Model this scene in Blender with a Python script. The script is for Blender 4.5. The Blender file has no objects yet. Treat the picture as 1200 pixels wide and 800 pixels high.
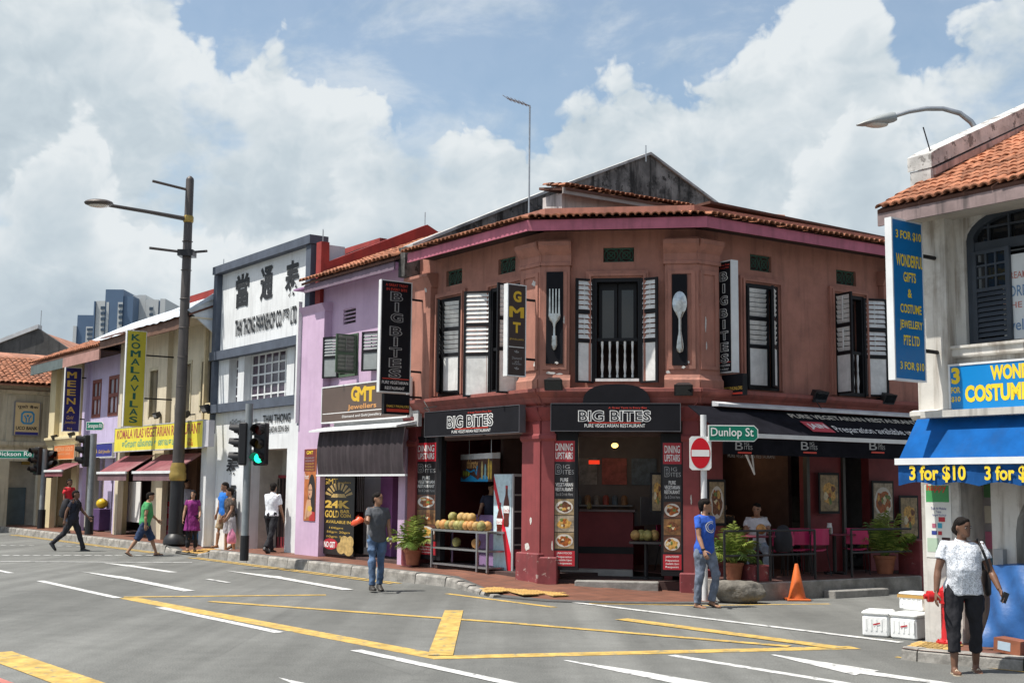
import bpy, bmesh, math, random
from mathutils import Matrix, Vector
import numpy as np
R = math.radians
random.seed(7)
SC = bpy.context.scene
COL = SC.collection
# ---------------------------------------------------------------- camera
FPX, PITCH, ROLL, CH = 1450.0, math.atan(172 / 1450.0), 0.010, 1.85
cd = bpy.data.cameras.new("camera"); cam = bpy.data.objects.new("camera", cd); COL.objects.link(cam)
cd.sensor_width = 36.0; cd.lens = 36.0 * FPX / 1200.0; cd.clip_start = 0.1; cd.clip_end = 5000
_r, _u, _f = Vector((1, 0, 0)), Vector((0, -math.sin(PITCH), math.cos(PITCH))), Vector((0, math.cos(PITCH), math.sin(PITCH)))
_c, _s = math.cos(ROLL), math.sin(ROLL)
cr, cu = _r * _c + _u * _s, _u * _c - _r * _s
cm = Matrix((cr, cu, -_f)).transposed().to_4x4(); cm.translation = (0, 0, CH)
cam.matrix_world = cm
SC.camera = cam
# ---------------------------------------------------------------- sun, sky, exposure
SUN_EL, SUN_AZ = R(64), R(252)            # compass style: azimuth clockwise from +Y
sd = bpy.data.lights.new("sun", 'SUN'); sd.energy = 5.0; sd.angle = R(0.53); sd.color = (1.0, 0.955, 0.88)
sun = bpy.data.objects.new("sun", sd); COL.objects.link(sun)
SDIR = Vector((math.sin(SUN_AZ) * math.cos(SUN_EL), math.cos(SUN_AZ) * math.cos(SUN_EL), math.sin(SUN_EL)))
sun.rotation_euler = SDIR.to_track_quat('Z', 'Y').to_euler(); sun.location = (0, 0, 30)
SC.view_settings.view_transform = 'Standard'; SC.view_settings.look = 'None'
SC.view_settings.exposure = 0.38; SC.view_settings.gamma = 1.0
W = bpy.data.worlds.new("World"); SC.world = W; W.use_nodes = True
nt = W.node_tree; N = nt.nodes; L = nt.links; N.clear()
def nd(t, tree=None, **k):
    n = (tree or nt).nodes.new(t)
    for a, b in k.items():
        if a.startswith('i_'):
            n.inputs[int(a[2:])].default_value = b
        else:
            setattr(n, a, b)
    return n
def mth(op, a, b=None, c=None, clamp=False):
    n = nd('ShaderNodeMath', operation=op, use_clamp=clamp)
    for i, v in enumerate((a, b, c)):
        if v is None: continue
        if isinstance(v, (int, float)): n.inputs[i].default_value = v
        else: L.new(v, n.inputs[i])
    return n.outputs[0]
out = nd('ShaderNodeOutputWorld'); bg = nd('ShaderNodeBackground'); L.new(bg.outputs[0], out.inputs[0])
sky = nd('ShaderNodeTexSky', sky_type='NISHITA', sun_disc=False, sun_elevation=SUN_EL, sun_rotation=SUN_AZ, altitude=20, air_density=1.0, dust_density=1.6, ozone_density=1.2)
tc = nd('ShaderNodeTexCoord'); sep = nd('ShaderNodeSeparateXYZ'); L.new(tc.outputs['Generated'], sep.inputs[0])
X, Y, Z = sep.outputs
az = mth('ARCTAN2', X, Y); el = mth('ARCSINE', Z)
def vec(a, b, c=0.0):
    n = nd('ShaderNodeCombineXYZ')
    for i, v in enumerate((a, b, c)):
        if isinstance(v, (int, float)): n.inputs[i].default_value = v
        else: L.new(v, n.inputs[i])
    return n.outputs[0]
def noise(v, scale, detail=6, rough=0.55, dist=0.0):
    n = nd('ShaderNodeTexNoise', noise_dimensions='2D', i_2=scale, i_3=detail, i_4=rough); n.inputs['Distortion'].default_value = dist
    L.new(v, n.inputs['Vector']); return n.outputs[0]
def billow(v, scale, det=3.0):
    n = nd('ShaderNodeTexVoronoi', feature='F1', voronoi_dimensions='2D'); n.inputs['Scale'].default_value = scale
    n.inputs['Detail'].default_value = det; n.inputs['Roughness'].default_value = 0.55; n.inputs['Lacunarity'].default_value = 2.2
    n.normalize = True
    L.new(v, n.inputs['Vector']); return n.outputs[0]
def smooth(v, a, b, lo, hi):
    n = nd('ShaderNodeMapRange', interpolation_type='SMOOTHSTEP', i_1=a, i_2=b, i_3=lo, i_4=hi); L.new(v, n.inputs[0]); return n.outputs[0]
# cloud tops: height of the cumulus edge over azimuth
crv = nd('ShaderNodeFloatCurve')
pts = [(-180, .30), (-120, .2), (-75, .34), (-40, .30), (-27, .46), (-22.5, .43), (-19.5, .41), (-16.5, .375), (-13.2, .335), (-12.0, .355), (-9.5, .315), (-6.5, .29),
       (-4.2, .268), (-2.6, .288), (-.2, .272), (2.2, .298), (4.5, .318), (6.5, .322), (8.6, .312), (10.3, .335), (12.4, .365), (15.5, .378), (17.6, .352), (18.6, .325),
       (20.0, .332), (22.5, .37), (27, .42), (40, .30), (75, .36), (120, .22), (180, .30)]
c0 = crv.mapping.curves[0]
while len(c0.points) < len(pts): c0.points.new(0.5, 0.5)
for p, (a, t) in zip(c0.points, pts): p.location = ((a + 180) / 360, t); p.handle_type = 'AUTO'
crv.mapping.update()
L.new(mth('MULTIPLY_ADD', az, 1 / (2 * math.pi), 0.5), crv.inputs['Value'])
top = crv.outputs[0]
wob = noise(vec(az, el, 0), 14, 4, 0.5)
ex = mth('MULTIPLY_ADD', wob, 0.05, az); ey = mth('MULTIPLY_ADD', wob, 0.04, mth('MULTIPLY', el, 1.2))
p0 = vec(ex, ey); p1 = vec(mth('ADD', ex, -0.010), mth('ADD', ey, 0.014))
b1 = billow(p0, 15.0); b2 = billow(p1, 15.0)
n1 = noise(p0, 9, 8, 0.6)
ragged = mth('ADD', mth('MULTIPLY', mth('SUBTRACT', 0.36, b1), 0.10), mth('MULTIPLY', mth('SUBTRACT', n1, 0.5), 0.09))
edge = mth('ADD', mth('SUBTRACT', top, el), ragged)
dens = smooth(edge, -0.006, 0.012, 0, 1)
gap = smooth(noise(vec(mth('ADD', az, 3.3), mth('MULTIPLY', el, 1.5)), 5.5, 6, 0.55), 0.57, 0.72, 1.0, 0.30)
gap = mth('MAXIMUM', gap, smooth(el, 0.10, 0.20, 1.0, 0.0))
cir = noise(vec(az, mth('MULTIPLY', el, 2.0)), 5.5, 8, 0.62, 0.3)
cirm = smooth(cir, 0.46, 0.72, 0.12, 0.62)
cov = mth('MAXIMUM', mth('MULTIPLY', dens, gap), cirm)
rel = mth('SUBTRACT', b2, b1)
big = noise(vec(mth('ADD', az, 5.1), mth('MULTIPLY', el, 1.7)), 5.0, 5, 0.5)
def body(edg, lo, depth):
    d = smooth(edg, 0.0, depth, 1.0, lo)
    return mth('ADD', d, mth('MULTIPLY', rel, mth('MULTIPLY_ADD', d, 1.3, -0.55)))
lumA = body(edge, 0.78, 0.12)
top2 = mth('MULTIPLY_ADD', noise(vec(mth('ADD', az, 2.2), 0.0), 5.0, 3, 0.5), 0.42, 0.005)
edge2 = mth('ADD', mth('SUBTRACT', top2, el), mth('MULTIPLY', ragged, 1.1))
lumB = body(edge2, 0.72, 0.10); k2 = smooth(edge2, -0.006, 0.016, 0, 1)
lmx = nd('ShaderNodeMix', data_type='FLOAT'); L.new(k2, lmx.inputs[0]); L.new(lumA, lmx.inputs[2]); L.new(lumB, lmx.inputs[3])
lum = mth('ADD', lmx.outputs[0], mth('ADD', mth('MULTIPLY', mth('SUBTRACT', big, 0.5), 0.55), mth('MULTIPLY', mth('SUBTRACT', n1, 0.5), 0.55)))
lum = mth('MINIMUM', mth('MAXIMUM', mth('SUBTRACT', lum, 0.045), 0.40), 1.0)
ramp = nd('ShaderNodeValToRGB'); L.new(lum, ramp.inputs[0])
ramp.color_ramp.elements[0].position = 0.40; ramp.color_ramp.elements[0].color = (0.43, 0.52, 0.60, 1)
ramp.color_ramp.elements[1].position = 1.0; ramp.color_ramp.elements[1].color = (0.86, 0.91, 0.935, 1)
e = ramp.color_ramp.elements.new(0.72); e.color = (0.62, 0.71, 0.77, 1)
SKYK = 0.064
skm = nd('ShaderNodeMix', data_type='RGBA', blend_type='MULTIPLY'); skm.inputs[0].default_value = 1.0
L.new(sky.outputs[0], skm.inputs[6]); skm.inputs[7].default_value = (2.15, 2.12, 1.93, 1)
cl = nd('ShaderNodeVectorMath', operation='SCALE'); L.new(ramp.outputs[0], cl.inputs[0]); cl.inputs['Scale'].default_value = 0.71 / SKYK
mx = nd('ShaderNodeMix', data_type='RGBA'); L.new(cov, mx.inputs[0]); L.new(skm.outputs[2], mx.inputs[6]); L.new(cl.outputs[0], mx.inputs[7])
L.new(mx.outputs[2], bg.inputs[0]); bg.inputs[1].default_value = SKYK
# ---------------------------------------------------------------- photo measurements -> places
def ray(px, py):
    x, y = px - 600, -(py - 400)
    a, b = (_c * x - _s * y) / FPX, (_s * x + _c * y) / FPX
    return Vector((a, math.cos(PITCH) - b * math.sin(PITCH), math.sin(PITCH) + b * math.cos(PITCH)))
def at_z(px, py, z=0.0):
    r = ray(px, py); t = (z - CH) / r.z
    return Vector((r.x * t, r.y * t, z))
def at_y(px, py, yy):
    r = ray(px, py); t = yy / r.y
    return Vector((r.x * t, yy, CH + r.z * t))
class Wall:
    """a vertical plane: x runs right along it, y into it, z up"""
    def __init__(s, p, e):
        s.p = Vector(p[:2]); s.e = Vector(e[:2]).normalized(); s.n = Vector((s.e.y, -s.e.x))
        s.M = Matrix(((s.e.x, -s.n.x, 0, s.p.x), (s.e.y, -s.n.y, 0, s.p.y), (0, 0, 1, 0), (0, 0, 0, 1)))
    def hit(s, px, py, off=0.0):
        r = ray(px, py); o = s.p + s.n * off; r2 = Vector((r.x, r.y))
        t = o.dot(s.n) / r2.dot(s.n)
        return (r2 * t - o).dot(s.e), CH + r.z * t
    def rect(s, x0, y0, x1, y1, off=0.0):
        xm, ym = (x0 + x1) / 2, (y0 + y1) / 2
        return s.hit(x0, ym, off)[0], s.hit(x1, ym, off)[0], s.hit(xm, y1, off)[1], s.hit(xm, y0, off)[1]
    def pt(s, u, off=0.0, z=0.0):
        q = s.p + s.e * u + s.n * off; return Vector((q.x, q.y, z))
    def par(s, off): return Wall(s.p + s.n * off, s.e)
    def perp(s, u, flip=False):
        return Wall(s.p + s.e * u, s.n if flip else -s.n)
# ---------------------------------------------------------------- materials
MATS = {}
def srgb(h):
    if isinstance(h, str):
        v = [int(h[i:i + 2], 16) / 255 for i in (0, 2, 4)]
        return tuple(c / 12.92 if c < .04045 else ((c + .055) / 1.055) ** 2.4 for c in v)
    return h
def M(name, col, rough=0.7, var=0.12, scale=2.5, bump=0.0, bscale=60, grime=0.0, gcol=(0.05, 0.045, 0.04), metal=0.0, spec=0.35, emit=0.0, rnd=0.0, streak=0.0, coat=0.0, chips=0.0, ccol=(.6, .58, .55), world=False):
    if name in MATS: return MATS[name]
    m = bpy.data.materials.new(name); m.use_nodes = True
    t = m.node_tree; n = t.nodes; l = t.links
    b = n['Principled BSDF']; col = srgb(col)
    b.inputs['Roughness'].default_value = rough; b.inputs['Metallic'].default_value = metal
    b.inputs['Specular IOR Level'].default_value = spec
    if coat: b.inputs['Coat Weight'].default_value = coat
    c = nd('ShaderNodeRGB', t); c.outputs[0].default_value = (*col, 1); cur = c.outputs[0]
    co = nd('ShaderNodeTexCoord', t); geo = nd('ShaderNodeNewGeometry', t)
    src = geo.outputs['Position'] if world else co.outputs['Object']
    def nz(sc, det=5, rg=0.6, stretch=None):
        v = src
        if stretch:
            mp = nd('ShaderNodeMapping', t); mp.inputs['Scale'].default_value = stretch; l.new(v, mp.inputs[0]); v = mp.outputs[0]
        q = nd('ShaderNodeTexNoise', t); q.inputs['Scale'].default_value = sc; q.inputs['Detail'].default_value = det; q.inputs['Roughness'].default_value = rg
        l.new(v, q.inputs['Vector']); return q.outputs[0]
    def mixc(fac, a, bcol, mode='MIX'):
        q = nd('ShaderNodeMix', t, data_type='RGBA', blend_type=mode)
        if isinstance(fac, float): q.inputs[0].default_value = fac
        else: l.new(fac, q.inputs[0])
        l.new(a, q.inputs[6])
        if isinstance(bcol, tuple): q.inputs[7].default_value = (*bcol, 1)
        else: l.new(bcol, q.inputs[7])
        return q.outputs[2]
    def rng(v, a, bb, lo=0.0, hi=1.0):
        q = nd('ShaderNodeMapRange', t, interpolation_type='SMOOTHSTEP'); l.new(v, q.inputs[0])
        for i, x in enumerate((a, bb, lo, hi)): q.inputs[i + 1].default_value = x
        return q.outputs[0]
    if var:
        q = rng(nz(scale, 6, 0.65), 0.3, 0.7, 1 - var * 1.6, 1 + var)
        vm = nd('ShaderNodeVectorMath', t, operation='SCALE'); l.new(cur, vm.inputs[0]); l.new(q, vm.inputs['Scale']); cur = vm.outputs[0]
    if rnd:
        oi = nd('ShaderNodeObjectInfo', t); q = rng(oi.outputs['Random'], 0, 1, 1 - rnd, 1 + rnd * .7)
        vm = nd('ShaderNodeVectorMath', t, operation='SCALE'); l.new(cur, vm.inputs[0]); l.new(q, vm.inputs['Scale']); cur = vm.outputs[0]
    if streak: cur = mixc(rng(nz(1.0, 6, 0.6, (6, 6, .55)), 0.47, 0.68, 0, streak), cur, gcol)
    if grime: cur = mixc(rng(nz(1.3, 7, 0.7), 0.47, 0.66, 0, grime), cur, gcol)
    if chips: cur = mixc(rng(nz(5.5, 7, 0.72), 0.60 - chips * .1, 0.63 - chips * .1, 0, 1), cur, ccol)
    l.new(cur, b.inputs['Base Color'])
    if emit:
        l.new(cur, b.inputs['Emission Color']); b.inputs['Emission Strength'].default_value = emit
    if bump:
        bp = nd('ShaderNodeBump', t); bp.inputs['Strength'].default_value = bump; bp.inputs['Distance'].default_value = 0.02
        l.new(nz(bscale, 4, 0.6), bp.inputs['Height']); l.new(bp.outputs[0], b.inputs['Normal'])
    MATS[name] = m
    return m
# ---------------------------------------------------------------- mesh builder
class MB:
    def __init__(s, mat=None):
        s.v, s.f, s.mi, s.mats, s.cur = [], [], [], [], 0
        if mat: s.m(mat)
    def m(s, mat):
        if mat not in s.mats: s.mats.append(mat)
        s.cur = s.mats.index(mat); return s
    def add(s, vs, fs):
        k = len(s.v); s.v += [tuple(p) for p in vs]
        for f in fs: s.f.append([i + k for i in f]); s.mi.append(s.cur)
        return s
    def box(s, x0, x1, y0, y1, z0, z1):
        x0, x1 = sorted((x0, x1)); y0, y1 = sorted((y0, y1)); z0, z1 = sorted((z0, z1))
        return s.add([(x, y, z) for z in (z0, z1) for y in (y0, y1) for x in (x0, x1)],
                     [(0, 2, 3, 1), (4, 5, 7, 6), (0, 1, 5, 4), (2, 6, 7, 3), (0, 4, 6, 2), (1, 3, 7, 5)])
    def cbox(s, x0, x1, y0, y1, z0, z1, c=0.01):
        x0, x1 = sorted((x0, x1)); y0, y1 = sorted((y0, y1)); z0, z1 = sorted((z0, z1))
        o = [(x0 + c, y0), (x1 - c, y0), (x1, y0 + c), (x1, y1 - c), (x1 - c, y1), (x0 + c, y1), (x0, y1 - c), (x0, y0 + c)]
        mx, my = (x0 + x1) / 2, (y0 + y1) / 2
        i = [(mx + (x - mx) * (1 - 2 * c / (x1 - x0)), my + (y - my) * (1 - 2 * c / (y1 - y0))) for x, y in o]
        return s.rings([[(*p, z0) for p in i], [(*p, z0 + c) for p in o], [(*p, z1 - c) for p in o], [(*p, z1) for p in i]])
    def rings(s, rs, cap=True, closed=True):
        n = len(rs[0]); vs = [p for r in rs for p in r]; fs = []
        for k in range(len(rs) - 1):
            for i in range(n if closed else n - 1):
                j = (i + 1) % n
                fs.append((k * n + i, k * n + j, (k + 1) * n + j, (k + 1) * n + i))
        if cap:
            fs.append(tuple(range(n))[::-1]); fs.append(tuple((len(rs) - 1) * n + i for i in range(n)))
        return s.add(vs, fs)
    def ext(s, o, y0, y1):
        return s.rings([[(x, y0, z) for x, z in o], [(x, y1, z) for x, z in o]])
    def extz(s, o, z0, z1):
        return s.rings([[(x, y, z0) for x, y in o], [(x, y, z1) for x, y in o]])
    def extx(s, o, x0, x1):
        return s.rings([[(x0, y, z) for y, z in o], [(x1, y, z) for y, z in o]])
    def poly(s, p): return s.add(p, [tuple(range(len(p)))])
    def tube(s, pts, r, n=8, cap=True):
        pts = [Vector(p) for p in pts]; rs = []
        up = Vector((0.02, 0.03, 1)).normalized()
        for i, p in enumerate(pts):
            d = (pts[min(i + 1, len(pts) - 1)] - pts[max(i - 1, 0)]).normalized()
            a = d.cross(up)
            if a.length < 0.15: a = d.cross(Vector((1, 0, 0)))
            a.normalize(); b = d.cross(a)
            q = r[i] if isinstance(r, (list, tuple)) else r
            rs.append([p + a * (q * math.cos(t)) + b * (q * math.sin(t)) for t in [2 * math.pi * k / n for k in range(n)]])
        return s.rings(rs, cap)
    def lathe(s, prof, n=16, c=(0, 0, 0), cap=True):
        return s.rings([[(c[0] + r * math.cos(2 * math.pi * k / n), c[1] + r * math.sin(2 * math.pi * k / n), c[2] + z) for k in range(n)] for r, z in prof], cap)
    def ell(s, c, rx, ry, rz, n=12, k=8):
        rs = []
        for i in range(k + 1):
            a = -math.pi / 2 + math.pi * i / k; q = max(math.cos(a), 0.02)
            rs.append([(c[0] + rx * q * math.cos(2 * math.pi * j / n), c[1] + ry * q * math.sin(2 * math.pi * j / n), c[2] + rz * math.sin(a)) for j in range(n)])
        return s.rings(rs)
    def disc(s, c, rx, rz, n=20, y=None):
        y = c[1] if y is None else y
        return s.poly([(c[0] + rx * math.cos(2 * math.pi * k / n), y, c[2] + rz * math.sin(2 * math.pi * k / n)) for k in range(n)])
    def tf(s, mat):
        s.v = [tuple(mat @ Vector(p)) for p in s.v]; return s
    def join(s, o, mat=None):
        k = len(s.v); s.v += [tuple((mat @ Vector(p))) if mat else p for p in o.v]
        for f, i in zip(o.f, o.mi):
            mm = o.mats[i]
            if mm not in s.mats: s.mats.append(mm)
            s.f.append([a + k for a in f]); s.mi.append(s.mats.index(mm))
        return s
    def mesh(s, name, smooth=False, centre=True):
        me = bpy.data.meshes.new(name)
        v = np.array(s.v, dtype=float).reshape(-1, 3)
        c = Vector((0, 0, 0))
        if centre and len(v):
            lo, hi = v.min(0), v.max(0); c = Vector(((lo[0] + hi[0]) / 2, (lo[1] + hi[1]) / 2, lo[2])); v = v - np.array(c)
        me.from_pydata([tuple(p) for p in v], [], s.f)
        for mt in s.mats: me.materials.append(mt)
        me.polygons.foreach_set('material_index', s.mi)
        if smooth:
            me.polygons.foreach_set('use_smooth', [True] * len(me.polygons))
            me.set_sharp_from_angle(angle=R(smooth if smooth is not True else 42))
        bm = bmesh.new(); bm.from_mesh(me); bmesh.ops.recalc_face_normals(bm, faces=bm.faces); bm.to_mesh(me); bm.free()
        return me, c
WM = {}
I4 = Matrix.Identity(4)
def link(o, wm, parent=None):
    COL.objects.link(o)
    o.matrix_basis = wm; WM[o.name] = wm
    if parent is not None:
        o.parent = parent; o.matrix_parent_inverse = WM[parent.name].inverted()
    return o
def props(o, label=None, cat=None, group=None, kind=None):
    if label: o['label'] = label
    if cat: o['category'] = cat
    if group: o['group'] = group
    if kind: o['kind'] = kind
    return o
def part(name, mb, parent, frame=I4, smooth=False, kind=None, label=None):
    me, c = mb.mesh(name, smooth)
    o = bpy.data.objects.new(name, me)
    link(o, frame @ Matrix.Translation(c), parent)
    return props(o, label, None, None, kind)
def single(name, mb, label, cat, frame=I4, smooth=False, group=None, kind=None):
    me, c = mb.mesh(name, smooth)
    o = bpy.data.objects.new(name, me)
    link(o, frame @ Matrix.Translation(c))
    return props(o, label, cat, group, kind)
def thing(name, label, cat, frame=I4, base=(0, 0, 0), group=None):
    o = bpy.data.objects.new(name, None); o.empty_display_size = 0.2
    link(o, frame @ Matrix.Translation(Vector(base)))
    return props(o, label, cat, group)
def kids(o): return [c for c in bpy.data.objects if c.parent == o]
def copy_thing(o, wm, label=None):
    """a thing with its parts and sub-parts, moved to wm"""
    def rec(s, par, top):
        n = s.copy(); COL.objects.link(n)
        if top: n.matrix_basis = wm; WM[n.name] = wm
        else: n.parent = par; n.matrix_parent_inverse = s.matrix_parent_inverse.copy(); WM[n.name] = WM[s.name]
        for ch in list(s.children): rec(ch, n, False)
        return n
    n = rec(o, None, True)
    if label: n['label'] = label
    return n
TXT = {}
def text_mesh(s, bold=0.0, shear=0.0, res=3):
    k = (s, bold, shear, res)
    if k not in TXT:
        c = bpy.data.curves.new('t', 'FONT'); c.body = s; c.offset = bold; c.shear = shear; c.resolution_u = res; c.align_x = 'CENTER'
        o = bpy.data.objects.new('t', c); COL.objects.link(o)
        me = bpy.data.meshes.new_from_object(o.evaluated_get(bpy.context.evaluated_depsgraph_get()))
        v = np.array([p.co[:] for p in me.vertices]); fs = [tuple(p.vertices) for p in me.polygons]
        bpy.data.objects.remove(o); bpy.data.curves.remove(c); bpy.data.meshes.remove(me)
        TXT[k] = (v, fs)
    return TXT[k]
def txt(s, parent, frame, box, mat, off=0.004, bold=0.0, shear=0.0, name='lettering', keep=False, res=3):
    """flat lettering fitted to box (u0,u1,z0,z1) on the plane y=-off of the frame"""
    v, fs = text_mesh(s, bold, shear, res); u0, u1, z0, z1 = box
    lo, hi = v.min(0), v.max(0)
    sx, sz = (u1 - u0) / (hi[0] - lo[0]), (z1 - z0) / (hi[1] - lo[1])
    if keep:
        sx = min(sx, sz); u0 = (u0 + u1) / 2 - sx * (hi[0] - lo[0]) / 2
    mb = MB(mat); mb.add([(u0 + (p[0] - lo[0]) * sx, -off, z0 + (p[1] - lo[1]) * sz) for p in v], fs)
    return part(name, mb, parent, frame)
def holes_wall(mb, u0, u1, z0, z1, holes, t=0.2, y=0.0):
    """a wall slab with rectangular openings"""
    us = sorted({u0, u1, *[min(max(h[0], u0), u1) for h in holes], *[min(max(h[1], u0), u1) for h in holes]})
    zs = sorted({z0, z1, *[min(max(h[2], z0), z1) for h in holes], *[min(max(h[3], z0), z1) for h in holes]})
    def inside(a, b): return any(h[0] < a < h[1] and h[2] < b < h[3] for h in holes)
    for i in range(len(us) - 1):
        k = 0
        while k < len(zs) - 1:
            um = (us[i] + us[i + 1]) / 2
            if inside(um, (zs[k] + zs[k + 1]) / 2): k += 1; continue
            j = k
            while j < len(zs) - 1 and not inside(um, (zs[j] + zs[j + 1]) / 2): j += 1
            mb.box(us[i], us[i + 1], y, y + t, zs[k], zs[j]); k = j
    return mb
# ---------------------------------------------------------------- street plan
ZF = 6.57
fA, fB, fC, fD = [at_z(*p, ZF).to_2d() for p in ((477.5, 307.8), (618, 270.4), (828.5, 266), (1035, 299))]
def inset(p, q, d=0.6):
    w = Wall(p, q - p); return Wall(w.p - w.n * d, w.e)
def cross(a, b):
    d = b.p - a.p; k = a.e.x * b.e.y - a.e.y * b.e.x
    return a.p + a.e * ((d.x * b.e.y - d.y * b.e.x) / k)
_l, _c2, _r2 = inset(fA, fB), inset(fB, fC), inset(fC, fD)
PL, PR = cross(_l, _c2), cross(_c2, _r2)
WL = Wall(PL, _l.e)          # Serangoon Road row (u < 0 to the left)
WC = Wall(PL, _c2.e)         # chamfered corner front
WR = Wall(PR, _r2.e)         # Dunlop Street front
LC = (PR - PL).length
def asphalt():
    m = bpy.data.materials.new('asphalt'); m.use_nodes = True; t = m.node_tree; n = t.nodes; l = t.links; b = n['Principled BSDF']
    geo = nd('ShaderNodeNewGeometry', t)
    def nz(sc, det, rg, mapping=None, rot=0):
        v = geo.outputs['Position']
        if mapping:
            q = nd('ShaderNodeMapping', t); q.inputs['Scale'].default_value = mapping; q.inputs['Rotation'].default_value = (0, 0, rot); l.new(v, q.inputs[0]); v = q.outputs[0]
        q = nd('ShaderNodeTexNoise', t); q.inputs['Scale'].default_value = sc; q.inputs['Detail'].default_value = det; q.inputs['Roughness'].default_value = rg; l.new(v, q.inputs['Vector']); return q.outputs[0]
    def rg_(v, a, b_, lo, hi):
        q = nd('ShaderNodeMapRange', t, interpolation_type='SMOOTHSTEP'); l.new(v, q.inputs[0])
        for i, x in enumerate((a, b_, lo, hi)): q.inputs[i + 1].default_value = x
        return q.outputs[0]
    def mul(*a):
        c = a[0]
        for x in a[1:]:
            q = nd('ShaderNodeMath', t, operation='MULTIPLY'); l.new(c, q.inputs[0]); l.new(x, q.inputs[1]); c = q.outputs[0]
        return c
    big = rg_(nz(.25, 7, .65), .3, .7, .82, 1.12)
    lane = rg_(nz(1.0, 4, .55, (1.1, .035, 1), R(-37)), .35, .7, .76, 1.12)
    fine = rg_(nz(55, 3, .75), .25, .75, .62, 1.38)
    mid = rg_(nz(3.5, 6, .7), .3, .7, .92, 1.07)
    vor = nd('ShaderNodeTexVoronoi', t, feature='DISTANCE_TO_EDGE'); vor.inputs['Scale'].default_value = .33; l.new(geo.outputs['Position'], vor.inputs['Vector'])
    ck = rg_(vor.outputs[0], 0.0, .006, .88, 1.0)
    v = mul(big, lane, fine, mid, ck)
    s = nd('ShaderNodeVectorMath', t, operation='SCALE'); s.inputs[0].default_value = (.163, .165, .155); l.new(v, s.inputs['Scale'])
    l.new(s.outputs[0], b.inputs['Base Color']); b.inputs['Roughness'].default_value = .85; b.inputs['Specular IOR Level'].default_value = .25
    bp = nd('ShaderNodeBump', t); bp.inputs['Strength'].default_value = .35; bp.inputs['Distance'].default_value = .01; l.new(nz(120, 3, .7), bp.inputs['Height']); l.new(bp.outputs[0], b.inputs['Normal'])
    return m
def tiles_mat(name, c1, c2, mortar, size=.3, h=None):
    m = bpy.data.materials.new(name); m.use_nodes = True; t = m.node_tree; n = t.nodes; l = t.links; b = n['Principled BSDF']
    tc = nd('ShaderNodeTexCoord', t)
    br = nd('ShaderNodeTexBrick', t); br.offset = 0.0; br.inputs['Color1'].default_value = (*c1, 1); br.inputs['Color2'].default_value = (*c2, 1); br.inputs['Mortar'].default_value = (*mortar, 1)
    br.inputs['Scale'].default_value = 1; br.inputs['Mortar Size'].default_value = .008; br.inputs['Brick Width'].default_value = size; br.inputs['Row Height'].default_value = h or size
    l.new(tc.outputs['Object'], br.inputs['Vector'])
    nz = nd('ShaderNodeTexNoise', t); nz.inputs['Scale'].default_value = 2.2; nz.inputs['Detail'].default_value = 7; l.new(tc.outputs['Object'], nz.inputs['Vector'])
    rg = nd('ShaderNodeMapRange', t); l.new(nz.outputs[0], rg.inputs[0])
    for i, x in enumerate((.3, .7, .72, 1.15)): rg.inputs[i + 1].default_value = x
    s = nd('ShaderNodeVectorMath', t, operation='SCALE'); l.new(br.outputs[0], s.inputs[0]); l.new(rg.outputs[0], s.inputs['Scale']); l.new(s.outputs[0], b.inputs['Base Color'])
    b.inputs['Roughness'].default_value = .65
    bp = nd('ShaderNodeBump', t); bp.inputs['Strength'].default_value = .4; bp.inputs['Distance'].default_value = .006; bp.invert = True; l.new(br.outputs['Fac'], bp.inputs['Height']); l.new(bp.outputs[0], b.inputs['Normal'])
    return m
ASPH = asphalt()
rd = MB(ASPH).add([(-2500, -2500, 0), (2500, -2500, 0), (2500, 2500, 0), (-2500, 2500, 0)], [(0, 1, 2, 3)])
road = single('road', rd, 'grey asphalt road junction with painted lanes', None, kind='structure'); del road['label']
WHITE_P = M('white_road_paint', (.56, .56, .545), .75, .18, 6, chips=.3, ccol=(.22, .22, .215), world=True)
YEL_P = M('yellow_road_paint', (.50, .335, .095), .75, .22, 5, chips=.35, ccol=(.24, .21, .13), world=True)
RED_P = M('red_road_paint', (.45, .16, .13), .8, .15, 5, world=True)
_mz = [0.004]
def step_z(): _mz[0] = .003 + ((_mz[0] - .003 + .0009) % .0081)
def mark(px, name, mat):
    step_z()
    mb = MB(mat); mb.poly([at_z(x, y, _mz[0]) for x, y in px]); part(name, mb, road)
def mline(p, q, w, name, mat):
    step_z()
    a, b = at_z(*p, _mz[0]), at_z(*q, _mz[0]); d = (b - a).normalized(); n = Vector((-d.y, d.x, 0)) * (w / 2)
    mb = MB(mat); k = max(1, int((b - a).length / 2)); k = 1
    mb.poly([a + n, b + n, b - n, a - n]); part(name, mb, road)
wl = 'white_line'; yl = 'yellow_line'
for p, q, w in (((47, 680), (138, 700), .15), ((187, 711), (328, 740.5), .15), ((417, 761), (612, 803), .15), ((-6, 667), (13, 671), .13), ((672, 705), (1056, 752), .13),
                ((0, 657.5), (225, 658.5), .13), ((243, 678), (268, 682), .1), ((787, 767), (1010, 803), .13)):
    mline(p, q, w, wl, WHITE_P)
for x in range(1, 200, 11):
    if x % 5 or x > 130: mline((x, 638.4 + .012 * x), (x + 6, 638.5 + .012 * x), .12, wl, WHITE_P)
for x in list(range(3, 145, 12)) + [158, 172, 186, 200]:
    mline((x, 650.2), (x + 8, 650.4), .14, wl, WHITE_P)
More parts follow.
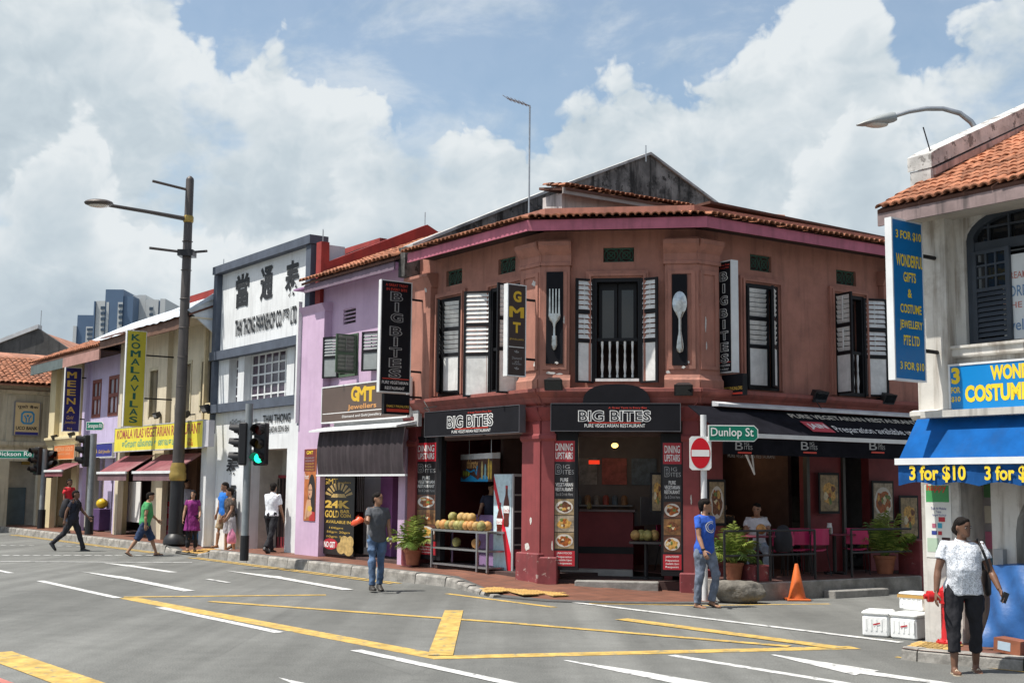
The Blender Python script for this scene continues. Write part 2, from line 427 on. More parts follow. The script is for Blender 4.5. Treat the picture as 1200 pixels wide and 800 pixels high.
def arrow(tip, n1, n2, tail, w):
    step_z()
    P = [at_z(*p, _mz[0]) for p in (tip, n1, n2, tail)]
    b = (P[1] + P[2]) / 2; d = (P[3] - b).normalized(); nn = Vector((-d.y, d.x, 0)) * w / 2
    if (P[1] - b).dot(nn) < 0: nn = -nn
    mb = MB(WHITE_P); mb.poly([P[0], P[1], b + nn, P[3] + nn, P[3] - nn, b - nn, P[2]]); part('white_arrow', mb, road)
arrow((94, 669), (140, 677.5), (152, 676.0), (222, 692), .22)
arrow((264, 668), (318, 676.5), (330, 675), (408, 690.5), .22)
arrow((119, 658.6), (150, 663.4), (158, 662.2), (203, 670), .18)
arrow((326, 793), (370, 812), (392, 807), (520, 835), .25)
mark([(660, 773), (664, 772.8), (750, 785.5), (870, 806), (820, 806)], 'white_arrow', WHITE_P)
mark([(903, 766.5), (908, 766.3), (1030, 785), (1024, 786.5), (1150, 804.5), (1130, 805), (1008, 788.5), (1002, 790.5)], 'white_arrow', WHITE_P)
for p, q, w in (((145, 699), (382, 696.5), .16), ((246, 704), (602, 729.5), .16), ((602, 729.5), (925, 756.5), .16), ((728, 724.5), (985, 758.5), .26), ((532, 714.5), (516, 767), .28),
                ((150, 700), (519, 770), .30), ((505, 769.8), (1002, 758), .28), ((524, 695), (650, 711), .14), ((-8, 764), (102, 803), .40)):
    mline(p, q, w, yl, YEL_P)
mline((-20, 795), (30, 814), .3, 'red_line', RED_P)
def off_k(u): return 1.10 + 0.0107 * (-u - 2.57)
for d in (.28, .48):
    for ua, ub in ((-29, -15.2), (-12.6, -2.7)):
        a, b = WL.pt(ua, off_k(ua) + d), WL.pt(ub, off_k(ub) + d); dd = (b - a).normalized(); n = Vector((-dd.y, dd.x, 0)) * .05
        step_z(); up = Vector((0, 0, _mz[0]))
        part(yl, MB(YEL_P).poly([a + n + up, b + n + up, b - n + up, a - n + up]), road)
mline((840, 708.5), (972, 707), .1, yl, YEL_P); mline((690, 706.5), (840, 709.2), .1, yl, YEL_P)
mline((1050, 769), (1215, 788), .08, yl, YEL_P); mline((1072, 768), (1215, 784), .08, yl, YEL_P)
# ---------------------------------------------------------------- pavement on the corner
TILE = tiles_mat('red_paving', (.155, .062, .038), (.18, .074, .046), (.075, .045, .036))
KERB = M('kerb_stone', (.29, .275, .25), .85, .3, 5, bump=.4, bscale=30, grime=.75, gcol=(.1, .095, .085), rnd=.12)
EDGE = M('dark_granite_edge', (.09, .09, .088), .8, .15, 6)
TACT = M('yellow_tactile_tile', (.62, .41, .15), .7, .12, 6, rnd=.08)
CONC = M('worn_concrete', (.27, .26, .24), .85, .18, 3, bump=.3, bscale=30, grime=.6, gcol=(.09, .085, .075))
def zk(u):            # kerb height along the row (a dropped kerb at the crossing)
    if -15.4 < u < -12.4:
        return .03 + .17 * max(0, 1 - min(u + 15.4, -12.4 - u) / .7)
    return .2
st = [-60, -45, -31, -24, -19, -15.4, -14.7, -13.1, -12.4, -9, -6, -3.2, -2.57]
frontL = [WL.pt(u, off_k(u), zk(u)) for u in st]
crn = [(522, 675.5, .17), (548, 685.5, .1), (577, 697.5, .03), (640, 703.5, .02), (700, 705.5, .02), (765, 706.5, .02), (842, 706, .02)]
front = frontL + [at_z(*c) for c in crn]
back = [WL.pt(u, -4.0, .25) for u in st[:-1]] + [WL.pt(-2.4, -.3, .25), WL.pt(-1.8, -.25, .24), WL.pt(-1.1, -.2, .22), WL.pt(-.2, -.2, .2), WC.pt(.4, -.3, .17), WC.pt(1.2, -.3, .12), WC.pt(2.0, -.3, .07), WC.pt(3.0, -.3, .03)]
pv = MB(TILE); inv = WL.M.inverted()
k = len(front)
edge_in = []
for i in range(k):
    d = (back[i] - front[i]).to_2d().normalized(); edge_in.append(front[i] + Vector((d.x, d.y, 0)) * .30)
pv.add([inv @ p for p in edge_in] + [inv @ p for p in back], [(i, i + 1, k + i + 1, k + i) for i in range(k - 1)])
pv.m(EDGE); pv.add([inv @ (p - Vector((0, 0, .004))) for p in front] + [inv @ p for p in edge_in], [(i, i + 1, k + i + 1, k + i) for i in range(k - 1)])
pv.add([inv @ p for p in front[len(st) - 1:]] + [inv @ Vector((p.x, p.y, -.02)) for p in front[len(st) - 1:]], [(i, i + 1, len(crn) + 1 + i + 1, len(crn) + 1 + i) for i in range(len(crn))])
me, c = pv.mesh('pavement', centre=False)
pavement = bpy.data.objects.new('pavement', me); link(pavement, WL.M); pavement['kind'] = 'structure'
def kerb_run(P, par, h=.2, w=.16, step=1.0):
    """kerb stones laid one after another along a line of points (their top front edge)"""
    for a, b in zip(P[:-1], P[1:]):
        Ls = (b - a).length; n = max(1, round(Ls / step)); d = (b - a) / n
        for i in range(n):
            p, q = a + d * i, a + d * (i + 1); l = (q - p).length - .012
            e = (q - p).normalized(); nn = Vector((e.y, -e.x, 0)).normalized()
            mt = Matrix(((e.x, -nn.x, 0, p.x), (e.y, -nn.y, 0, p.y), (e.z, 0, 1, p.z), (0, 0, 0, 1)))
            r = [random.uniform(-.008, .008) for _ in range(4)]
            o = [(-.02, -h - .05), (0.0 + r[0], -.03), (.028, .006 + r[1] * .5), (w, .006 + r[1] * .5), (w, -h - .05)]
            mb = MB(KERB); mb.extx(o, .006, l); part('kerb_stone', mb, par, mt)
kp = [WL.pt(u, off_k(u) + .02, zk(u)) for u in st]
kerb_run(kp[1:7], pavement); kerb_run(kp[7:], pavement)
kerb_run([kp[-1]] + [at_z(x, y + .6, z) for x, y, z in crn[:3]], pavement, step=.7)
def tactile(P, par, nrow=2):
    t = MB(TACT).box(-.145, .145, -.145, .145, -.01, .006)
    for a in range(-2, 3):
        for b in range(-2, 3): t.box(a * .055 - .015, a * .055 + .015, b * .055 - .015, b * .055 + .015, .006, .011)
    me, _ = t.mesh('tactile_tile', centre=False)
    for q, rz in P:
        o = bpy.data.objects.new('tactile_tile', me); link(o, Matrix.Translation(q) @ Matrix.Rotation(rz, 4, 'Z'), par)
def surf_z(px, py):    # pavement height under a pixel near the corner
    for zz in (.2, .15, .1, .06, .03): 
        pass
    return .03
TP = []
for i, x in enumerate(range(574, 652, 7)):
    zig = (abs((i % 6) - 3) - 1.5) * 1.2
    for rrow in range(2):
        p = at_z(x + rrow * 3, 688.5 + rrow * 2.6 + zig + i * .35, .075); TP.append((Vector((p.x, p.y, .085 - .002 * i)), R(20)))
tactile(TP, pavement)
TP = []
for a in range(8):
    for b in range(3):
        q = WL.pt(-15.0 + a * .3, off_k(-14) - .35 - b * .3, .055 + b * .022); TP.append((q, math.atan2(WL.e.y, WL.e.x)))
tactile(TP, pavement)
# raised terrace in front of the Dunlop Street side
TZ = .30
tr = MB(CONC).cbox(-.05, 4.25, -1.5, .2, -.05, TZ, .02)
tr.cbox(1.6, 3.0, -1.78, -1.51, -.05, .13, .015)
terrace = single('terrace', tr, None, None, WR.M, kind='structure')
part('terrace_floor', MB(tiles_mat('terrace_tile', (.10, .045, .035), (.12, .05, .04), (.05, .03, .03))).box(-.02, 4.2, -1.44, 4.2, TZ, TZ + .012), terrace, WR.M)
# pavement in front of the white building on the right
KB = [at_z(1056, 758, .13), at_z(1075, 760.5, .13), at_z(1200, 771.5, .13)]
kd = (KB[2] - KB[1]).normalized(); KB.append(KB[2] + kd * 6)
back_r = Vector((WR.e.x, WR.e.y, 0))
p0_ = KB[0] + back_r * 1.4 + Vector((-.25, 0, -.02)); p00 = p0_ + back_r * 12
fr = [p00, p0_, KB[0], KB[1], KB[2], KB[3]]
bk = [p00 + Vector((3, -2, 0)) , KB[1] + back_r * 2.5, KB[1] + back_r * 2.2, KB[1] + back_r * 2.2, KB[2] + back_r * 5, KB[3] + back_r * 8]
pr_ = MB(TILE); pr_.add([inv @ (p + Vector((0, 0, -.005))) for p in fr] + [inv @ p for p in bk], [(i, i + 1, 6 + i + 1, 6 + i) for i in range(5)])
me, c = pr_.mesh('pavement', centre=False)
pav2 = bpy.data.objects.new('pavement', me); link(pav2, WL.M); pav2['kind'] = 'structure'
kerb_run([p0_ + back_r * 4, p0_, KB[0], KB[1], KB[2], KB[3]], pav2, h=.14, step=.8, w=.22)
tactile([(at_z(1083 + a * 11 + b * 4, 756.5 - b * 2.6 + a * .9, .135), R(-37)) for a in range(3) for b in range(2)], pav2)
# ---------------------------------------------------------------- building materials
BBU = M('terracotta_plaster', (.375, .172, .128), .85, .1, 1.6, bump=.15, bscale=25, streak=.35, gcol=(.12, .07, .055), grime=.25)
BBM = M('maroon_paint', (.235, .05, .052), .6, .1, 2, streak=.3, gcol=(.09, .03, .03), chips=.0, ccol=(.5, .42, .38))
BBP = M('chipped_maroon_plinth', (.21, .045, .05), .65, .16, 3, chips=.02, ccol=(.38, .30, .27), streak=.4, gcol=(.1, .05, .05))
PINK = M('pink_fascia', (.44, .13, .185), .7, .12, 2, streak=.35, gcol=(.2, .07, .09))
DARKSOF = M('dark_soffit', (.05, .028, .025), .9, .1)
BLACK = M('black_gloss_paint', (.011, .011, .013), .5, .1, spec=.2)
BLKB = M('black_board', (.011, .011, .014), .75, .12, 2, spec=.12)
WHT = M('white_gloss_paint', (.70, .70, .68), .55, .12, 3, streak=.4, gcol=(.3, .28, .25))
GLASS = M('dark_window_glass', (.012, .014, .016), .06, 0, spec=.6)
GREENV = M('green_vent_grille', (.035, .085, .06), .6, .1)
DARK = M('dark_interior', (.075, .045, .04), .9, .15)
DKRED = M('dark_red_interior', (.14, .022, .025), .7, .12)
TERRA = M('clay_roof_tile', (.37, .15, .08), .85, .28, 3, rnd=.34, grime=.6, gcol=(.13, .07, .05), bump=.2, bscale=40)
TERR2 = M('old_clay_tile', (.40, .19, .125), .85, .25, 1.2, grime=.5, gcol=(.16, .1, .075), bump=.2)
SHEET = M('roof_underlay', (.11, .05, .035), .9, .2)
MOSS = M('mossy_render', (.20, .19, .18), .9, .35, 1.2, streak=1.0, gcol=(.022, .021, .02), grime=1.0, chips=.35, ccol=(.045, .043, .04))
PURP = M('lilac_plaster', (.52, .375, .51), .85, .06, 1.5, streak=.22, gcol=(.35, .22, .36), bump=.12, bscale=20)
PURD = M('violet_paint', (.34, .13, .34), .75, .1)
WPL = M('white_plaster', (.66, .675, .68), .85, .05, 1.6, streak=.3, gcol=(.34, .34, .34), bump=.1, bscale=20)
SLATE = M('slate_blue_trim', (.075, .09, .12), .7, .12, 3)
CREAM = M('cream_plaster', (.58, .51, .38), .85, .07, 1.2, streak=.4, gcol=(.32, .26, .18), bump=.1, bscale=20)
YCRM = M('yellow_cream_plaster', (.62, .53, .33), .85, .07, 1.2, streak=.3, gcol=(.36, .29, .17))
LAV = M('lavender_plaster', (.50, .43, .60), .85, .07, 1.2, streak=.3, gcol=(.28, .24, .33))
UCOW = M('beige_plaster', (.50, .45, .35), .85, .08, 1.2, streak=.55, gcol=(.22, .19, .15))
BRNW = M('brown_window_wood', (.20, .065, .05), .6, .12)
REDC = M('red_parapet_paint', (.26, .035, .03), .75, .15, 2, streak=.3, gcol=(.12, .03, .03))
SILV = M('silver_tarpaulin', (.56, .61, .66), .42, .14, 1.5, bump=.5, bscale=3, spec=.5)
BRN = M('brown_board', (.15, .08, .055), .7, .15)
WWALL = M('stained_white_plaster', (.64, .615, .565), .85, .12, 1.3, streak=.8, gcol=(.24, .20, .16), grime=.55, bump=.15, bscale=18)
SLG = M('slate_shutter_paint', (.045, .055, .07), .5, .12)
STEEL = M('galvanised_steel', (.42, .43, .44), .42, .1, 6, metal=.8)
WMET = M('white_metal', (.66, .67, .67), .45, .06, spec=.5)
GREY = M('grey_plaster', (.42, .42, .42), .85, .12)
CURT = M('plum_curtain', (.10, .055, .085), .8, .25, 6)
RUST = M('rust_stain', (.35, .17, .07), .9, .3)

def bx(name, parent, frame, mat, *boxes, smooth=False, kind=None, label=None):
    mb = MB(mat)
    for b in boxes: mb.box(*b)
    return part(name, mb, parent, frame, smooth, kind, label)
_tile = {}
def tile_mesh(w, l, n=6):
    k = (w, l)
    if k not in _tile:
        mb = MB(TERRA); r = w * .54
        def ring(r, y, dz=0): return [(-r * math.cos(math.pi * i / n), y, r * .8 * math.sin(math.pi * i / n) + dz) for i in range(n + 1)]
        a, b, c, d = ring(r, 0), ring(r * .86, l), ring(r - .022, 0), ring(r * .86 - .02, l)
        mb.rings([d, b, a, c, d], cap=False, closed=False)
        me, _ = mb.mesh('roof_tile', 50, centre=False); _tile[k] = (me, mb)
    return _tile[k]
def tiles(parent, frame, x0, x1, y0, z0, pitch, rows, w=.2, l=.32, first=1, lay=.03):
    """barrel tiles laid in courses up a slope; the first courses one by one, the rest as one mass"""
    me, tb = tile_mesh(w, l); n = max(1, int((x1 - x0) / w)); w2 = (x1 - x0) / n; rest = MB()
    for j in range(rows):
        for i in range(n):
            s = j * l * .86
            mt = Matrix.Translation((x0 + (i + .5) * w2 + random.uniform(-.008, .008), y0 + s * math.cos(pitch), z0 + s * math.sin(pitch) + lay + random.uniform(-.006, .008))) @ Matrix.Rotation(pitch - .045 + random.uniform(-.02, .02), 4, 'X') @ Matrix.Rotation(random.uniform(-.035, .035), 4, 'Z')
            if j < first:
                o = bpy.data.objects.new('roof_tile', me); link(o, frame @ mt, parent)
            else: rest.join(tb, mt)
    if rest.v: part('roof_tiles', rest, parent, frame, 50, kind='stuff')
def slope(parent, frame, x0, x1, y0, y1, z0, z1, mat, t=.06, name='roof'):
    return part(name, MB(mat).extx([(y0, z0 - t), (y0, z0), (y1, z1), (y1, z1 - t)], x0, x1), parent, frame)
def trim(parent, frame, r, w=.13, name='window_surround', mat=None, d=.06, sill=False):
    mb = MB(mat or BBU); u0, u1, z0, z1 = r
    for k, (a, dd) in enumerate(((w, d), (w * .62, d * 1.5), (w * .25, d * .7))):
        b = (w * .62, w * .25, 0)[k]
        mb.box(u0 - a, u0 - b, -dd, .03, z0, z1 + a); mb.box(u1 + b, u1 + a, -dd, .03, z0, z1 + a); mb.box(u0 - b, u1 + b, -dd, .03, z1 + b, z1 + a)
    return part(name, mb, parent, frame)
def shutter(parent, frame, hinge, side, z0, z1, w, ang, fmat=None, imat=None, y=-.03, rows=(.0, .40, .68, 1.0), slat=.085, tilt=.55, bar=True):
    fmat, imat = fmat or BLACK, imat or WHT; mb = MB(fmat); H = z1 - z0; t = .022; st = .05
    mb.box(0, st, -t, t, 0, H); mb.box(w - st, w, -t, t, 0, H)
    cuts = [H * q for q in rows]
    for q in cuts: 
        a, b = max(0, q - .035), min(H, q + .035)
        if b > a: mb.box(st, w - st, -t + .002, t - .002, a, b)
    mb.m(imat)
    mb.box(st, w - st, -.008, .008, cuts[0] + .035, cuts[1] - .035)
    for a, b in zip(cuts[1:-1], cuts[2:]):
        n = max(2, int((b - a - .07) / slat))
        for i in range(n):
            zc = a + .035 + (b - a - .07) * (i + .5) / n; h = slat * .52
            dy, dz = h * math.sin(tilt) * .6, h * math.cos(tilt)
            mb.extx([(-dy, zc + dz), (-dy + .007, zc + dz), (dy + .007, zc - dz), (dy, zc - dz)], st, w - st)
        if bar: mb.box(w / 2 - .012, w / 2 + .012, -t - .012, -t + .008, a + .06, b - .06)
    if side < 0: mb.tf(Matrix.Diagonal((-1, 1, 1, 1)))
    mt = Matrix.Translation((hinge, y, z0)) @ Matrix.Rotation(-ang if side > 0 else ang, 4, 'Z')
    return part('shutter', mb, parent, frame @ mt)
def vent(parent, frame, r, mat=GREENV):
    u0, u1, z0, z1 = r; mb = MB(mat); um, zm = (u0 + u1) / 2, (z0 + z1) / 2
    mb.box(u0, u1, .05, .075, z0, z0 + .02); mb.box(u0, u1, .05, .075, z1 - .02, z1); h = (z1 - z0) / 2
    n = max(1, round((u1 - u0) / (2 * h)))
    for i in range(n):
        cx = u0 + (i + .5) * (u1 - u0) / n; hw = (u1 - u0) / n / 2
        for rr in (.92, .5):
            ring = [(cx + hw * rr * math.cos(2 * math.pi * k / 12), zm + h * rr * math.sin(2 * math.pi * k / 12)) for k in range(13)]
            for (a, b), (c, d) in zip(ring[:-1], ring[1:]): mb.tube([(a, .06, b), (c, .06, d)], .012, 4)
        mb.tube([(cx - hw, .06, z0), (cx + hw, .06, z1)], .011, 4); mb.tube([(cx + hw, .06, z0), (cx - hw, .06, z1)], .011, 4)
    o = part('vent_grille', mb, parent, frame); bx('vent_recess', o, frame, DARK, (u0, u1, .12, .14, z0, z1)); return o
def band(mb, x0, x1, z0, prof, y=0.0):
    """a moulding run along the wall: prof = [(out, height)]"""
    return mb.extx([(y + .02, z0)] + [(y - o, z0 + h) for o, h in prof] + [(y + .02, z0 + prof[-1][1])], x0, x1)
# ================================================================ corner restaurant building
bb = thing('corner_shophouse', 'terracotta and maroon two storey corner shophouse with angled front and clay tile eave', 'building', WL.M, (0, 0, 0))
EAV = ZF + .55
w1 = WL.rect(515.5, 349, 542.5, 463); w2 = WL.rect(576, 335, 612, 460); wc = WC.rect(695, 326, 752, 447)
w3 = WR.rect(872, 334, 911, 457); w4 = WR.rect(977, 346, 1012, 464)
v1, v2, v3 = WL.rect(523, 316, 541.5, 334), WL.rect(584, 302, 604, 320), WC.rect(707, 290, 743, 307)
v4, v5 = WR.rect(879, 299, 904, 318), WR.rect(980, 317, 1003, 334)
RE = 6.4     # right end of the Dunlop Street side
part('wall', holes_wall(MB(BBU), -4.6, 0, 3.3, EAV, [w1, w2, v1, v2], .22), bb, WL.M)
part('wall', holes_wall(MB(BBU), 0.0, LC, 3.3, EAV, [wc, v3], .22), bb, WC.M)
part('wall', holes_wall(MB(BBU), 0.0, RE, 3.3, EAV, [w3, w4, v4, v5], .22), bb, WR.M)
for fr_, v in ((WL.M, v1), (WL.M, v2), (WC.M, v3), (WR.M, v4), (WR.M, v5)): vent(bb, fr_, v)
def bb_window(W_, r, pane=None):
    u0, u1, z0, z1 = r; mb = MB(BLACK); s = .07
    mb.box(u0, u0 + s, -.03, .12, z0, z1); mb.box(u1 - s, u1, -.03, .12, z0, z1); mb.box(u0 + s, u1 - s, -.03, .12, z1 - s, z1); mb.box(u0 + s, u1 - s, -.05, .12, z0, z0 + s)
    o = part('window', mb, bb, W_.M); trim(bb, W_.M, r)
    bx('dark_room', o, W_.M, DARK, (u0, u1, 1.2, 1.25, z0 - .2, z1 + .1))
    return o
def balusters(o, W_, u0, u1, z0, z1, n, y=.02):
    H = z1 - z0
    for i in range(n):
        x = u0 + (i + .5) * (u1 - u0) / n
        part('baluster', MB(WHT).lathe([(.022, 0), (.022, H * .08), (.014, H * .1), (.03, H * .3), (.016, H * .52), (.022, H * .6), (.014, H * .72), (.024, H * .9), (.024, H)], 8, (x, y, z0)), o, W_.M, 60)
    bx('rail', o, W_.M, BLACK, (u0 - .02, u1 + .02, y - .03, y + .03, z1, z1 + .06))
o = bb_window(WL, w1); u0, u1, z0, z1 = w1
shutter(o, WL.M, u0 + .05, 1, z0 + .05, z1 - .06, .5, R(38)); shutter(o, WL.M, u1 - .04, -1, z0 + .05, z1 - .06, .5, R(16), bar=False)
o = bb_window(WL, w2); u0, u1, z0, z1 = w2
shutter(o, WL.M, u0 + .02, 1, z0 - .05, z1 - .04, .56, R(140)); shutter(o, WL.M, u1 - .02, -1, z0 - .05, z1 - .04, .5, R(80))
balusters(o, WL, u0 + .08, u1 - .08, z0 + .08, z0 + .85, 4)
o = bb_window(WC, wc); u0, u1, z0, z1 = wc; zr = WC.hit(722, 396)[1]
shutter(o, WC.M, u0 + .02, 1, z0 - .03, z1 - .02, .37, R(152)); shutter(o, WC.M, u1 - .02, -1, z0 - .03, z1 - .02, .37, R(152))
mb = MB(BLACK)
for a, b in ((u0 + .1, (u0 + u1) / 2 - .01), ((u0 + u1) / 2 + .01, u1 - .1)):
    mb.box(a, a + .06, .13, .17, zr - .1, z1 - .08); mb.box(b - .06, b, .13, .17, zr - .1, z1 - .08); mb.box(a + .06, b - .06, .13, .17, z1 - .2, z1 - .08); mb.box(a + .06, b - .06, .13, .17, zr - .1, zr + .0)
part('casement', mb, o, WC.M)
for a, b in ((u0 + .16, (u0 + u1) / 2 - .07), ((u0 + u1) / 2 + .07, u1 - .16)): bx('pane', o, WC.M, GLASS, (a, b, .145, .155, zr, z1 - .2))
balusters(o, WC, u0 + .1, u1 - .1, z0 + .07, zr - .06, 5); bx('window_sill', o, WC.M, WHT, (u0 + .05, u1 - .05, -.07, .1, z0 - .0, z0 + .05))
o = bb_window(WR, w3); u0, u1, z0, z1 = w3
shutter(o, WR.M, u0 + .05, 1, z0 + .05, z1 - .05, .52, R(4), bar=False); shutter(o, WR.M, u1 - .05, -1, z0 + .05, z1 - .05, .5, R(38), bar=False)
o = bb_window(WR, w4); u0, u1, z0, z1 = w4
shutter(o, WR.M, u0 + .03, 1, z0 + .02, z1 - .03, .5, R(98)); shutter(o, WR.M, u1 - .02, -1, z0 + .02, z1 - .03, .52, R(158))
balusters(o, WR, u0 + .1, u1 - .1, z0 + .08, z0 + .85, 5)
bx('curtain', o, WR.M, WHT, (u0 + .12, u0 + .42, .3, .33, z0 + .5, z1 - .1))
# corner pilasters: panel faces on both sides of each corner, capital on top, base below
def pil_face(W_, a, b, z0, z1):
    mb = MB(BBU); mb.box(a, b, -.14, .05, z0, z1)
    w = .07; mb.box(a + .05, a + .05 + w, -.165, -.1, z0 + .42, z1 - .62); mb.box(b - .05 - w, b - .05, -.165, -.1, z0 + .42, z1 - .62); mb.box(a + .05 + w, b - .05 - w, -.165, -.1, z0 + .42, z0 + .42 + w); mb.box(a + .05 + w, b - .05 - w, -.165, -.1, z1 - .62 - w, z1 - .62)
    band(mb, a - .03, b + .03, z1 - .5, [(.17, 0), (.17, .05), (.15, .08), (.15, .2), (.2, .26), (.26, .34), (.28, .36), (.28, .44), (.16, .46)], 0)
    band(mb, a - .02, b + .02, z0, [(.22, 0), (.22, .22), (.18, .26), (.15, .32)], 0)
    return part('pilaster', mb, bb, W_.M)
zb, zt = 3.62, ZF - .08
fk0 = WC.hit(667.5, 360, .14)[0]; sp0 = WC.hit(779.5, 360, .14)[0]
pil_face(WC, -.055, fk0, zb, zt); pil_face(WL, -.55, .055, zb, zt); pil_face(WC, sp0, LC + .055, zb, zt); pil_face(WR, -.05, WR.hit(843, 380, .14)[0], zb, zt)
pl0 = WL.hit(506.5, 400, .1)[0]
mb = MB(BBU); mb.box(-4.6, pl0 - .0, -.16, .05, zb, zt - .2); band(mb, -4.63, pl0 + .04, zt - .42, [(.16, 0), (.2, .08), (.26, .2), (.28, .22), (.28, .28), (.12, .3)]); part('pilaster', mb, bb, WL.M)
pr0 = WR.hit(1036, 430, .1)[0]
mb = MB(BBU); mb.box(pr0, pr0 + .55, -.14, .05, zb, zt - .2); band(mb, pr0 - .04, pr0 + .6, zt - .42, [(.16, 0), (.2, .08), (.26, .2), (.28, .22), (.28, .28), (.12, .3)]); part('pilaster', mb, bb, WR.M)
# cornice between the storeys
cp = [(.10, 0), (.10, .06), (.16, .1), (.2, .2), (.28, .28), (.30, .30), (.30, .36), (.05, .4)]
for W_, a, b in ((WL, -4.6, .12), (WC, -.1, LC + .1), (WR, -.1, RE)):
    mb = MB(M('brick_red_cornice', (.27, .085, .07), .7, .12, 2, streak=.4, gcol=(.1, .05, .045))); band(mb, a, b, 3.32, cp); part('cornice', mb, bb, W_.M)
# ground floor: piers, lintels, recessed dark shop
LIN = 2.82
lp = WL.hit(513, 600)[0]
def pier(W_, a, b, z0, proud=.10, mat=None, plinth=.42, top=3.34, d=.35):
    mb = MB(mat or BBM); mb.box(a, b, -proud, d, z0, top); band(mb, a - .03, b + .03, 2.72, [(proud, 0), (proud + .03, .05), (proud + .03, .1), (proud, .14)]); band(mb, a - .05, b + .05, top - .24, [(proud + .01, 0), (proud + .05, .06), (proud + .12, .2), (proud + .14, .24)])
    o = part('pier', mb, bb, W_.M)
    mb = MB(BBP); mb.cbox(a - .07, b + .07, -proud - .09, d + .02, z0 - .25, z0 + plinth, .02); part('plinth', mb, bb, W_.M)
    return o
pier(WL, -4.6, -4.28, .26); pier(WL, -.52, .03, .26, d=.3); pier(WC, -.02, .22, .2, d=.3); pier(WC, LC - .24, LC + .05, .08, plinth=.3); pier(WR, -.03, .55, .1, plinth=.35)
bx('lintel', bb, WL.M, DARK, (-4.28, -.52, .02, .3, LIN, 3.34)); bx('lintel', bb, WC.M, DARK, (.22, LC - .24, .02, .3, LIN, 3.34))
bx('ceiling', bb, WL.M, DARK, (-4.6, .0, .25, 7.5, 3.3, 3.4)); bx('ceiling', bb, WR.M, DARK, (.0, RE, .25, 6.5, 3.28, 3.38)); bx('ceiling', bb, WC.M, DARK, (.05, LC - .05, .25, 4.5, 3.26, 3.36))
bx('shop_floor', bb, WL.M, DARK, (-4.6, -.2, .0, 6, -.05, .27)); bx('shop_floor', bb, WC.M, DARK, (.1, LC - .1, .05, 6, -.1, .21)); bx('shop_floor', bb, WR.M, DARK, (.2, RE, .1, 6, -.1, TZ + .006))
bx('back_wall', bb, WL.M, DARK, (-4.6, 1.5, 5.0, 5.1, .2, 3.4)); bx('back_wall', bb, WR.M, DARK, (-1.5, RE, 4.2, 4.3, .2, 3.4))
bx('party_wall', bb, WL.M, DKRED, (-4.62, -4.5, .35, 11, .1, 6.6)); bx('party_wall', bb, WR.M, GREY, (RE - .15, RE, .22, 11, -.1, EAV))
# doorway step
sl = WC.hit(674, 684, .1)[0]; sr = WC.hit(772, 691, .1)[0]
part('door_step', MB(CONC).cbox(sl, sr, -.22, .3, -.05, .21, .015), bb, WC.M)
# counter inside the corner door
c0_, c1_ = WC.hit(678, 640, -1.4)[0], WC.hit(742, 640, -1.4)[0]
mb = MB(DKRED); mb.box(c0_ - .5, c1_, 1.4, 1.9, .2, 1.42); mb.m(BLACK).box(c0_ - .5, c1_ + .01, 1.39, 1.4, .62, .75); mb.m(M('counter_top', (.10, .07, .07), .3)).box(c0_ - .5, c1_ + .04, 1.34, 1.95, 1.421, 1.46); mb.m(M('tile_plinth', (.35, .33, .3), .5)).box(c0_ - .5, c1_, 1.2, 1.388, .2, .33)
part('counter', mb, bb, WC.M)
mb = MB(DKRED); mb.box(2.2, 2.35, .5, 3.5, .1, 3.3); part('inner_wall', mb, bb, WC.M)
# Dunlop side ground floor
o0, o1 = WR.hit(850, 600)[0], WR.hit(949, 600)[0]; d0, d1 = WR.hit(991, 600)[0], WR.hit(1022, 600)[0]
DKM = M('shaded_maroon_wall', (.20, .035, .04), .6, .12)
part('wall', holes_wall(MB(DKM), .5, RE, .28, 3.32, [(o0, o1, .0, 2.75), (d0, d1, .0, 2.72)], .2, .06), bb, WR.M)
mb = MB(M('bronze_frame', (.06, .055, .05), .4)); mb.box(o1 - .06, o1 + .02, .0, .1, .3, 2.75); mb.box(d0 - .05, d0 + .02, .0, .1, .3, 2.72); mb.box(o0, o1, 0.0, .1, 2.62, 2.76); part('door_frame', mb, bb, WR.M)
# stair with white rail inside the doorway
mb = MB(CONC)
for i in range(8): mb.box(d0 + .05 + i * .1, d1 + .9, 1.0 + i * .24, 3.2, .3 + i * .18, .3 + (i + 1) * .18)
st_ = part('staircase', mb, bb, WR.M)
for i in range(7):
    x = d0 + .1 + i * .105; z = .42 + i * .12
    part('stair_baluster', MB(WMET).tube([(x, .55 + i * .06, z + .25), (x, .55 + i * .06, z + 1.15)], .012, 6), st_, WR.M)
part('stair_rail', MB(WMET).tube([(d0 + .08, .54, 1.55), (d0 + .1 + 6.3 * .105, .93, 2.34)], .02, 6), st_, WR.M)
for i, (x, y) in enumerate(((o0 + .35, 1.2), (o0 + .8, 1.6), (o0 + 1.6, 1.3))):
    part('ceiling_lamp', MB(M('warm_lamp', (1.0, .62, .18), .5, 0, emit=2.2)).ell((x, y, 2.72), .07, .07, .05, 10, 6), bb, WR.M, True)
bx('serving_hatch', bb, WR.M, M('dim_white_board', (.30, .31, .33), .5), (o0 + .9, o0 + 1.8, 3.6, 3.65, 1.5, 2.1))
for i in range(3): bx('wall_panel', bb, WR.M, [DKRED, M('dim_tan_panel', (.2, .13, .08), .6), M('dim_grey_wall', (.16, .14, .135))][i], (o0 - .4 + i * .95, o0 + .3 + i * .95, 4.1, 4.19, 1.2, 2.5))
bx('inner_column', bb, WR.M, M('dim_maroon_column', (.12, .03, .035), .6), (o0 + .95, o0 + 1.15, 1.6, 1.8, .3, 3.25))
bx('glass_divider', bb, WR.M, M('frosted_divider', (.2, .21, .22), .3), (o0 + .1, o0 + .9, 2.6, 2.63, 1.15, 1.7))
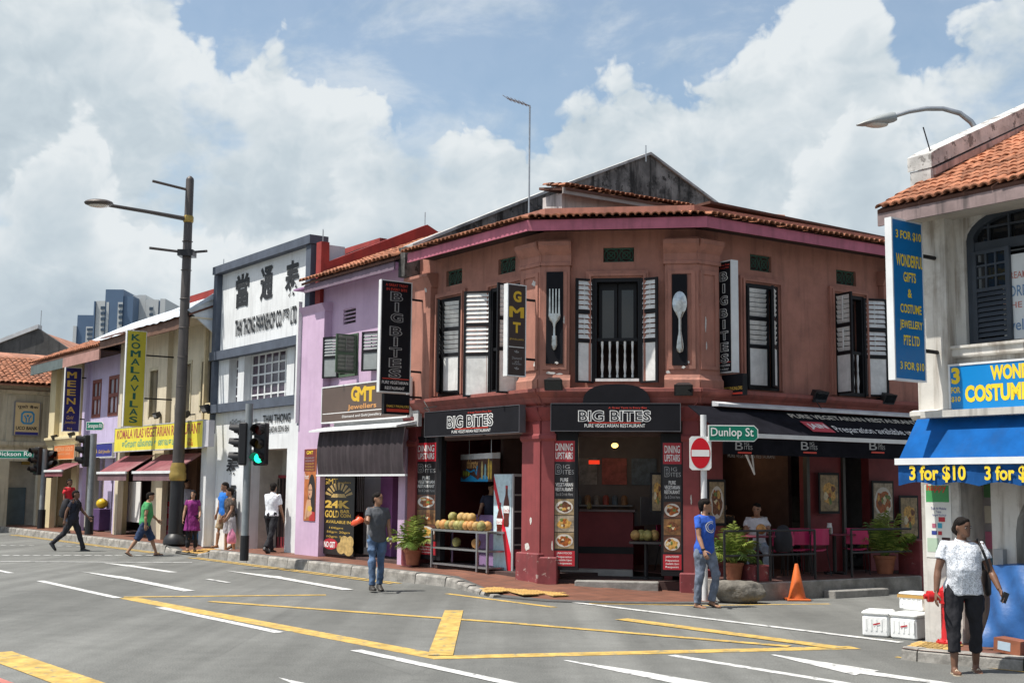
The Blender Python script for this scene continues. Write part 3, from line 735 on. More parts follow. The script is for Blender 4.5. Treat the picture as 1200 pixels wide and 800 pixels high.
bx('dining_bench', bb, WR.M, DKRED, (o0 - .3, o1 + .3, 3.2, 3.7, .3, 1.1))
# roof: eave boards, soffit, tiles
def eave(W_, P, Q, parent, fmat, ztop, out_, drop=.2, wall_off=.6):
    Wf = Wall(P, Q - P); Ln = (Q - P).length
    bx('fascia', parent, Wf.M, fmat, (0, Ln, 0, .03, ztop - drop, ztop))
    return Wf, Ln
for P, Q, xa, xb in ((fA, fB, -.12, -.02), (fB, fC, .02, -.02), (fC, fC + (fD - fC) * 1.38, .02, 0)):
    Wf, Ln = eave(None, P, Q, bb, PINK, ZF + .2, .6)
    bx('soffit', bb, Wf.M, DARKSOF, (.1, Ln - .1, .035, .75, ZF + .1, ZF + .14))
    part('roof', MB(SHEET).add([(0, -.06, ZF + .21), (Ln, -.06, ZF + .21), (Ln - 1.2, 4.2, ZF + .95), (1.2, 4.2, ZF + .95)], [(0, 1, 2, 3)]), bb, Wf.M)
    tiles(bb, Wf.M, xa, Ln + xb, -.1, ZF + .20, R(11), 4, .14, .33, first=1)
bx('roof', bb, WL.M, SHEET, (-4.3, 1.2, 3.2, 9.5, ZF + .9, ZF + .95))
# party wall with a stained gable towards the neighbour
Wg = WL.perp(-4.55)
gp = [Wg.hit(*p) for p in ((478, 291), (560, 258), (640, 226), (757, 183), (846, 249))]
gb = MB(MOSS).extx([(gp[0][0] - .15, ZF - .2), (gp[0][0] - .15, gp[0][1])] + [g for g in gp] + [(gp[4][0] + .3, ZF - .2)], -4.68, -4.42); part('gable_wall', gb, bb, WL.M)
mb = MB(M('weathered_coping', (.42, .42, .41), .85, .2, 3, grime=.5))
for a, b in zip(gp[:-1], gp[1:]): mb.extx([(a[0], a[1] + .002), (a[0], a[1] + .07), (b[0], b[1] + .07), (b[0], b[1] + .002)], -4.74, -4.36)
part('coping', mb, bb, WL.M)
# raised roof behind the corner, its eave running with Dunlop Street
ra, rb_ = at_y(664, 219, 26.2), at_y(806, 246, 26.2)
q0 = Vector((ra.x, ra.y)); rz = ra.z
Wr = Wall(q0, WR.e); rl = Wr.hit(812, 247)[0]
mb = MB(M('pale_render', (.55, .5, .48), .85, .1, streak=.5)); mb.box(.12, rl, .35, .5, ZF + .4, rz - .05); mb.box(.12, .2, .5, 1.1, ZF + .4, rz - .02); part('upper_wall', mb, bb, Wr.M)
slope(bb, Wr.M, -.05, rl, -.05, 1.0, rz - .02, rz + .18, SHEET)
tiles(bb, Wr.M, -.1, rl, -.08, rz, R(11), 3, .135, .33, first=1)
bx('fascia', bb, Wr.M, M('grey_board', (.3, .27, .25), .8), (-.1, rl, -.02, .02, rz - .16, rz - .02))
# small hip cap far back on the right
hc = at_y(915, 262, 29.0); Wh = Wall((hc.x, hc.y), WR.e)
mb = MB(TERR2); mb.add([(-.75, -.5, hc.z - .25), (.75, -.5, hc.z - .35), (.35, .3, hc.z + .2), (-.2, .3, hc.z + .2), (.8, 1.2, hc.z - .3), (-.9, 1.2, hc.z - .3)], [(0, 1, 2, 3), (1, 4, 2), (3, 2, 4, 5), (0, 3, 5)]); mb.tube([(-.25, .3, hc.z + .2), (.4, .3, hc.z + .24)], .08, 6); part('roof_hip', mb, bb, Wh.M)
bx('upper_wall', bb, Wh.M, GREY, (-.6, .6, -.2, 1.1, ZF + .4, hc.z - .3))

# things seen in the shade inside
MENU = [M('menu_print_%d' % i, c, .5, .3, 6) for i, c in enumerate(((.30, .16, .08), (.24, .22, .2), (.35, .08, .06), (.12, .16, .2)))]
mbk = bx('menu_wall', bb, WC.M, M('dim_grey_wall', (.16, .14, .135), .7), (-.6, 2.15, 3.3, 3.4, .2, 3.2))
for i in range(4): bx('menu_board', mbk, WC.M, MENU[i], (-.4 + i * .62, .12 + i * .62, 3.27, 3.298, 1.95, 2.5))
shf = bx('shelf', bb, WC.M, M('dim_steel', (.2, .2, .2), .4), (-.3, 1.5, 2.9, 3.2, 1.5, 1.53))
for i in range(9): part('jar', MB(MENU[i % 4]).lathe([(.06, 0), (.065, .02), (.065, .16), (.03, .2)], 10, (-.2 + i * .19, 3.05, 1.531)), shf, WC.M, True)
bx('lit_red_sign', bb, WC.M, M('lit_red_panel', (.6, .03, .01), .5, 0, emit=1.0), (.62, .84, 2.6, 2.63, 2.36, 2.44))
for x, y, W_ in ((o0 + .35, 1.2, WR), (o0 + 1.6, 1.3, WR), (1.2, 1.9, WC)):  # two at the terrace lamps; the last is added fill for the doorway
    ld = bpy.data.lights.new('lamp_and_fill_light', 'POINT'); ld.energy = 3; ld.color = (1, .72, .42); ld.shadow_soft_size = .12; lo_ = bpy.data.objects.new('lamp_and_fill_light', ld); link(lo_, W_.M @ Matrix.Translation((x, y, 2.6)), bb)
part('ceiling_lamp', MB(M('warm_lamp', (1.0, .62, .18))).ell((1.2, 1.9, 2.72), .07, .07, .05, 10, 6), bb, WC.M, True)  # added lamp body, put in with the fill that brightens the doorway

PEEL = M('peeled_white_patch', (.58, .56, .53), .9, .2, 20)
rp = random.Random(11)
for W_, x, y, rx, ry, of in ((WL, 626, 332, 3.5, 4, .142), (WL, 627, 430, 2.5, 7, .142), (WC, 645, 437, 5, 2, .225), (WC, 655, 438, 4, 1.5, .225), (WC, 661, 375, 1, 6, .168), (WC, 783, 436, 3.5, 2, .225), (WC, 801, 430, 2.5, 1.6, .225), (WC, 807, 424, 1, 2.5, .168), (WR, 821, 357, 1.5, 1.5, .142), (WR, 827, 380, 1, 9, .142), (WR, 828, 405, .8, 5, .142), (WC, 652, 425, 3, 1.5, .19), (WL, 499, 340, 1.5, 3, .162), (WC, 810, 585, 1.2, 6, .101), (WL, 618, 640, 3, 7, .101), (WL, 622, 610, 1.2, 5, .101), (WC, 647, 640, 1, 6, .101)):
    P_ = [W_.hit(x + rx * rp.uniform(.5, 1.2) * math.cos(a), y + ry * rp.uniform(.5, 1.2) * math.sin(a), of) for a in [2 * math.pi * k / 9 for k in range(9)]]
    part('peeled_patch', MB(PEEL).poly([(u, -of - .002, z) for u, z in P_]), bb, W_.M)
# ================================================================ lilac jewellery shop next door
gm = thing('lilac_shophouse', 'lilac two storey shophouse between the white parapet building and the maroon corner restaurant', 'building', WL.M, (-4.7, 0, 0))
GX0, GX1 = -9.62, -4.69; GE = 6.62
gw1 = WL.rect(398, 392, 420, 441); gw2 = WL.rect(446, 385, 474, 432); gv = WL.rect(402.5, 361, 417, 379)
part('wall', holes_wall(MB(PURP), GX0, GX1, 3.2, GE + .3, [gw1, gw2, gv], .22), gm, WL.M)
mb = MB(M('louvre_grey', (.10, .09, .10), .7)); u0, u1, z0, z1 = gv
for i in range(4): mb.extx([(.03, z0 + (i + .2) * (z1 - z0) / 4), (.05, z0 + (i + .2) * (z1 - z0) / 4), (.14, z0 + (i + .8) * (z1 - z0) / 4), (.12, z0 + (i + .8) * (z1 - z0) / 4)], u0, u1)
mb.m(PURP)
for i in range(4): mb.box(u0, u1, .02, .05, z0 + (i + .75) * (z1 - z0) / 4, z0 + (i + 1.05) * (z1 - z0) / 4)
part('vent_louvre', mb, gm, WL.M)
DGRN = M('dark_green_wood', (.06, .10, .06), .6, .15); GSH = M('grey_shutter_paint', (.26, .28, .28), .6, .1)
for r, lw in ((gw1, .48), (gw2, .5)):
    u0, u1, z0, z1 = r; mb = MB(DGRN)
    mb.box(u0, u0 + .06, -.02, .12, z0, z1); mb.box(u1 - .06, u1, -.02, .12, z0, z1); mb.box(u0 + .06, u1 - .06, -.02, .12, z1 - .06, z1); mb.box(u0 + .06, u1 - .06, -.04, .12, z0, z0 + .06)
    o = part('window', mb, gm, WL.M); bx('dark_room', o, WL.M, DARK, (u0, u1, .6, .62, z0 - .1, z1 + .1))
    shutter(o, WL.M, u0 + .0, 1, z0, z1, lw, R(158), BLACK, GSH, rows=(0, .5, 1.0), slat=.07)
    shutter(o, WL.M, u1 - .06, -1, z0 + .05, z1 - .05, .5, R(82), DGRN, M('green_grey_slat', (.16, .18, .15), .6), rows=(0, .02, .5, 1.0), slat=.09)
pc0, pc1 = WL.hit(357, 470)[0], WL.hit(379.5, 400, .2)[0]
mb = MB(PURP); mb.box(GX0, pc1, -.2, .3, .2, GE - .35); band(mb, GX0, pc1 + .03, GE - .55, [(.2, 0), (.26, .1), (.3, .18), (.1, .22)]); part('pilaster', mb, gm, WL.M)
mb = MB(PURP); mb.box(GX1 - .28, GX1, -.1, .3, .2, 3.3); part('pilaster', mb, gm, WL.M)
bx('downpipe', gm, WL.M, WMET, (GX0 - .06, GX0 + .03, -.3, -.205, 3.4, GE - .2))
# ground floor recess
bx('shop_floor', gm, WL.M, DARK, (GX0 + .1, GX1, .0, 5, -.05, .262)); bx('ceiling', gm, WL.M, DARK, (GX0 + .1, GX1, .2, 5, 3.2, 3.3))
pa, pb = WL.hit(446, 610, -.9)[0], WL.hit(463.5, 610, -.9)[0]; wa = WL.hit(426, 610, -.9)[0]
mb = MB(PURD); mb.box(pa, pb, .88, 1.2, .2, 3.2); mb.box(pb - .06, pb, .8, .88, .2, 3.2); part('shop_front', mb, gm, WL.M)
bx('shop_front_panel', gm, WL.M, M('pale_grey_panel', (.46, .45, .47), .6, .06), (wa, pa, .9, 1.0, .25, 3.2))
bx('back_wall', gm, WL.M, DARK, (GX0 + .1, wa, 1.3, 1.4, .2, 3.2), (pb, GX1, 2.2, 2.3, .2, 3.2)); bx('base_tile', gm, WL.M, M('dark_tile', (.08, .08, .09), .4), (wa - .1, pa, .84, .9, .25, .42))
gl = part('window_grille', MB(DARK).box(wa - .42, wa, .95, 1.0, .26, 3.0), gm, WL.M)
for i in range(5): part('grille_bar', MB(WMET).box(wa - .40 + i * .09, wa - .385 + i * .09, .92, .945, 1.25, 2.6), gl, WL.M)
bx('red_poster', gl, WL.M, M('dim_red_print', (.22, .02, .02), .6), (wa - .38, wa - .06, .93, .94, .95, 1.22))
# roof, eave tiles and red fire wall
Ge = WL.par(.5); ge = Ge.hit(357, 332)[1]; gx_ = Ge.hit(355.5, 331)[0]
GX1e = GX1 + .08
slope(gm, WL.M, gx_, GX1e, -.55, 5.0, ge, ge + 2.35, SHEET)
tiles(gm, WL.M, gx_ - .03, GX1e, -.6, ge, R(23), 18, .165, .34, first=1)
bx('fascia', gm, WL.M, M('lilac_eave_board', (.18, .13, .17), .8), (gx_ + .05, GX1, -.50, -.46, ge - .24, ge - .06)); bx('soffit', gm, WL.M, M('lilac_soffit', (.36, .2, .36), .9), (GX0, GX1, -.45, 0, ge - .1, ge - .06))
FX = WL.hit(378, 300)[0]; Wf = WL.perp(FX); f0, f1, f2 = Wf.hit(383, 307), Wf.hit(498, 264), Wf.hit(507, 267)
mb = MB(REDC); mb.extx([(-.1, 6.0), (-.1, Wf.hit(378, 284)[1]), (.12, Wf.hit(378, 284)[1]), (.13, f0[1]), f1, (f2[0] + .3, f2[1] - .2), (f2[0] + .3, 6.0)], FX - .14, FX + .12); part('fire_wall', mb, gm, WL.M)
part('lightning_rod', MB(STEEL).tube([(FX, .0, Wf.hit(378, 284)[1]), (FX, 0, Wf.hit(378, 284)[1] + .3)], .012, 5), gm, WL.M)
part('lightning_rod', MB(STEEL).tube([(FX, f1[0], f1[1]), (FX, f1[0], f1[1] + .35)], .012, 5), gm, WL.M)
# ================================================================ white building with parapet sign
tt = thing('white_shophouse', 'white two storey building with slate blue trim and tall lettered parapet', 'building', WL.M, (-12.4, 0, 0))
TX0, TX1 = -15.28, -9.66
tz0, tz1, tz2 = WL.hit(311, 403)[1], WL.hit(305, 473)[1], WL.hit(311, 299)[1]
tw = [WL.rect(268, 420, 277.5, 474), WL.rect(287, 412, 334.5, 472), WL.rect(346, 402, 357, 466)]
tdoor = (*WL.rect(293, 526, 336.5, 640)[:2], .0, WL.hit(315, 526)[1])
tl = (tw[0][0], tw[2][1], min(w[2] for w in tw), max(w[3] for w in tw))
part('wall', holes_wall(MB(WPL), TX0, TX1, tz1, tz0 + .02, [(tl[0] - .0, tl[1] + .0, tl[2], tl[3])], .3), tt, WL.M)
TXR = WL.hit(371, 300)[0]; part('wall', MB(WPL).box(TX0, TXR, .0, .3, tz0 + .02, tz2 - .1), tt, WL.M)
part('wall', holes_wall(MB(WPL), TX0, TX1, .1, tz1, [tdoor], .3, -.04), tt, WL.M)
for a, b in ((tw[0][1] + .06, tw[1][0] - .06), (tw[1][1] + .06, tw[2][0] - .06)): bx('mullion_pier', tt, WL.M, WPL, (a, b, -.0, .3, tl[2], tl[3]))
for r, nx in zip(tw, (1, 6, 1)):
    u0, u1, z0, z1 = r; mb = MB(WMET)
    for i in range(nx + 1): mb.box(u0 + (u1 - u0) * i / nx - .028, u0 + (u1 - u0) * i / nx + .028, .2, .25, z0, z1)
    for j in range(6): mb.box(u0, u1, .205, .24, z0 + (z1 - z0) * j / 5 - .022, z0 + (z1 - z0) * j / 5 + .022)
    o = part('window', mb, tt, WL.M); bx('pane_backing', o, WL.M, CURT, (u0 - .1, u1 + .1, .29, .31, z0, z1))
    for i in range(nx):
        for j in range(5):
            a, b = u0 + (u1 - u0) * i / nx + .03, u0 + (u1 - u0) * (i + 1) / nx - .03; c, d = z0 + (z1 - z0) * j / 5 + .024, z0 + (z1 - z0) * (j + 1) / 5 - .024
            part('pane', MB(M('curtained_pane', (.075, .05, .075), .12, .25, 3, rnd=.25, spec=.5)).box(a, b, .225, .232, c, d), o, WL.M)
mb = MB(SLATE)
mb.box(TX0 - .05, TXR + .04, -.22, .3, tz2 - .16, tz2 + .06); part('parapet_cap', mb, tt, WL.M)
bx('string_course', tt, WL.M, SLATE, (TX0 - .1, TX1, -.2, .02, tz0 - .22, tz0 + .02)); bx('string_course', tt, WL.M, SLATE, (TX0 - .1, TX1, -.2, -.001, tz1 - .14, tz1 + .1))
bx('corner_strip', tt, WL.M, SLATE, (TX0 - .06, TX0 + .18, -.16, .02, tz0 + .03, tz2 - .17)); bx('corner_strip', tt, WL.M, SLATE, (TXR - .26, TXR, -.16, -.001, tz0 + .03, tz2 - .17))
bx('corner_strip', tt, WL.M, SLATE, (TX0 - .06, TX0 + .14, -.14, .02, 3.2, tz1 - .15)); bx('corner_strip', tt, WL.M, SLATE, (TX1 - .18, TX1, -.14, -.041, 3.35, tz1 - .15)); bx('corner_strip', tt, WL.M, SLATE, (TX0 - .06, TX0 + .14, -.14, .02, tz1 + .11, tz0 - .23)); bx('corner_strip', tt, WL.M, SLATE, (TX1 - .18, TX1, -.14, .02, tz1 + .11, tz0 - .23))
bx('side_wall', tt, WL.M, WPL, (TX0, TX0 + .2, .3, 9, .1, tz2 - 1.2), (TX1 - .2, TX1, .3, 9, .1, tz2 - 1.2)); bx('side_wall', tt, WL.M, WPL, (TX1 - .25, TX1 - .02, .3, 1.0, tz2 - 1.25, tz2 - .05))
slope(tt, WL.M, TX0, TX1, .3, 6, tz2 - 1.6, tz2 - .6, SHEET)
mb = MB(WPL); mb.box(TX0 - .1, TX0 + .28, -.32, -.041, .15, 3.3); part('pier', mb, tt, WL.M)
u0, u1, z0, z1 = tdoor
mb = MB(M('dim_cream_wall', (.42, .4, .35), .8)); mb.box(u0, u1, .9, 1.0, z0, z1 + .2); mb.box(u1, u1 + .06, .26, 1.0, .2, z1); mb.box(u0 - .06, u0, .26, 1.0, .2, z1); mb.box(u0, u1, .26, 1., z1, z1 + .06); part('porch', mb, tt, WL.M)
mb = MB(DARK); mb.box(u0 + .02, u1 - .25, .84, .9, .2, z1 - .72); mb.m(M('red_door_paint', (.24, .035, .045), .5)); 
for a in (u0 + .55, u0 + 1.35): mb.box(a, a + .22, .78, .84, .2, z1 - .7)
mb.box(u0, u1, .8, .84, z1 - .74, z1 - .66); mb.box(u0 + .02, u1 - .1, .79, .84, .2, .5); dr = part('door', mb, tt, WL.M)
for i in range(9): part('gate_bar', MB(BLACK).box(u0 + .1 + i * .19, u0 + .125 + i * .19, .74, .76, .26, z1 - .76), dr, WL.M)
part('meter_box', MB(BLACK).box(u1 - .85, u1 - .6, .84, .9, z1 - .42, z1 - .2), tt, WL.M)
# lettering on the parapet and over the door (fixed to the building)
INK = M('black_raised_letter', (.02, .022, .025), .6)
for ch, r in (('當', (276, 321, 291.5, 359.5)), ('通', (305, 312, 319.5, 351.5)), ('泰', (334, 305, 350.5, 349))):
    q = WL.rect(*r, .02); txt(ch, tt, WL.M, q, INK, .02, .028)
q = WL.rect(276, 372, 349, 392, .02); zt_ = WL.hit(312, 366.5, .02)[1]; zb_ = WL.hit(312, 386.5, .02)[1]
q = WL.rect(275.5, 370, 330, 390, .02); txt('THAI THONG PAWNSHOP CO.', tt, WL.M, (q[0], q[1], zb_, zt_), INK, .02, .03)
q = WL.rect(330.5, 370, 338.5, 390, .02); txt('(PTE)', tt, WL.M, (q[0], q[1], zb_ + .12, zt_ - .02), INK, .02, .03)
q = WL.rect(340, 370, 348.5, 390, .02); txt('LTD.', tt, WL.M, (q[0], q[1], zb_, zt_), INK, .02, .03)
txt('தேரோங் படகுகடை', tt, WL.M, WL.rect(269, 490, 301, 498.5, .06), INK, .06, .01, res=1)
txt('THAI THONG', tt, WL.M, WL.rect(308, 485, 340, 495, .06), INK, .06, .02)
txt('PAJAK GADAI SDN BH', tt, WL.M, WL.rect(304, 499, 338, 508.5, .06), INK, .06, .02)
for ch, r in (('泰', (265, 536, 280, 557)), ('通', (266, 568, 277, 590)), ('當', (266, 598, 277, 618))): txt(ch, tt, WL.M, WL.rect(*r, .06), INK, .06, .02)
for px in ((258, 317), (374, 284)):
    u, z = WL.hit(*px); part('lightning_rod', MB(STEEL).tube([(u, .1, z - .05), (u, .1, z + .35)], .012, 5), tt, WL.M)
# ================================================================ cream vegetarian restaurant row
km = thing('cream_shophouse', 'cream two storey shophouse under silver tarpaulin roof with red awnings', 'building', WL.M, (-19, 0, 0))
KX0, KX1 = -23.05, -15.36; We = WL.par(.8); KE = We.hit(243, 362)[1]
kw = [WL.rect(*r) for r in ((176, 434, 187.5, 488), (214, 427, 223.5, 486), (236.5, 423, 250, 480))]
part('wall', holes_wall(MB(CREAM), KX0, KX1, 3.2, KE + .3, kw, .25), km, WL.M)
for r in kw:
    u0, u1, z0, z1 = r; mb = MB(M('cream_window_frame', (.5, .44, .3), .6)); mb.box(u0 - .12, u0, -.03, .1, z0, z1 + .1); mb.box(u1, u1 + .06, -.03, .1, z0, z1 + .1); mb.box(u0, u1, -.03, .1, z1, z1 + .1); o = part('window', mb, km, WL.M)
    bx('dark_room', o, WL.M, DARK, (u0, u1, .5, .55, z0, z1)); bx('pane', o, WL.M, M('green_tinted_pane', (.03, .035, .015), .2, .4, 4), (u0 + .35, u1 - .05, .12, .13, z0 + .02, z1 - .02))
    mb = MB(BLACK); mb.box(u0 + .3, u0 + .36, .1, .16, z0, z1); part('mullion', mb, o, WL.M)
pk = WL.hit(191, 440)[0], WL.hit(199.5, 440)[0]
for a, b in ((pk[0], pk[1] + .15), (KX0, KX0 + .35)): bx('pilaster', km, WL.M, CREAM, (a, b, -.16, .02, .2, KE - .1))
bx('pilaster', km, WL.M, YCRM, (KX1 - .45, KX1 - .02, -.1, .02, .2, 4.2)); bx('drainpipe', km, WL.M, M('old_cream_pipe', (.55, .45, .28), .6), (KX1 - .62, KX1 - .52, -.12, -.02, 3.4, KE - .3))
rz_ = WL.par(-5.2).hit(255, 337)[1]; KR = rz_ - .3 - KE; print('@KR', KR)
slope(km, WL.M, KX0 - .1, KX1 + .02, -.85, 5.2, KE, KE + KR, SHEET)
xs = [KX0 + .3, -20.9, -18.4, -17.9, KX1]; 
for a, b, dz in ((KX0 - .6, -19.2, .05), (-19.35, KX1 - .02, .09)):
    mb = MB(SILV); n, mrow = 14, 9; vs = []
    for j in range(mrow + 1):
        for i in range(n + 1):
            t = j / mrow; x = a + (b - a) * i / n + .1 * math.sin(j * 1.9); y = -.95 + 6.0 * t
            vs.append((x, y, KE + (y + .85) / 6.05 * KR + dz + random.uniform(-.02, .035) - (.1 if j == 0 else 0) + (.06 if i in (0, n) else 0)))
    mb.add(vs, [(j * (n + 1) + i, j * (n + 1) + i + 1, (j + 1) * (n + 1) + i + 1, (j + 1) * (n + 1) + i) for j in range(mrow) for i in range(n)])
    part('tarpaulin', mb, km, WL.M, 60)
mb = MB(SILV); mb.extx([(-.9, KE + .1), (.0, KE - .55), (0.01, KE + .75)], KX1 - .12, KX1 - .03); part('flashing', mb, km, WL.M)
bx('fascia', km, WL.M, BRN, (KX0 - .1, KX1 - .1, -.85, -.79, KE - .36, KE - .07)); bx('soffit', km, WL.M, CREAM, (KX0, KX1, -.78, 0, KE - .12, KE - .08))
rz_ = WL.par(-5.2).hit(255, 337)[1]
bx('ridge_wall', km, WL.M, REDC, (KX0 - 8, KX1 + .2, 5.2, 5.45, KE + .6, rz_))
# ground floor of the cream building
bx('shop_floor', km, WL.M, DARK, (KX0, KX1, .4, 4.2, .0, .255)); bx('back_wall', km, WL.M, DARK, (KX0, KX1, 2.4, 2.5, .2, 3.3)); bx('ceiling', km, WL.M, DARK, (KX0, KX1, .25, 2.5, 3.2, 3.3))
for a, b, y0_, y1_, mt in ((KX0 + .0, WL.hit(137.5, 600)[0], -.02, .3, YCRM), (WL.hit(177, 600)[0], WL.hit(189.5, 600)[0], -.03, .3, CREAM), (WL.hit(243, 600)[0], KX1, -.03, .3, CREAM)): bx('pier', km, WL.M, mt, (a, b, y0_, y1_, .2, 3.25))
bx('door_panel', km, WL.M, M('white_board_panel', (.72, .71, .69), .6, .04), (*WL.rect(141.5, 570, 151.5, 617, -.4)[:2], .38, .42, .62, 1.95)); bx('door_panel', km, WL.M, M('white_board_panel', (.72, .71, .69)), (*WL.rect(152.5, 570, 164.5, 617, -.4)[:2], .38, .42, .62, 1.95))
bx('shop_partition', km, WL.M, M('dim_brown_wall', (.16, .09, .06), .7), (WL.hit(189, 600)[0], WL.hit(199, 600)[0], .8, .9, .2, 3.2)); bx('door_frame', km, WL.M, M('red_door_paint', (.24, .035, .045)), (WL.hit(223, 600, -1)[0], WL.hit(227, 600, -1)[0], .95, 1.05, .2, 2.7)); bx('shop_counter', km, WL.M, M('blue_counter', (.03, .13, .26), .5), (*WL.rect(226, 603, 243, 632, -.3)[:2], .3, .6, .25, 1.15))
# ================================================================ lavender and cream jeweller at the far corner
me_ = thing('lavender_shophouse', 'lavender and cream two storey corner shophouse with clay tile eave at far left', 'building', WL.M, (-27, 0, 0))
MX0, MX1 = -30.8, -23.07; ME_ = We.hit(62, 421)[1]
lx = WL.hit(99, 500)[0]
mw = [WL.rect(108.5, 445, 118.5, 489), WL.rect(127.5, 440, 139, 487)]
part('wall', holes_wall(MB(LAV), lx, MX1, 3.2, ME_ + .3, mw, .25), me_, WL.M); bx('wall', me_, WL.M, YCRM, (MX0, lx, .0, .25, 3.2, ME_ + .3))
for r in mw:
    u0, u1, z0, z1 = r; mb = MB(BRNW); s = .09
    mb.box(u0, u0 + s, -.02, .1, z0, z1); mb.box(u1 - s, u1, -.02, .1, z0, z1); mb.box((u0 + u1) / 2 - .04, (u0 + u1) / 2 + .04, 0, .1, z0 + s, z1 - s)
    for k in (0, .52, 1): mb.box(u0 + s, u1 - s, -.02, .1, z0 + k * (z1 - z0 - .12), z0 + k * (z1 - z0 - .12) + .12)
    o = part('window', mb, me_, WL.M)
    for k, mt in ((0, M('pale_pane', (.55, .52, .58), .3)), (1, M('pale_louvre', (.34, .34, .38), .6))): 
        for a in (u0 + s, (u0 + u1) / 2 + .04): bx('pane', o, WL.M, mt, (a, a + (u1 - u0) / 2 - s - .04, .05, .07, z0 + .1 + k * (z1 - z0) * .5, z0 + .1 + (k + .9) * (z1 - z0) * .5 - .05))
for x0, x1 in ((62.5, 69), (92, 98.5)): bx('pilaster', me_, WL.M, YCRM, (WL.hit(x0, 500)[0], WL.hit(x1, 500)[0], -.18, .02, .2, ME_ - .2))
bx('pilaster', me_, WL.M, LAV, (WL.hit(99.5, 500)[0], WL.hit(103.5, 500)[0], -.12, .02, .2, ME_ - .2))
mb = MB(YCRM); band(mb, MX0 - .1, lx + .1, 3.3, [(.2, 0), (.24, .1), (.32, .2), (.32, .28), (.1, .32)]); part('cornice', mb, me_, WL.M)
slope(me_, WL.M, MX0 - .6, MX1 - .1, -.85, 5.2, ME_, ME_ + KR + .1, TERR2)
tiles(me_, WL.M, MX0 - .6, MX1 - .1, -.9, ME_, math.atan2(KR, 6.05), 12, .21, .36, first=1)
bx('fascia', me_, WL.M, M('green_grey_board', (.10, .13, .13), .7), (MX0 - .5, -27.2, -.85, -.8, ME_ - .42, ME_ - .06)); bx('fascia', me_, WL.M, M('pinkish_board', (.36, .2, .17), .7), (-27.2, MX1 - .1, -.85, -.8, ME_ - .42, ME_ - .06)); bx('soffit', me_, WL.M, DARKSOF, (MX0, MX1, -.79, 0, ME_ - .14, ME_ - .1))
mb = MB(M('maroon_tarpaulin', (.16, .035, .035), .6, .15, bump=.3, bscale=4)); mb.add([(x_, y_, ME_ + (y_ + .85) / 6.05 * KR + .13) for x_, y_ in ((-27.3, 1.3), (MX1 + .2, .6), (MX1 + .4, 5.15), (-25.6, 5.15))], [(0, 1, 2, 3)]); part('tarpaulin', mb, me_, WL.M)
bx('side_wall', me_, WL.M, YCRM, (MX0, MX0 + .2, .25, 8, .1, ME_ + .3)); bx('back_wall', me_, WL.M, DARK, (MX0, MX1, 2.6, 2.7, .1, 3.3)); bx('ceiling', me_, WL.M, DARK, (MX0, MX1, .25, 2.6, 3.2, 3.3)); bx('shop_floor', me_, WL.M, DARK, (MX0 + .2, MX1, .3, 2.6, 0, .253))
bx('inner_wall', me_, WL.M, M('dim_cream_wall', (.42, .4, .35)), (WL.hit(69, 600)[0], WL.hit(92, 600)[0], .9, 1.0, .2, 3.3)); bx('inner_wall', me_, WL.M, LAV, (WL.hit(98, 600)[0], WL.hit(113, 600)[0], .5, .6, .2, 3.3))
bx('pier', me_, WL.M, LAV, (MX1 - .5, MX1 - .02, -.02, .3, .2, 3.25)); bx('pier', me_, WL.M, M('dim_yellow_pier', (.45, .36, .14), .7), (WL.hit(116, 600, -.5)[0], WL.hit(120, 600, -.5)[0], .5, .8, .2, 3.2)); bx('rolled_shutter', me_, WL.M, GREY, (WL.hit(112, 560)[0], MX1 - .5, .1, .3, 2.75, 3.2))
# ================================================================ bank building across the far side street
uy = 49.5; uq = at_y(62, 600, uy); WU = Wall((uq.x, uq.y), Vector((.80, .60)))
uc = thing('beige_bank_building', 'beige plastered bank building with clay tile roof at far left edge', 'building', WU.M, (-2, 0, 0))
UE = WU.hit(30, 452)[1]
ud = (*WU.rect(10, 571, 31, 616)[:2], .0, WU.hit(20, 571)[1])
ub = (*WU.rect(9, 545, 43, 616)[:2], .0, WU.hit(20, 540)[1])
part('wall', holes_wall(MB(UCOW), -6, 2.2, .1, UE + .1, [ub], .3), uc, WU.M)
bx('recess_wall', uc, WU.M, M('dim_cream_wall', (.42, .4, .35)), (ub[0] - .3, ub[1] + .3, 1.0, 1.1, .1, 3.2))
bx('door', uc, WU.M, M('blue_grey_glass_door', (.09, .13, .16), .2), (ud[0] + .1, ud[1] + .2, .9, .98, .25, ud[3])); bx('notice_board', uc, WU.M, M('dim_ochre', (.28, .19, .04), .7), (ub[0] + .1, ub[0] + .95, .8, .9, 2.75, 3.1), (ub[1] - .4, ub[1] - .1, .8, .9, 2.6, 3.1))
mb = MB(UCOW); band(mb, -6, 2.2, WU.hit(30, 524)[1], [(.08, 0), (.14, .08), (.14, .2), (.03, .24)]); band(mb, -6, 2.2, WU.hit(30, 462)[1], [(.04, 0), (.12, .06), (.12, .14), (.03, .18)])
for x in (12, 53): q = WU.hit(x, 500)[0]; mb.box(q - .16, q + .16, -.06, .02, WU.hit(30, 518)[1], WU.hit(30, 464)[1])
part('mouldings', mb, uc, WU.M)
slope(uc, WU.M, -6, 2.4, -.6, 3.4, UE, UE + 1.6, TERR2); tiles(uc, WU.M, -6, 2.4, -.65, UE, R(21.8), 11, .22, .36, first=1)
mb = MB(M('purple_grey_render', (.30, .26, .27), .9, .15, streak=.7)); 
A_, B_ = WU.par(-3.4).hit(0, 434), WU.par(-3.4).hit(60, 407); mb.extx if 0 else None
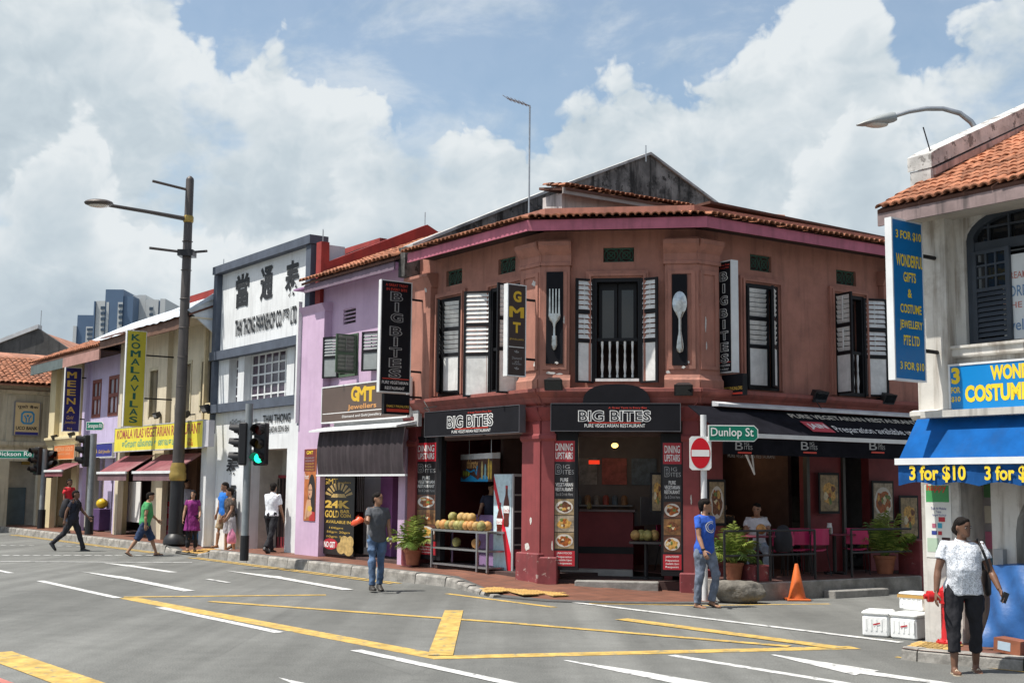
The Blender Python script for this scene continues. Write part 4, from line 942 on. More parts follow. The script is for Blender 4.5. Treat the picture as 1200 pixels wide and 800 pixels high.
mb.add([(-6, 3.4, UE), (3.0, 3.4, UE), (3.0, 3.4, B_[1] + .4), (-6, 3.4, A_[1] - 1.0), (-6, 3.7, UE), (3.0, 3.7, UE), (3.0, 3.7, B_[1] + .4), (-6, 3.7, A_[1] - 1.0)], [(0, 1, 2, 3), (4, 7, 6, 5), (3, 2, 6, 7), (0, 3, 7, 4), (1, 5, 6, 2)]); part('parapet', mb, uc, WU.M)
# dark gable house behind the bank
gy = 60.0; P0, P1, P2 = at_y(-60, 425, gy), at_y(45, 385, gy), at_y(92, 416, gy)
gh = MB(M('soot_stained_render', (.10, .095, .09), .9, .25, .6, streak=.6, gcol=(.03, .03, .03), grime=.5)); gh.ext([(P0.x, 0), (P0.x, P0.z), (P1.x, P1.z), (P2.x, P2.z), (P2.x + 1.5, P2.z - .9), (P2.x + 1.5, 0)], gy, gy + .35)
dg = thing('dark_gable_house', 'soot stained dark gable wall rising behind the beige bank', 'building', I4, (P1.x, gy, 0)); part('gable_wall', gh, dg)
mb = MB(M('pale_coping', (.6, .6, .6), .8, .1)); mb.ext([(P0.x, P0.z + .003), (P1.x, P1.z + .003), (P1.x, P1.z + .2), (P0.x, P0.z + .2)], gy - .1, gy + .45); part('coping', mb, dg)
mb = MB(TERR2); mb.add([(P0.x, gy + .35, P0.z - .1), (P1.x, gy + .35, P1.z - .1), (P1.x, gy + 9, P1.z - .1), (P0.x, gy + 9, P0.z - .1), (P2.x + 1.5, gy + .35, P2.z - 1), (P2.x + 1.5, gy + 9, P2.z - 1)], [(0, 1, 2, 3), (1, 4, 5, 2)]); part('roof', mb, dg)
part('lightning_rod', MB(STEEL).tube([(P1.x + .1, gy, P1.z), (P1.x + .1, gy, P1.z + .9)], .02, 5), dg)
# ================================================================ distant towers
BLU = M('haze_tinted_blue_cladding', (.095, .15, .235), .5, .08, .05, spec=.4); PALE = M('pale_tower_cladding', (.52, .53, .52), .7, .06, .05); TWIN = M('tower_window', (.06, .09, .13), .2)  # tower blue is greyed in its colour to imitate distance haze
def tower(label, boxes, wins, y):
    bs = [at_y(b[0], 400, y).x for b in boxes]
    t = thing('tower_block', label, 'tower', I4, (min(bs) + 3, y, 0), 'blue tower blocks beyond the roofs')
    for x0, x1, top, mt, dy in boxes:
        a, b = at_y(x0, top, y), at_y(x1, top, y); part('facade' if dy == 0 else 'side_bay', MB(mt).box(a.x, b.x, y + dy, y + dy + 18, 0, a.z), t)
    for x0, x1, ys in wins:
        for y0_, y1_ in ys:
            a, b = at_y(x0, y0_, y), at_y(x1, y1_, y); part('window', MB(TWIN).box(a.x, b.x, y - .35, y - .06, b.z, a.z), t)
tower('short blue tower block, lowest of the three above the shophouse roofs', [(86.5, 90.5, 382, PALE, -.4), (91, 110, 369, BLU, 0), (101, 110, 382.5, PALE, -.05)], [(102.5, 109, [(384.5, 387.5), (390, 393), (396, 398)])], 300)
tower('tallest blue tower block beyond the roofs with white side strip', [(111, 112.5, 353, BLU, -.4), (113, 118, 352.5, PALE, 0), (118, 123.5, 352.5, PALE, -.1), (124, 145, 339, BLU, 0), (145, 156, 346.5, BLU, .3), (125, 128, 354, PALE, -.06), (138.5, 144, 354, PALE, -.06)],
      [(118.5, 123, [(359, 362.5), (365.5, 369), (372, 375.5), (378.5, 382), (385, 388)]), (139.5, 143.5, [(356.5, 360), (363.5, 367), (370, 373.5), (377, 380)])], 290)
tower('wide blue and white tower block right of the tallest tower', [(155, 189, 352, BLU, 0.2), (156, 162, 346, PALE, 0), (162, 171, 345.5, PALE, -.1), (171, 186, 351, PALE, -.15), (188, 194, 350, PALE, -.1), (175, 180, 358, PALE, -.2)],
      [(158, 161, [(350, 354)]), (175.5, 179.5, [(360, 363.5), (367, 370)])], 295)
# ================================================================ white corner building on the right
cB = at_z(1086, 745.5, .15); WB = Wall((cB.x, cB.y), WL.e)
rb = thing('white_corner_shophouse', 'weathered white two storey shophouse with arched slate window and blue awning', 'building', WB.M, (.2, 0, 0))
WBe = WB.par(.6); RBE = WBe.hit(1027, 247)[1]; cu1 = WB.hit(1109, 350)[0]
BX1 = 5.5
wu0 = WB.hit(1130.5, 330, -.18)[0]; wzs = WB.par(-.18).hit(1150, 278)[1]; wz0 = WB.par(-.18).hit(1150, 402)[1]; ww = 1.62
sz0, sz1 = WB.hit(1150, 481)[1], WB.hit(1150, 416)[1]
part('wall', holes_wall(MB(WWALL), cu1, BX1, sz0 - .25, RBE + .2, [(wu0, wu0 + ww, wz0, wzs + .42)], .25, .18), rb, WB.M)
mb = MB(WWALL)     # spandrels closing the arch
ar = [(wu0 + ww / 2 - ww / 2 * math.cos(t), wzs + .36 * math.sin(t)) for t in [math.pi * i / 14 for i in range(15)]]
mb.ext([(wu0 - .01, wzs + .43)] + [(wu0 - .01, wzs)] + ar[:8] + [(wu0 + ww / 2, wzs + .43)], .181, .42); mb.ext([(wu0 + ww / 2, wzs + .43)] + ar[7:] + [(wu0 + ww + .01, wzs + .43)], .181, .42); part('arch_head', mb, rb, WB.M)
mb = MB(SLG); r2 = lambda k, d: [(wu0 + ww / 2 - (ww / 2 - d) * math.cos(t), wzs + (.36 - d) * math.sin(t)) for t in [math.pi * i / 14 for i in range(15)]]
o_, i_ = r2(0, .0), r2(0, .09)
for a, b, c, d in zip(o_[:-1], o_[1:], i_[1:], i_[:-1]): mb.ext([a, b, c, d], .24, .36)
mb.box(wu0, wu0 + .1, .24, .36, wz0, wzs); mb.box(wu0 + ww - .1, wu0 + ww, .24, .36, wz0, wzs); mb.box(wu0 + .1, wu0 + ww - .1, .25, .35, wzs - .16, wzs - .04)
for i in range(1, 6): mb.box(wu0 + ww * i / 6 - .012, wu0 + ww * i / 6 + .012, .28, .32, wzs - .04, wzs + .36 * math.sin(math.acos(1 - i / 3)) - .05)
mb.box(wu0 + .05, wu0 + ww - .05, .285, .315, wzs + .12, wzs + .145)
wnd = part('window', mb, rb, WB.M); bx('pane', wnd, WB.M, GLASS, (wu0 + .02, wu0 + ww - .02, .33, .34, wz0, wzs + .34))
lz1 = wzs - .17
lf = MB(SLG); lw = .53
lf.box(0, .06, -.02, .02, 0, lz1 - wz0); lf.box(lw - .06, lw, -.02, .02, 0, lz1 - wz0); h_ = lz1 - wz0
for k in (0, .55, .96): lf.box(.06, lw - .06, -.018, .018, h_ * k, h_ * k + .04)
for i in range(9): zc = .06 + i * (h_ * .55 - .06) / 9; lf.extx([(-.02, zc), (-.008, zc), (.02, zc + .055), (.008, zc + .055)], .06, lw - .06)
for i in (1, 2): lf.box(.06 + i * (lw - .12) / 3 - .012, .06 + i * (lw - .12) / 3 + .012, -.014, .014, h_ * .58, h_ * .96)
for j in (1, 2): lf.box(.06, lw - .06, -.013, .013, h_ * (.58 + .127 * j) - .012, h_ * (.58 + .127 * j) + .012)
lf.m(GLASS).box(.06, lw - .06, .003, .006, h_ * .59, h_ * .96); lf.m(SLG)
part('shutter', lf, wnd, WB.M @ Matrix.Translation((wu0 + .09, .22, wz0 + .01)) @ Matrix.Rotation(-.12, 4, 'Z'))
mb = MB(WWALL); mb.box(-.02, cu1, -.0, .5, sz0 - .25, RBE + .1); part('pilaster', mb, rb, WB.M)
mb = MB(WWALL); band(mb, cu1 - .02, BX1, sz1 + .005, [(.06, 0), (.10, .02), (.10, .1), (.13, .11), (.13, .14)], .18); part('window_sill', mb, rb, WB.M)
mb = MB(WWALL); cz = WB.hit(1085, 492)[1]; band(mb, -.08, cu1 + .05, cz, [(.04, 0), (.1, .05), (.1, .1), (.02, .12)]); part('capital', mb, rb, WB.M)
# ground floor column, arch and shop recess
part('column', MB(M('poster_stained_plaster', (.60, .58, .54), .85, .12, 2, streak=.5, grime=.6, gcol=(.22, .2, .17), bump=.15)).cbox(-.03, cu1 + .1, 0, .5, .08, cz, .015), rb, WB.M)
au = WB.hit(1163, 640, -.1)[0]; az_ = WB.hit(1180, 572)[1] + .12
mb = MB(WWALL); aw = 1.5
arc = [(au + .3 + aw / 2 - aw / 2 * math.cos(t), az_ - .62 + .62 * math.sin(t)) for t in [math.pi * i / 12 for i in range(13)]]
mb.ext([(au, .1), (au + .3, .1)] + arc[:7] + [(arc[6][0], sz0), (au, sz0)], .1, .42); mb.ext([(arc[6][0], sz0)] + arc[6:] + [(au + .3 + aw, .1), (BX1, .1), (BX1, sz0)], .1, .42)
part('arch_wall', mb, rb, WB.M)
bx('lintel', rb, WB.M, WWALL, (cu1 + .1, au, .1, .4, az_ - .0, sz0)); bx('electric_box', rb, WB.M, M('grey_box_paint', (.33, .34, .34), .5), (au + .06, au + .18, .02, .099, 1.0, 1.22)); bx('shop_back', rb, WB.M, DARK, (-.0, BX1, 3.4, 3.5, .1, sz0 + .2)); bx('shop_side', rb, WB.M, DKRED, (-.02, .06, .6, 3.4, .1, sz0)); bx('ceiling', rb, WB.M, DARK, (0, BX1, .3, 3.4, sz0 - .15, sz0 - .05))
ds = bx('display_stand', rb, WB.M, M('pale_stand', (.28, .25, .24), .6), (cu1 + .1, cu1 + .55, .45, .55, .2, 2.5))
for i in range(5):
    for j in range(3): bx('trinket_card', ds, WB.M, [M('teal_card', (.05, .14, .18)), M('pink_card', (.42, .12, .18)), M('cream_card', (.5, .45, .35)), M('green_card', (.08, .2, .08))][(i + j * 2) % 4], (cu1 + .14 + j * .13, cu1 + .24 + j * .13, .42, .448, .9 + i * .3, 1.1 + i * .3))
bx('side_wall', rb, WB.M, WWALL, (-.02, .1, .51, 9, .1, RBE + .1)); bx('side_wall', rb, WB.M, WWALL, (BX1 - .1, BX1, .5, 9, .1, RBE + .1))
# roof
rx0 = WB.par(.62).hit(1028, 243)[0]
slope(rb, WB.M, rx0, BX1, -.62, 5, RBE, RBE + 2.75, SHEET, .05)
rx_ = WB.par(.66).hit(1025, 243)[0]; tiles(rb, WB.M, rx_, 2.75, -.66, RBE, R(26), 7, .115, .26, first=7, lay=.012); tiles(rb, WB.M, -.05, BX1, -.66 + 7 * .26 * .86 * math.cos(R(26)), RBE + 7 * .26 * .86 * math.sin(R(26)), R(26), 14, .115, .26, first=0, lay=.012)
bx('fascia', rb, WB.M, M('mauve_stained_board', (.24, .18, .175), .85, .15, 3, streak=.8, gcol=(.06, .05, .05)), (rx0, BX1, -.62, -.59, RBE - .2, RBE - .03)); bx('soffit', rb, WB.M, M('pale_soffit', (.40, .36, .31), .9, .1), (rx0 + .05, BX1, -.58, .3, RBE - .1, RBE - .06))
pu = WB.par(-.25).hit(1088, 200)[0]; pz = WB.par(-.25).hit(1076, 202)[1]
Wp = WB.perp(pu + .05); q0, q1 = Wp.hit(1092, 178), Wp.hit(1200, 128)
sl_ = (q1[1] - q0[1]) / (q1[0] - q0[0]); xe = 6.0
def pzz(x): return q0[1] + sl_ * (x - q0[0])
xs0 = q0[0]
mb = MB(M('pinkish_render', (.50, .36, .32), .85, .12, 2, streak=.6, grime=.3)); mb.extx([(xs0, RBE - .3), (xs0, pzz(xs0) - .22), (xe, pzz(xe) - .22), (xe, RBE - .3)], pu - .22, pu + .05)
mb.extx([(xs0, pzz(xs0) - .30), (xs0, pzz(xs0) - .215), (xe, pzz(xe) - .215), (xe, pzz(xe) - .30)], pu - .25, pu + .10); part('parapet', mb, rb, WB.M)
mb = MB(M('peeling_white_coping', (.52, .51, .49), .9, .2, 3, chips=.6, ccol=(.2, .19, .18))); mb.extx([(xs0 - .06, pzz(xs0) - .212), (xs0 - .06, pzz(xs0) - .03), (xs0 + .1, pzz(xs0) + .06), (xe, pzz(xe) + .03), (xe, pzz(xe) - .212)], pu - .27, pu + .08); mb.extx([(xs0 - .05, RBE - .05), (xs0 - .05, pzz(xs0) - .215), (xs0 + .01, pzz(xs0) - .215), (xs0 + .01, RBE - .05)], pu - .24, pu + .06); part('coping', mb, rb, WB.M)
part('lightning_rod', MB(BLACK).tube([(pu, xs0 + .05, pzz(xs0)), (pu - .1, xs0 + .05, pzz(xs0) + .36)], .009, 5), rb, WB.M)
# ================================================================ signs and boards
def board(name, label, cat, W_, r, off, depth, mat, edge=None, ew=.025, base=None):
    u0, u1, z0, z1 = W_.rect(*r, off + depth) if base is None else r
    t = thing(name, label, cat, W_.M, ((u0 + u1) / 2, -off, z0))
    part('board', MB(mat).box(u0, u1, -off - depth, -off, z0, z1), t, W_.M)
    if edge:
        mb = MB(edge); f = off + depth + .008
        mb.box(u0 - ew, u0, -f, -off, z0 - ew, z1 + ew); mb.box(u1, u1 + ew, -f, -off, z0 - ew, z1 + ew); mb.box(u0, u1, -f, -off, z1, z1 + ew); mb.box(u0, u1, -f, -off, z0 - ew, z0); part('rim', mb, t, W_.M)
    return t, off + depth, (u0, u1, z0, z1)
YEL = M('yellow_letter', (.80, .58, .03), .5, .04); GOLD = M('gold_letter', (.62, .40, .07), .5, .08); WLET = M('white_letter', (.78, .78, .76), .5, .03); REDL = M('red_letter', (.55, .05, .03), .5, .05); BLKL = M('black_letter', (.015, .015, .018), .5, 0); GRYL = M('grey_letter', (.33, .33, .33), .5, 0); ORNG = M('orange_letter', (.75, .22, .03), .5, .1)
def nar(s, px): return px if s != 'I' else ((px[0] + px[2]) / 2 - (px[2] - px[0]) * .17, px[1], (px[0] + px[2]) / 2 + (px[2] - px[0]) * .17, px[3])
def T(s, t, W_, f, px, mat, bold=.012, d=.003, **k):
    px = nar(s, px)
    if s == 'M':
        e = (px[2] - px[0]) * .06; txt(s, t, W_.M, W_.rect(px[0] - e, px[1], px[2] - e, px[3], f), mat, f + d + .001, 0.0, **k); bold = 0.0; px = (px[0] + e, px[1], px[2] + e, px[3])
    return txt(s, t, W_.M, W_.rect(*px, f), mat, f + d, bold, **k)
def outlined(s, t, W_, f, px, fill=BLKL, line=WLET, bold=.05, d=.003):
    px = nar(s, px); r = W_.rect(*px, f); txt(s, t, W_.M, r, line, f + d, bold); v, _ = text_mesh(s, bold); lo, hi = v.min(0), v.max(0); v2, _ = text_mesh(s, .005); lo2, hi2 = v2.min(0), v2.max(0)
    sx, sz = (r[1] - r[0]) / (hi[0] - lo[0]), (r[3] - r[2]) / (hi[1] - lo[1])
    txt(s, t, W_.M, (r[0] + (lo2[0] - lo[0]) * sx, r[0] + (hi2[0] - lo[0]) * sx, r[2] + (lo2[1] - lo[1]) * sz, r[2] + (hi2[1] - lo[1]) * sz), fill, f + d + .002, .005)
def flat(name, parent, W_, f, px, mat, d=.0015): 
    u0, u1, z0, z1 = W_.rect(*px, f); return part(name, MB(mat).add([(u0, -f - d, z0), (u1, -f - d, z0), (u1, -f - d, z1), (u0, -f - d, z1)], [(0, 1, 2, 3)]), parent, W_.M)
def food(parent, frame, r, f, seed, base=(.22, .12, .05), plate=True):
    """a printed picture of a dish: board colour, plate and helpings"""
    rn = random.Random(seed); u0, u1, z0, z1 = r; cx, cz, w, h = (u0 + u1) / 2, (z0 + z1) / 2, u1 - u0, z1 - z0
    mb = MB(M('print_ground_%d' % (seed % 4), [(.20, .10, .04), (.30, .22, .12), (.12, .05, .03), (.36, .30, .22)][seed % 4], .4, .35, 9)); mb.add([(u0, -f, z0), (u1, -f, z0), (u1, -f, z1), (u0, -f, z1)], [(0, 1, 2, 3)])
    def blob(x, z, rx, rz, mat, d, k=14, jag=.12):
        P = []
        for i in range(k):
            a = 2 * math.pi * i / k; q = 1 + rn.uniform(-jag, jag)
            P.append((min(max(x + rx * q * math.cos(a), u0), u1), -f - d, min(max(z + rz * q * math.sin(a), z0), z1)))
        mb.m(mat).poly(P)
    if plate: blob(cx, cz, w * .46, h * .40, M('print_plate', (.58, .55, .50), .4, .05), .001, 20, .01)
    cols = [M('print_curry', (.36, .10, .02), .4, .4, 20), M('print_golden', (.58, .33, .08), .4, .35, 20), M('print_brown', (.16, .06, .025), .4, .4, 20), M('print_cream', (.62, .54, .36), .4, .25, 20), M('print_green', (.14, .20, .05), .4, .4, 20)]
    m0 = cols[seed % 3]; blob(cx, cz, w * .36, h * .30, m0, .0018, 16, .2)
    for i in range(7): blob(cx + rn.uniform(-.28, .28) * w, cz + rn.uniform(-.24, .24) * h, w * rn.uniform(.06, .15), h * rn.uniform(.05, .12), cols[(seed + i) % 5], .0022 + .0003 * i, 9, .3)
    return part('food_picture', mb, parent, frame)
DRED = M('print_red', (.42, .022, .035), .4, .06)
# --- projecting signs
def vsign(label, W_, px_at, face, th, fmat, emat, flip=False, group=None, cat='sign', name='projecting_sign', brack=(.2, .85), off=0.1):
    u = W_.hit(*px_at, off)[0]; V = W_.perp(u, flip)
    u0, u1, z0, z1 = V.rect(*face)
    t = thing(name, label, cat, V.M, ((u0 + u1) / 2, 0, z0), group)
    part('panel', MB(fmat).box(u0 + .02, u1 - .02, 0, .02, z0 + .02, z1 - .02), t, V.M)
    mb = MB(emat); mb.box(u0, u1, .021, th, z0, z1); mb.box(u0, u0 + .02, -.004, .021, z0, z1); mb.box(u1 - .02, u1, -.004, .021, z0, z1); mb.box(u0 + .02, u1 - .02, -.004, .021, z0, z0 + .02); mb.box(u0 + .02, u1 - .02, -.004, .021, z1 - .02, z1); part('casing', mb, t, V.M)
    for k in brack:
        z = z0 + (z1 - z0) * k; e0, e1 = (u1, -off + .12) if not flip else (off - .12, u0)
        part('bracket', MB(BLACK).tube([(e0, th / 2, z), (e1, th / 2, z)], .025, 6), t, V.M)
    return t, V
t, V = vsign('tall black vertical sign with red top line hanging on lilac shophouse', WL, (494, 430), (445.5, 329, 482, 460), .10, BLKB, WMET, off=.18)
for i, ch in enumerate('BIG'): outlined(ch, t, V, 0, (457.5, 342 + i * 12.4, 472.5, 353 + i * 12.4), BLKL, GRYL, .045)
for i, ch in enumerate('BITES'): outlined(ch, t, V, 0, (456.5 - i * .35, 382.5 + i * 12.4, 471.5 - i * .35, 393.5 + i * 12.4), BLKL, GRYL, .045)
T('A GREAT TREAT', t, V, 0, (452, 333, 478, 336), REDL); T('IN EVERY BITE', t, V, 0, (453, 338, 477, 341), REDL); T('PURE VEGETARIAN', t, V, 0, (447.5, 446.5, 478, 450), WLET, .0); T('RESTAURANT', t, V, 0, (451, 453, 474, 456.5), WLET, .0); flat('red_rule', t, V, 0, (448, 443.4, 479, 444.4), REDL)
t2_, V2 = vsign('small black box sign with yellow line hanging below the tall black vertical sign', WL, (494, 470), (450, 461.5, 480, 485.5), .10, BLKB, BLACK, brack=(.9,), off=.18)
T('FAMILY PHUNLORS', t2_, V2, 0, (453, 474.5, 479, 477.5), GOLD); flat('red_rule', t2_, V2, 0, (453, 479, 479, 482.5), REDL)
t, V = vsign('brown vertical sign with gold letters on white casing beside fork panel', WL, (629, 390), (594.5, 333, 616.5, 441), .12, M('brown_sign_face', (.045, .03, .026), .45, .05), WMET, off=.16)
for ch, r in (('G', (601.5, 341, 611, 354)), ('M', (597.5, 359.5, 613, 372)), ('T', (601, 377.5, 610, 390))): T(ch, t, V, 0, r, M('amber_letter', (.66, .42, .03), .5, .08), .02 if ch == 'M' else .045)
T('JEWELLERS', t, V, 0, (597, 396.5, 613.5, 399), GOLD, .0); flat('white_rule', t, V, 0, (596, 406.2, 614, 407), WLET)
for s, y in (('Diamond', 419), ('and', 423), ('Gold Jewellers', 426)): T(s, t, V, 0, (600, y - 1, 611, y + 2), GRYL, .0, keep=True)
for y in (413.5, 433): 
    u0, u1, z0, z1 = V.rect(602, y - 2, 608, y + 2, 0); cx, cz = (u0 + u1) / 2, (z0 + z1) / 2
    mb = MB(GRYL)
    for a in range(3): mb.poly([(cx, -.003 - a * .0003, cz)] + [(cx + .06 * math.cos(.5 + a * .9 + d), -.003 - a * .0003, cz + .05 * math.sin(.5 + a * .9 + d)) for d in (-.25, 0, .25)])
    part('leaf_emblem', mb, t, V.M)
t, V = vsign('black vertical sign with white casing hanging on Dunlop Street side beside spoon panel', WR, (847, 380), (838, 306, 857.5, 437), .17, BLKB, WMET, flip=True, off=.1)
for i, ch in enumerate('BIG'): outlined(ch, t, V, 0, (843.5, 318.5 + i * 14, 853, 329.5 + i * 14), BLKL, WLET, .045)
for i, ch in enumerate('BITES'): outlined(ch, t, V, 0, (843.5 + i * .3, 361.5 + i * 13.2, 853 + i * .3, 372.3 + i * 13.2), BLKL, WLET, .045)
T('A Great Treat', t, V, 0, (841, 309.5, 855, 311.8), REDL); T('In Every Bite', t, V, 0, (842, 313, 854, 315.4), REDL); T('PURE VEGETARIAN', t, V, 0, (840, 427, 855.5, 429.6), WLET, 0); T('RESTAURANT', t, V, 0, (842, 431.5, 854, 434), WLET, 0); flat('red_rule', t, V, 0, (840, 424.2, 856, 425), REDL)
t2_, V2 = vsign('small black box sign with yellow words and red arrow under the right vertical sign', WR, (850, 440), (844, 438.5, 871, 463.5), .1, BLKB, BLACK, flip=True, brack=(.9,), off=.1)
T('FAMILY PHUNLORS', t2_, V2, 0, (845, 453, 870, 457), GOLD); flat('red_arrow', t2_, V2, 0, (846, 460, 870, 462.5), REDL)
t, V = vsign('navy vertical sign with gold letters on cream pilaster at far left', WL, (99, 470), (75, 430.5, 94.5, 505.5), .12, M('navy_sign_face', (.022, .018, .11), .45, .05), WMET, off=.16)
for i, ch in enumerate('MEENA'): T(ch, t, V, 0, (79.2 - i * .35, 435.5 + i * 10.2, 89.5 - i * .35, 443 + i * 10.2), GOLD, .008 if ch == 'M' else .02)
T('Gold', t, V, 0, (78, 487, 86, 491), GOLD, 0, shear=.3); T('Jewellers', t, V, 0, (75.5, 493, 88.5, 497), GOLD, 0, shear=.3); T('916', t, V, 0, (78.5, 500.5, 84.5, 503.5), GOLD, 0)
t, V = vsign('tall yellow vertical sign with green letters on cream restaurant front', WL, (199, 440), (146.5, 387, 170, 500), .12, M('lime_yellow_sign_face', (.50, .44, .045), .45, .05), WMET, off=.2, brack=(.3, .75))
GRNL = M('green_letter', (.012, .10, .075), .5, 0)
for i, ch in enumerate('KOMALA'): T(ch, t, V, 0, (154.2 - i * .3, 391.5 + i * 9.5, 164.8 - i * .3, 399.2 + i * 9.5), GRNL, .012 if ch in 'MV' else .025)
for i, ch in enumerate('VILAS'): T(ch, t, V, 0, (152.5 - i * .35, 451 + i * 9.2, 162.5 - i * .35, 458.5 + i * 9.2), GRNL, .012 if ch in 'MV' else .025)
BLUF = M('bright_blue_sign_face', (.0, .135, .36), .4, .04, spec=.5)
t, V = vsign('blue vertical sign with yellow words projecting from white corner building', WB, (1099, 340), (1046.5, 258.5, 1083, 446), .09, BLUF, WMET, off=.02, brack=(.2, .8))
for s, r in (('3 FOR $10', (1049.5, 271.5, 1079, 282.5)), ('WONDERFUL', (1050, 299, 1081, 313.5)), ('GIFTS', (1058.5, 319.5, 1073, 331)), ('&', (1063.5, 339, 1068.5, 349)), ('COSTUME', (1055, 357, 1079.5, 367.5)), ('JEWELLERY', (1054.5, 376, 1081, 388)), ('PTE LTD', (1059, 393.5, 1077.5, 405)), ('3 FOR $10', (1055, 424.5, 1083, 435))): T(s, t, V, 0, r, YEL, .025)
# --- boards on the walls
t, f, r = board('fascia_sign', 'black fascia board over coconut counter on Serangoon Road side', 'sign', WL, (498, 479, 608.5, 508.5), .22, .14, BLKB, M('sign_edge', (.09, .09, .1), .4), .012)
outlined('BIG BITES', t, WL, f, (524, 485.5, 578, 500.5)); T('A Great Taste in Every Bite', t, WL, f, (548, 481.3, 576, 484), REDL); flat('red_rule', t, WL, f, (533, 501, 572, 502), REDL); T('PURE VEGETARIAN RESTAURANT', t, WL, f, (529.5, 503, 575, 506.4), WLET, .0)
t, f, r = board('fascia_sign', 'black fascia board over corner doorway between fork and spoon panels', 'sign', WC, (646, 473, 797, 504.5), .24, .14, BLKB, M('sign_edge', (.09, .09, .1), .4), .012)
outlined('BIG BITES', t, WC, f, (677.5, 480.5, 763, 494)); T('A Great Taste in Every Bite', t, WC, f, (713, 476.5, 758, 479.3), REDL); flat('red_rule', t, WC, f, (690, 494.6, 751, 495.6), REDL); T('PURE VEGETARIAN RESTAURANT', t, WC, f, (685, 496.5, 756, 500.6), WLET, .0)
ca, cb_, cz0, cz1 = WC.rect(683, 450, 762, 473, .3); mb = MB(BLKB); cm_, cr_ = (ca + cb_) / 2, (cb_ - ca) / 2
mb.ext([(cm_ - cr_, cz0)] + [(cm_ - cr_ * (.62 + .0) * math.cos(t_) * (1 + .0) if 0 else cm_ - cr_ * math.copysign(abs(math.cos(t_)) ** .75, math.cos(t_)), cz0 + (cz1 - cz0) * math.sin(t_) ** .8) for t_ in [math.pi * i / 16 for i in range(1, 16)]] + [(cm_ + cr_, cz0)], -.33, -.28)
single('arched_board', mb, 'plain black arched board above corner fascia below balcony window', 'board', WC.M)
def cutlery(kind, px, label):
    u0, u1, z0, z1 = WC.rect(*px, .17); t = thing(kind + '_panel', label, 'panel', WC.M, ((u0 + u1) / 2, -.15, z0))
    part('board', MB(BLKB).box(u0, u1, -.18, -.13, z0, z1), t, WC.M)
    m_ = M('polished_cutlery', (.46, .455, .44), .18, .2, 8, metal=1.0); mb = MB(m_); cx = (u0 + u1) / 2; y = -.205
    if kind == 'fork':
        zt0, zt1 = WC.hit(650, 338.5, .2)[1], WC.hit(650, 368, .2)[1]; zh = WC.hit(650, 409, .2)[1]
        w = .118
        for i in range(4):
            x = cx - w + .03 + i * (2 * w - .06) / 3; mb.rings([[(x + a * .016 * k, y + b * .012, z) for a, b in ((-1, -1), (1, -1), (1, 1), (-1, 1))] for z, k in ((zt1 - .02, 1.2), (zt1 + .05, 1.0), (zt0, .6))])
        mb.rings([[(cx + w * q * math.cos(a), y + .02 * math.sin(a), z) for a in [2 * math.pi * k / 12 for k in range(12)]] for q, z in ((.9, zt1 + .01), (1, zt1 - .03), (.85, zt1 - .1), (.35, zt1 - .17), (.2, zt1 - .24), (.22, zt1 - .4), (.4, zh + .25), (.48, zh + .08), (.3, zh), (.05, zh - .02))])
    else:
        zt0, zt1 = WC.hit(796, 341, .2)[1], WC.hit(796, 369, .2)[1]; zh = WC.hit(796, 412, .2)[1]; zc = (zt0 + zt1) / 2; hz = (zt0 - zt1) / 2
        mb.rings([[(cx + .132 * q * math.cos(a), y + (.02 - .03 * (1 - q)) * (1 if math.sin(a) > 0 else .4) * 1 - .0, zc + hz * q * math.sin(a) * 1.0) for a in [2 * math.pi * k / 20 for k in range(20)]] for q in (1.0, .8, .5, .2)])
        mb.rings([[(cx + w * math.cos(a), y + .018 * math.sin(a), z) for a in [2 * math.pi * k / 12 for k in range(12)]] for w, z in ((.09, zt1 + .06), (.05, zt1 - .02), (.028, zt1 - .08), (.026, zt1 - .3), (.055, zh + .2), (.068, zh + .07), (.05, zh), (.01, zh - .02))])
    part(kind, mb, t, WC.M, True); return t
cutlery('fork', (640, 318.5, 659.8, 426), 'black panel with silver fork on pilaster left of balcony window')
cutlery('spoon', (787.8, 321.5, 805.5, 428), 'black panel with silver spoon on pilaster right of balcony window')
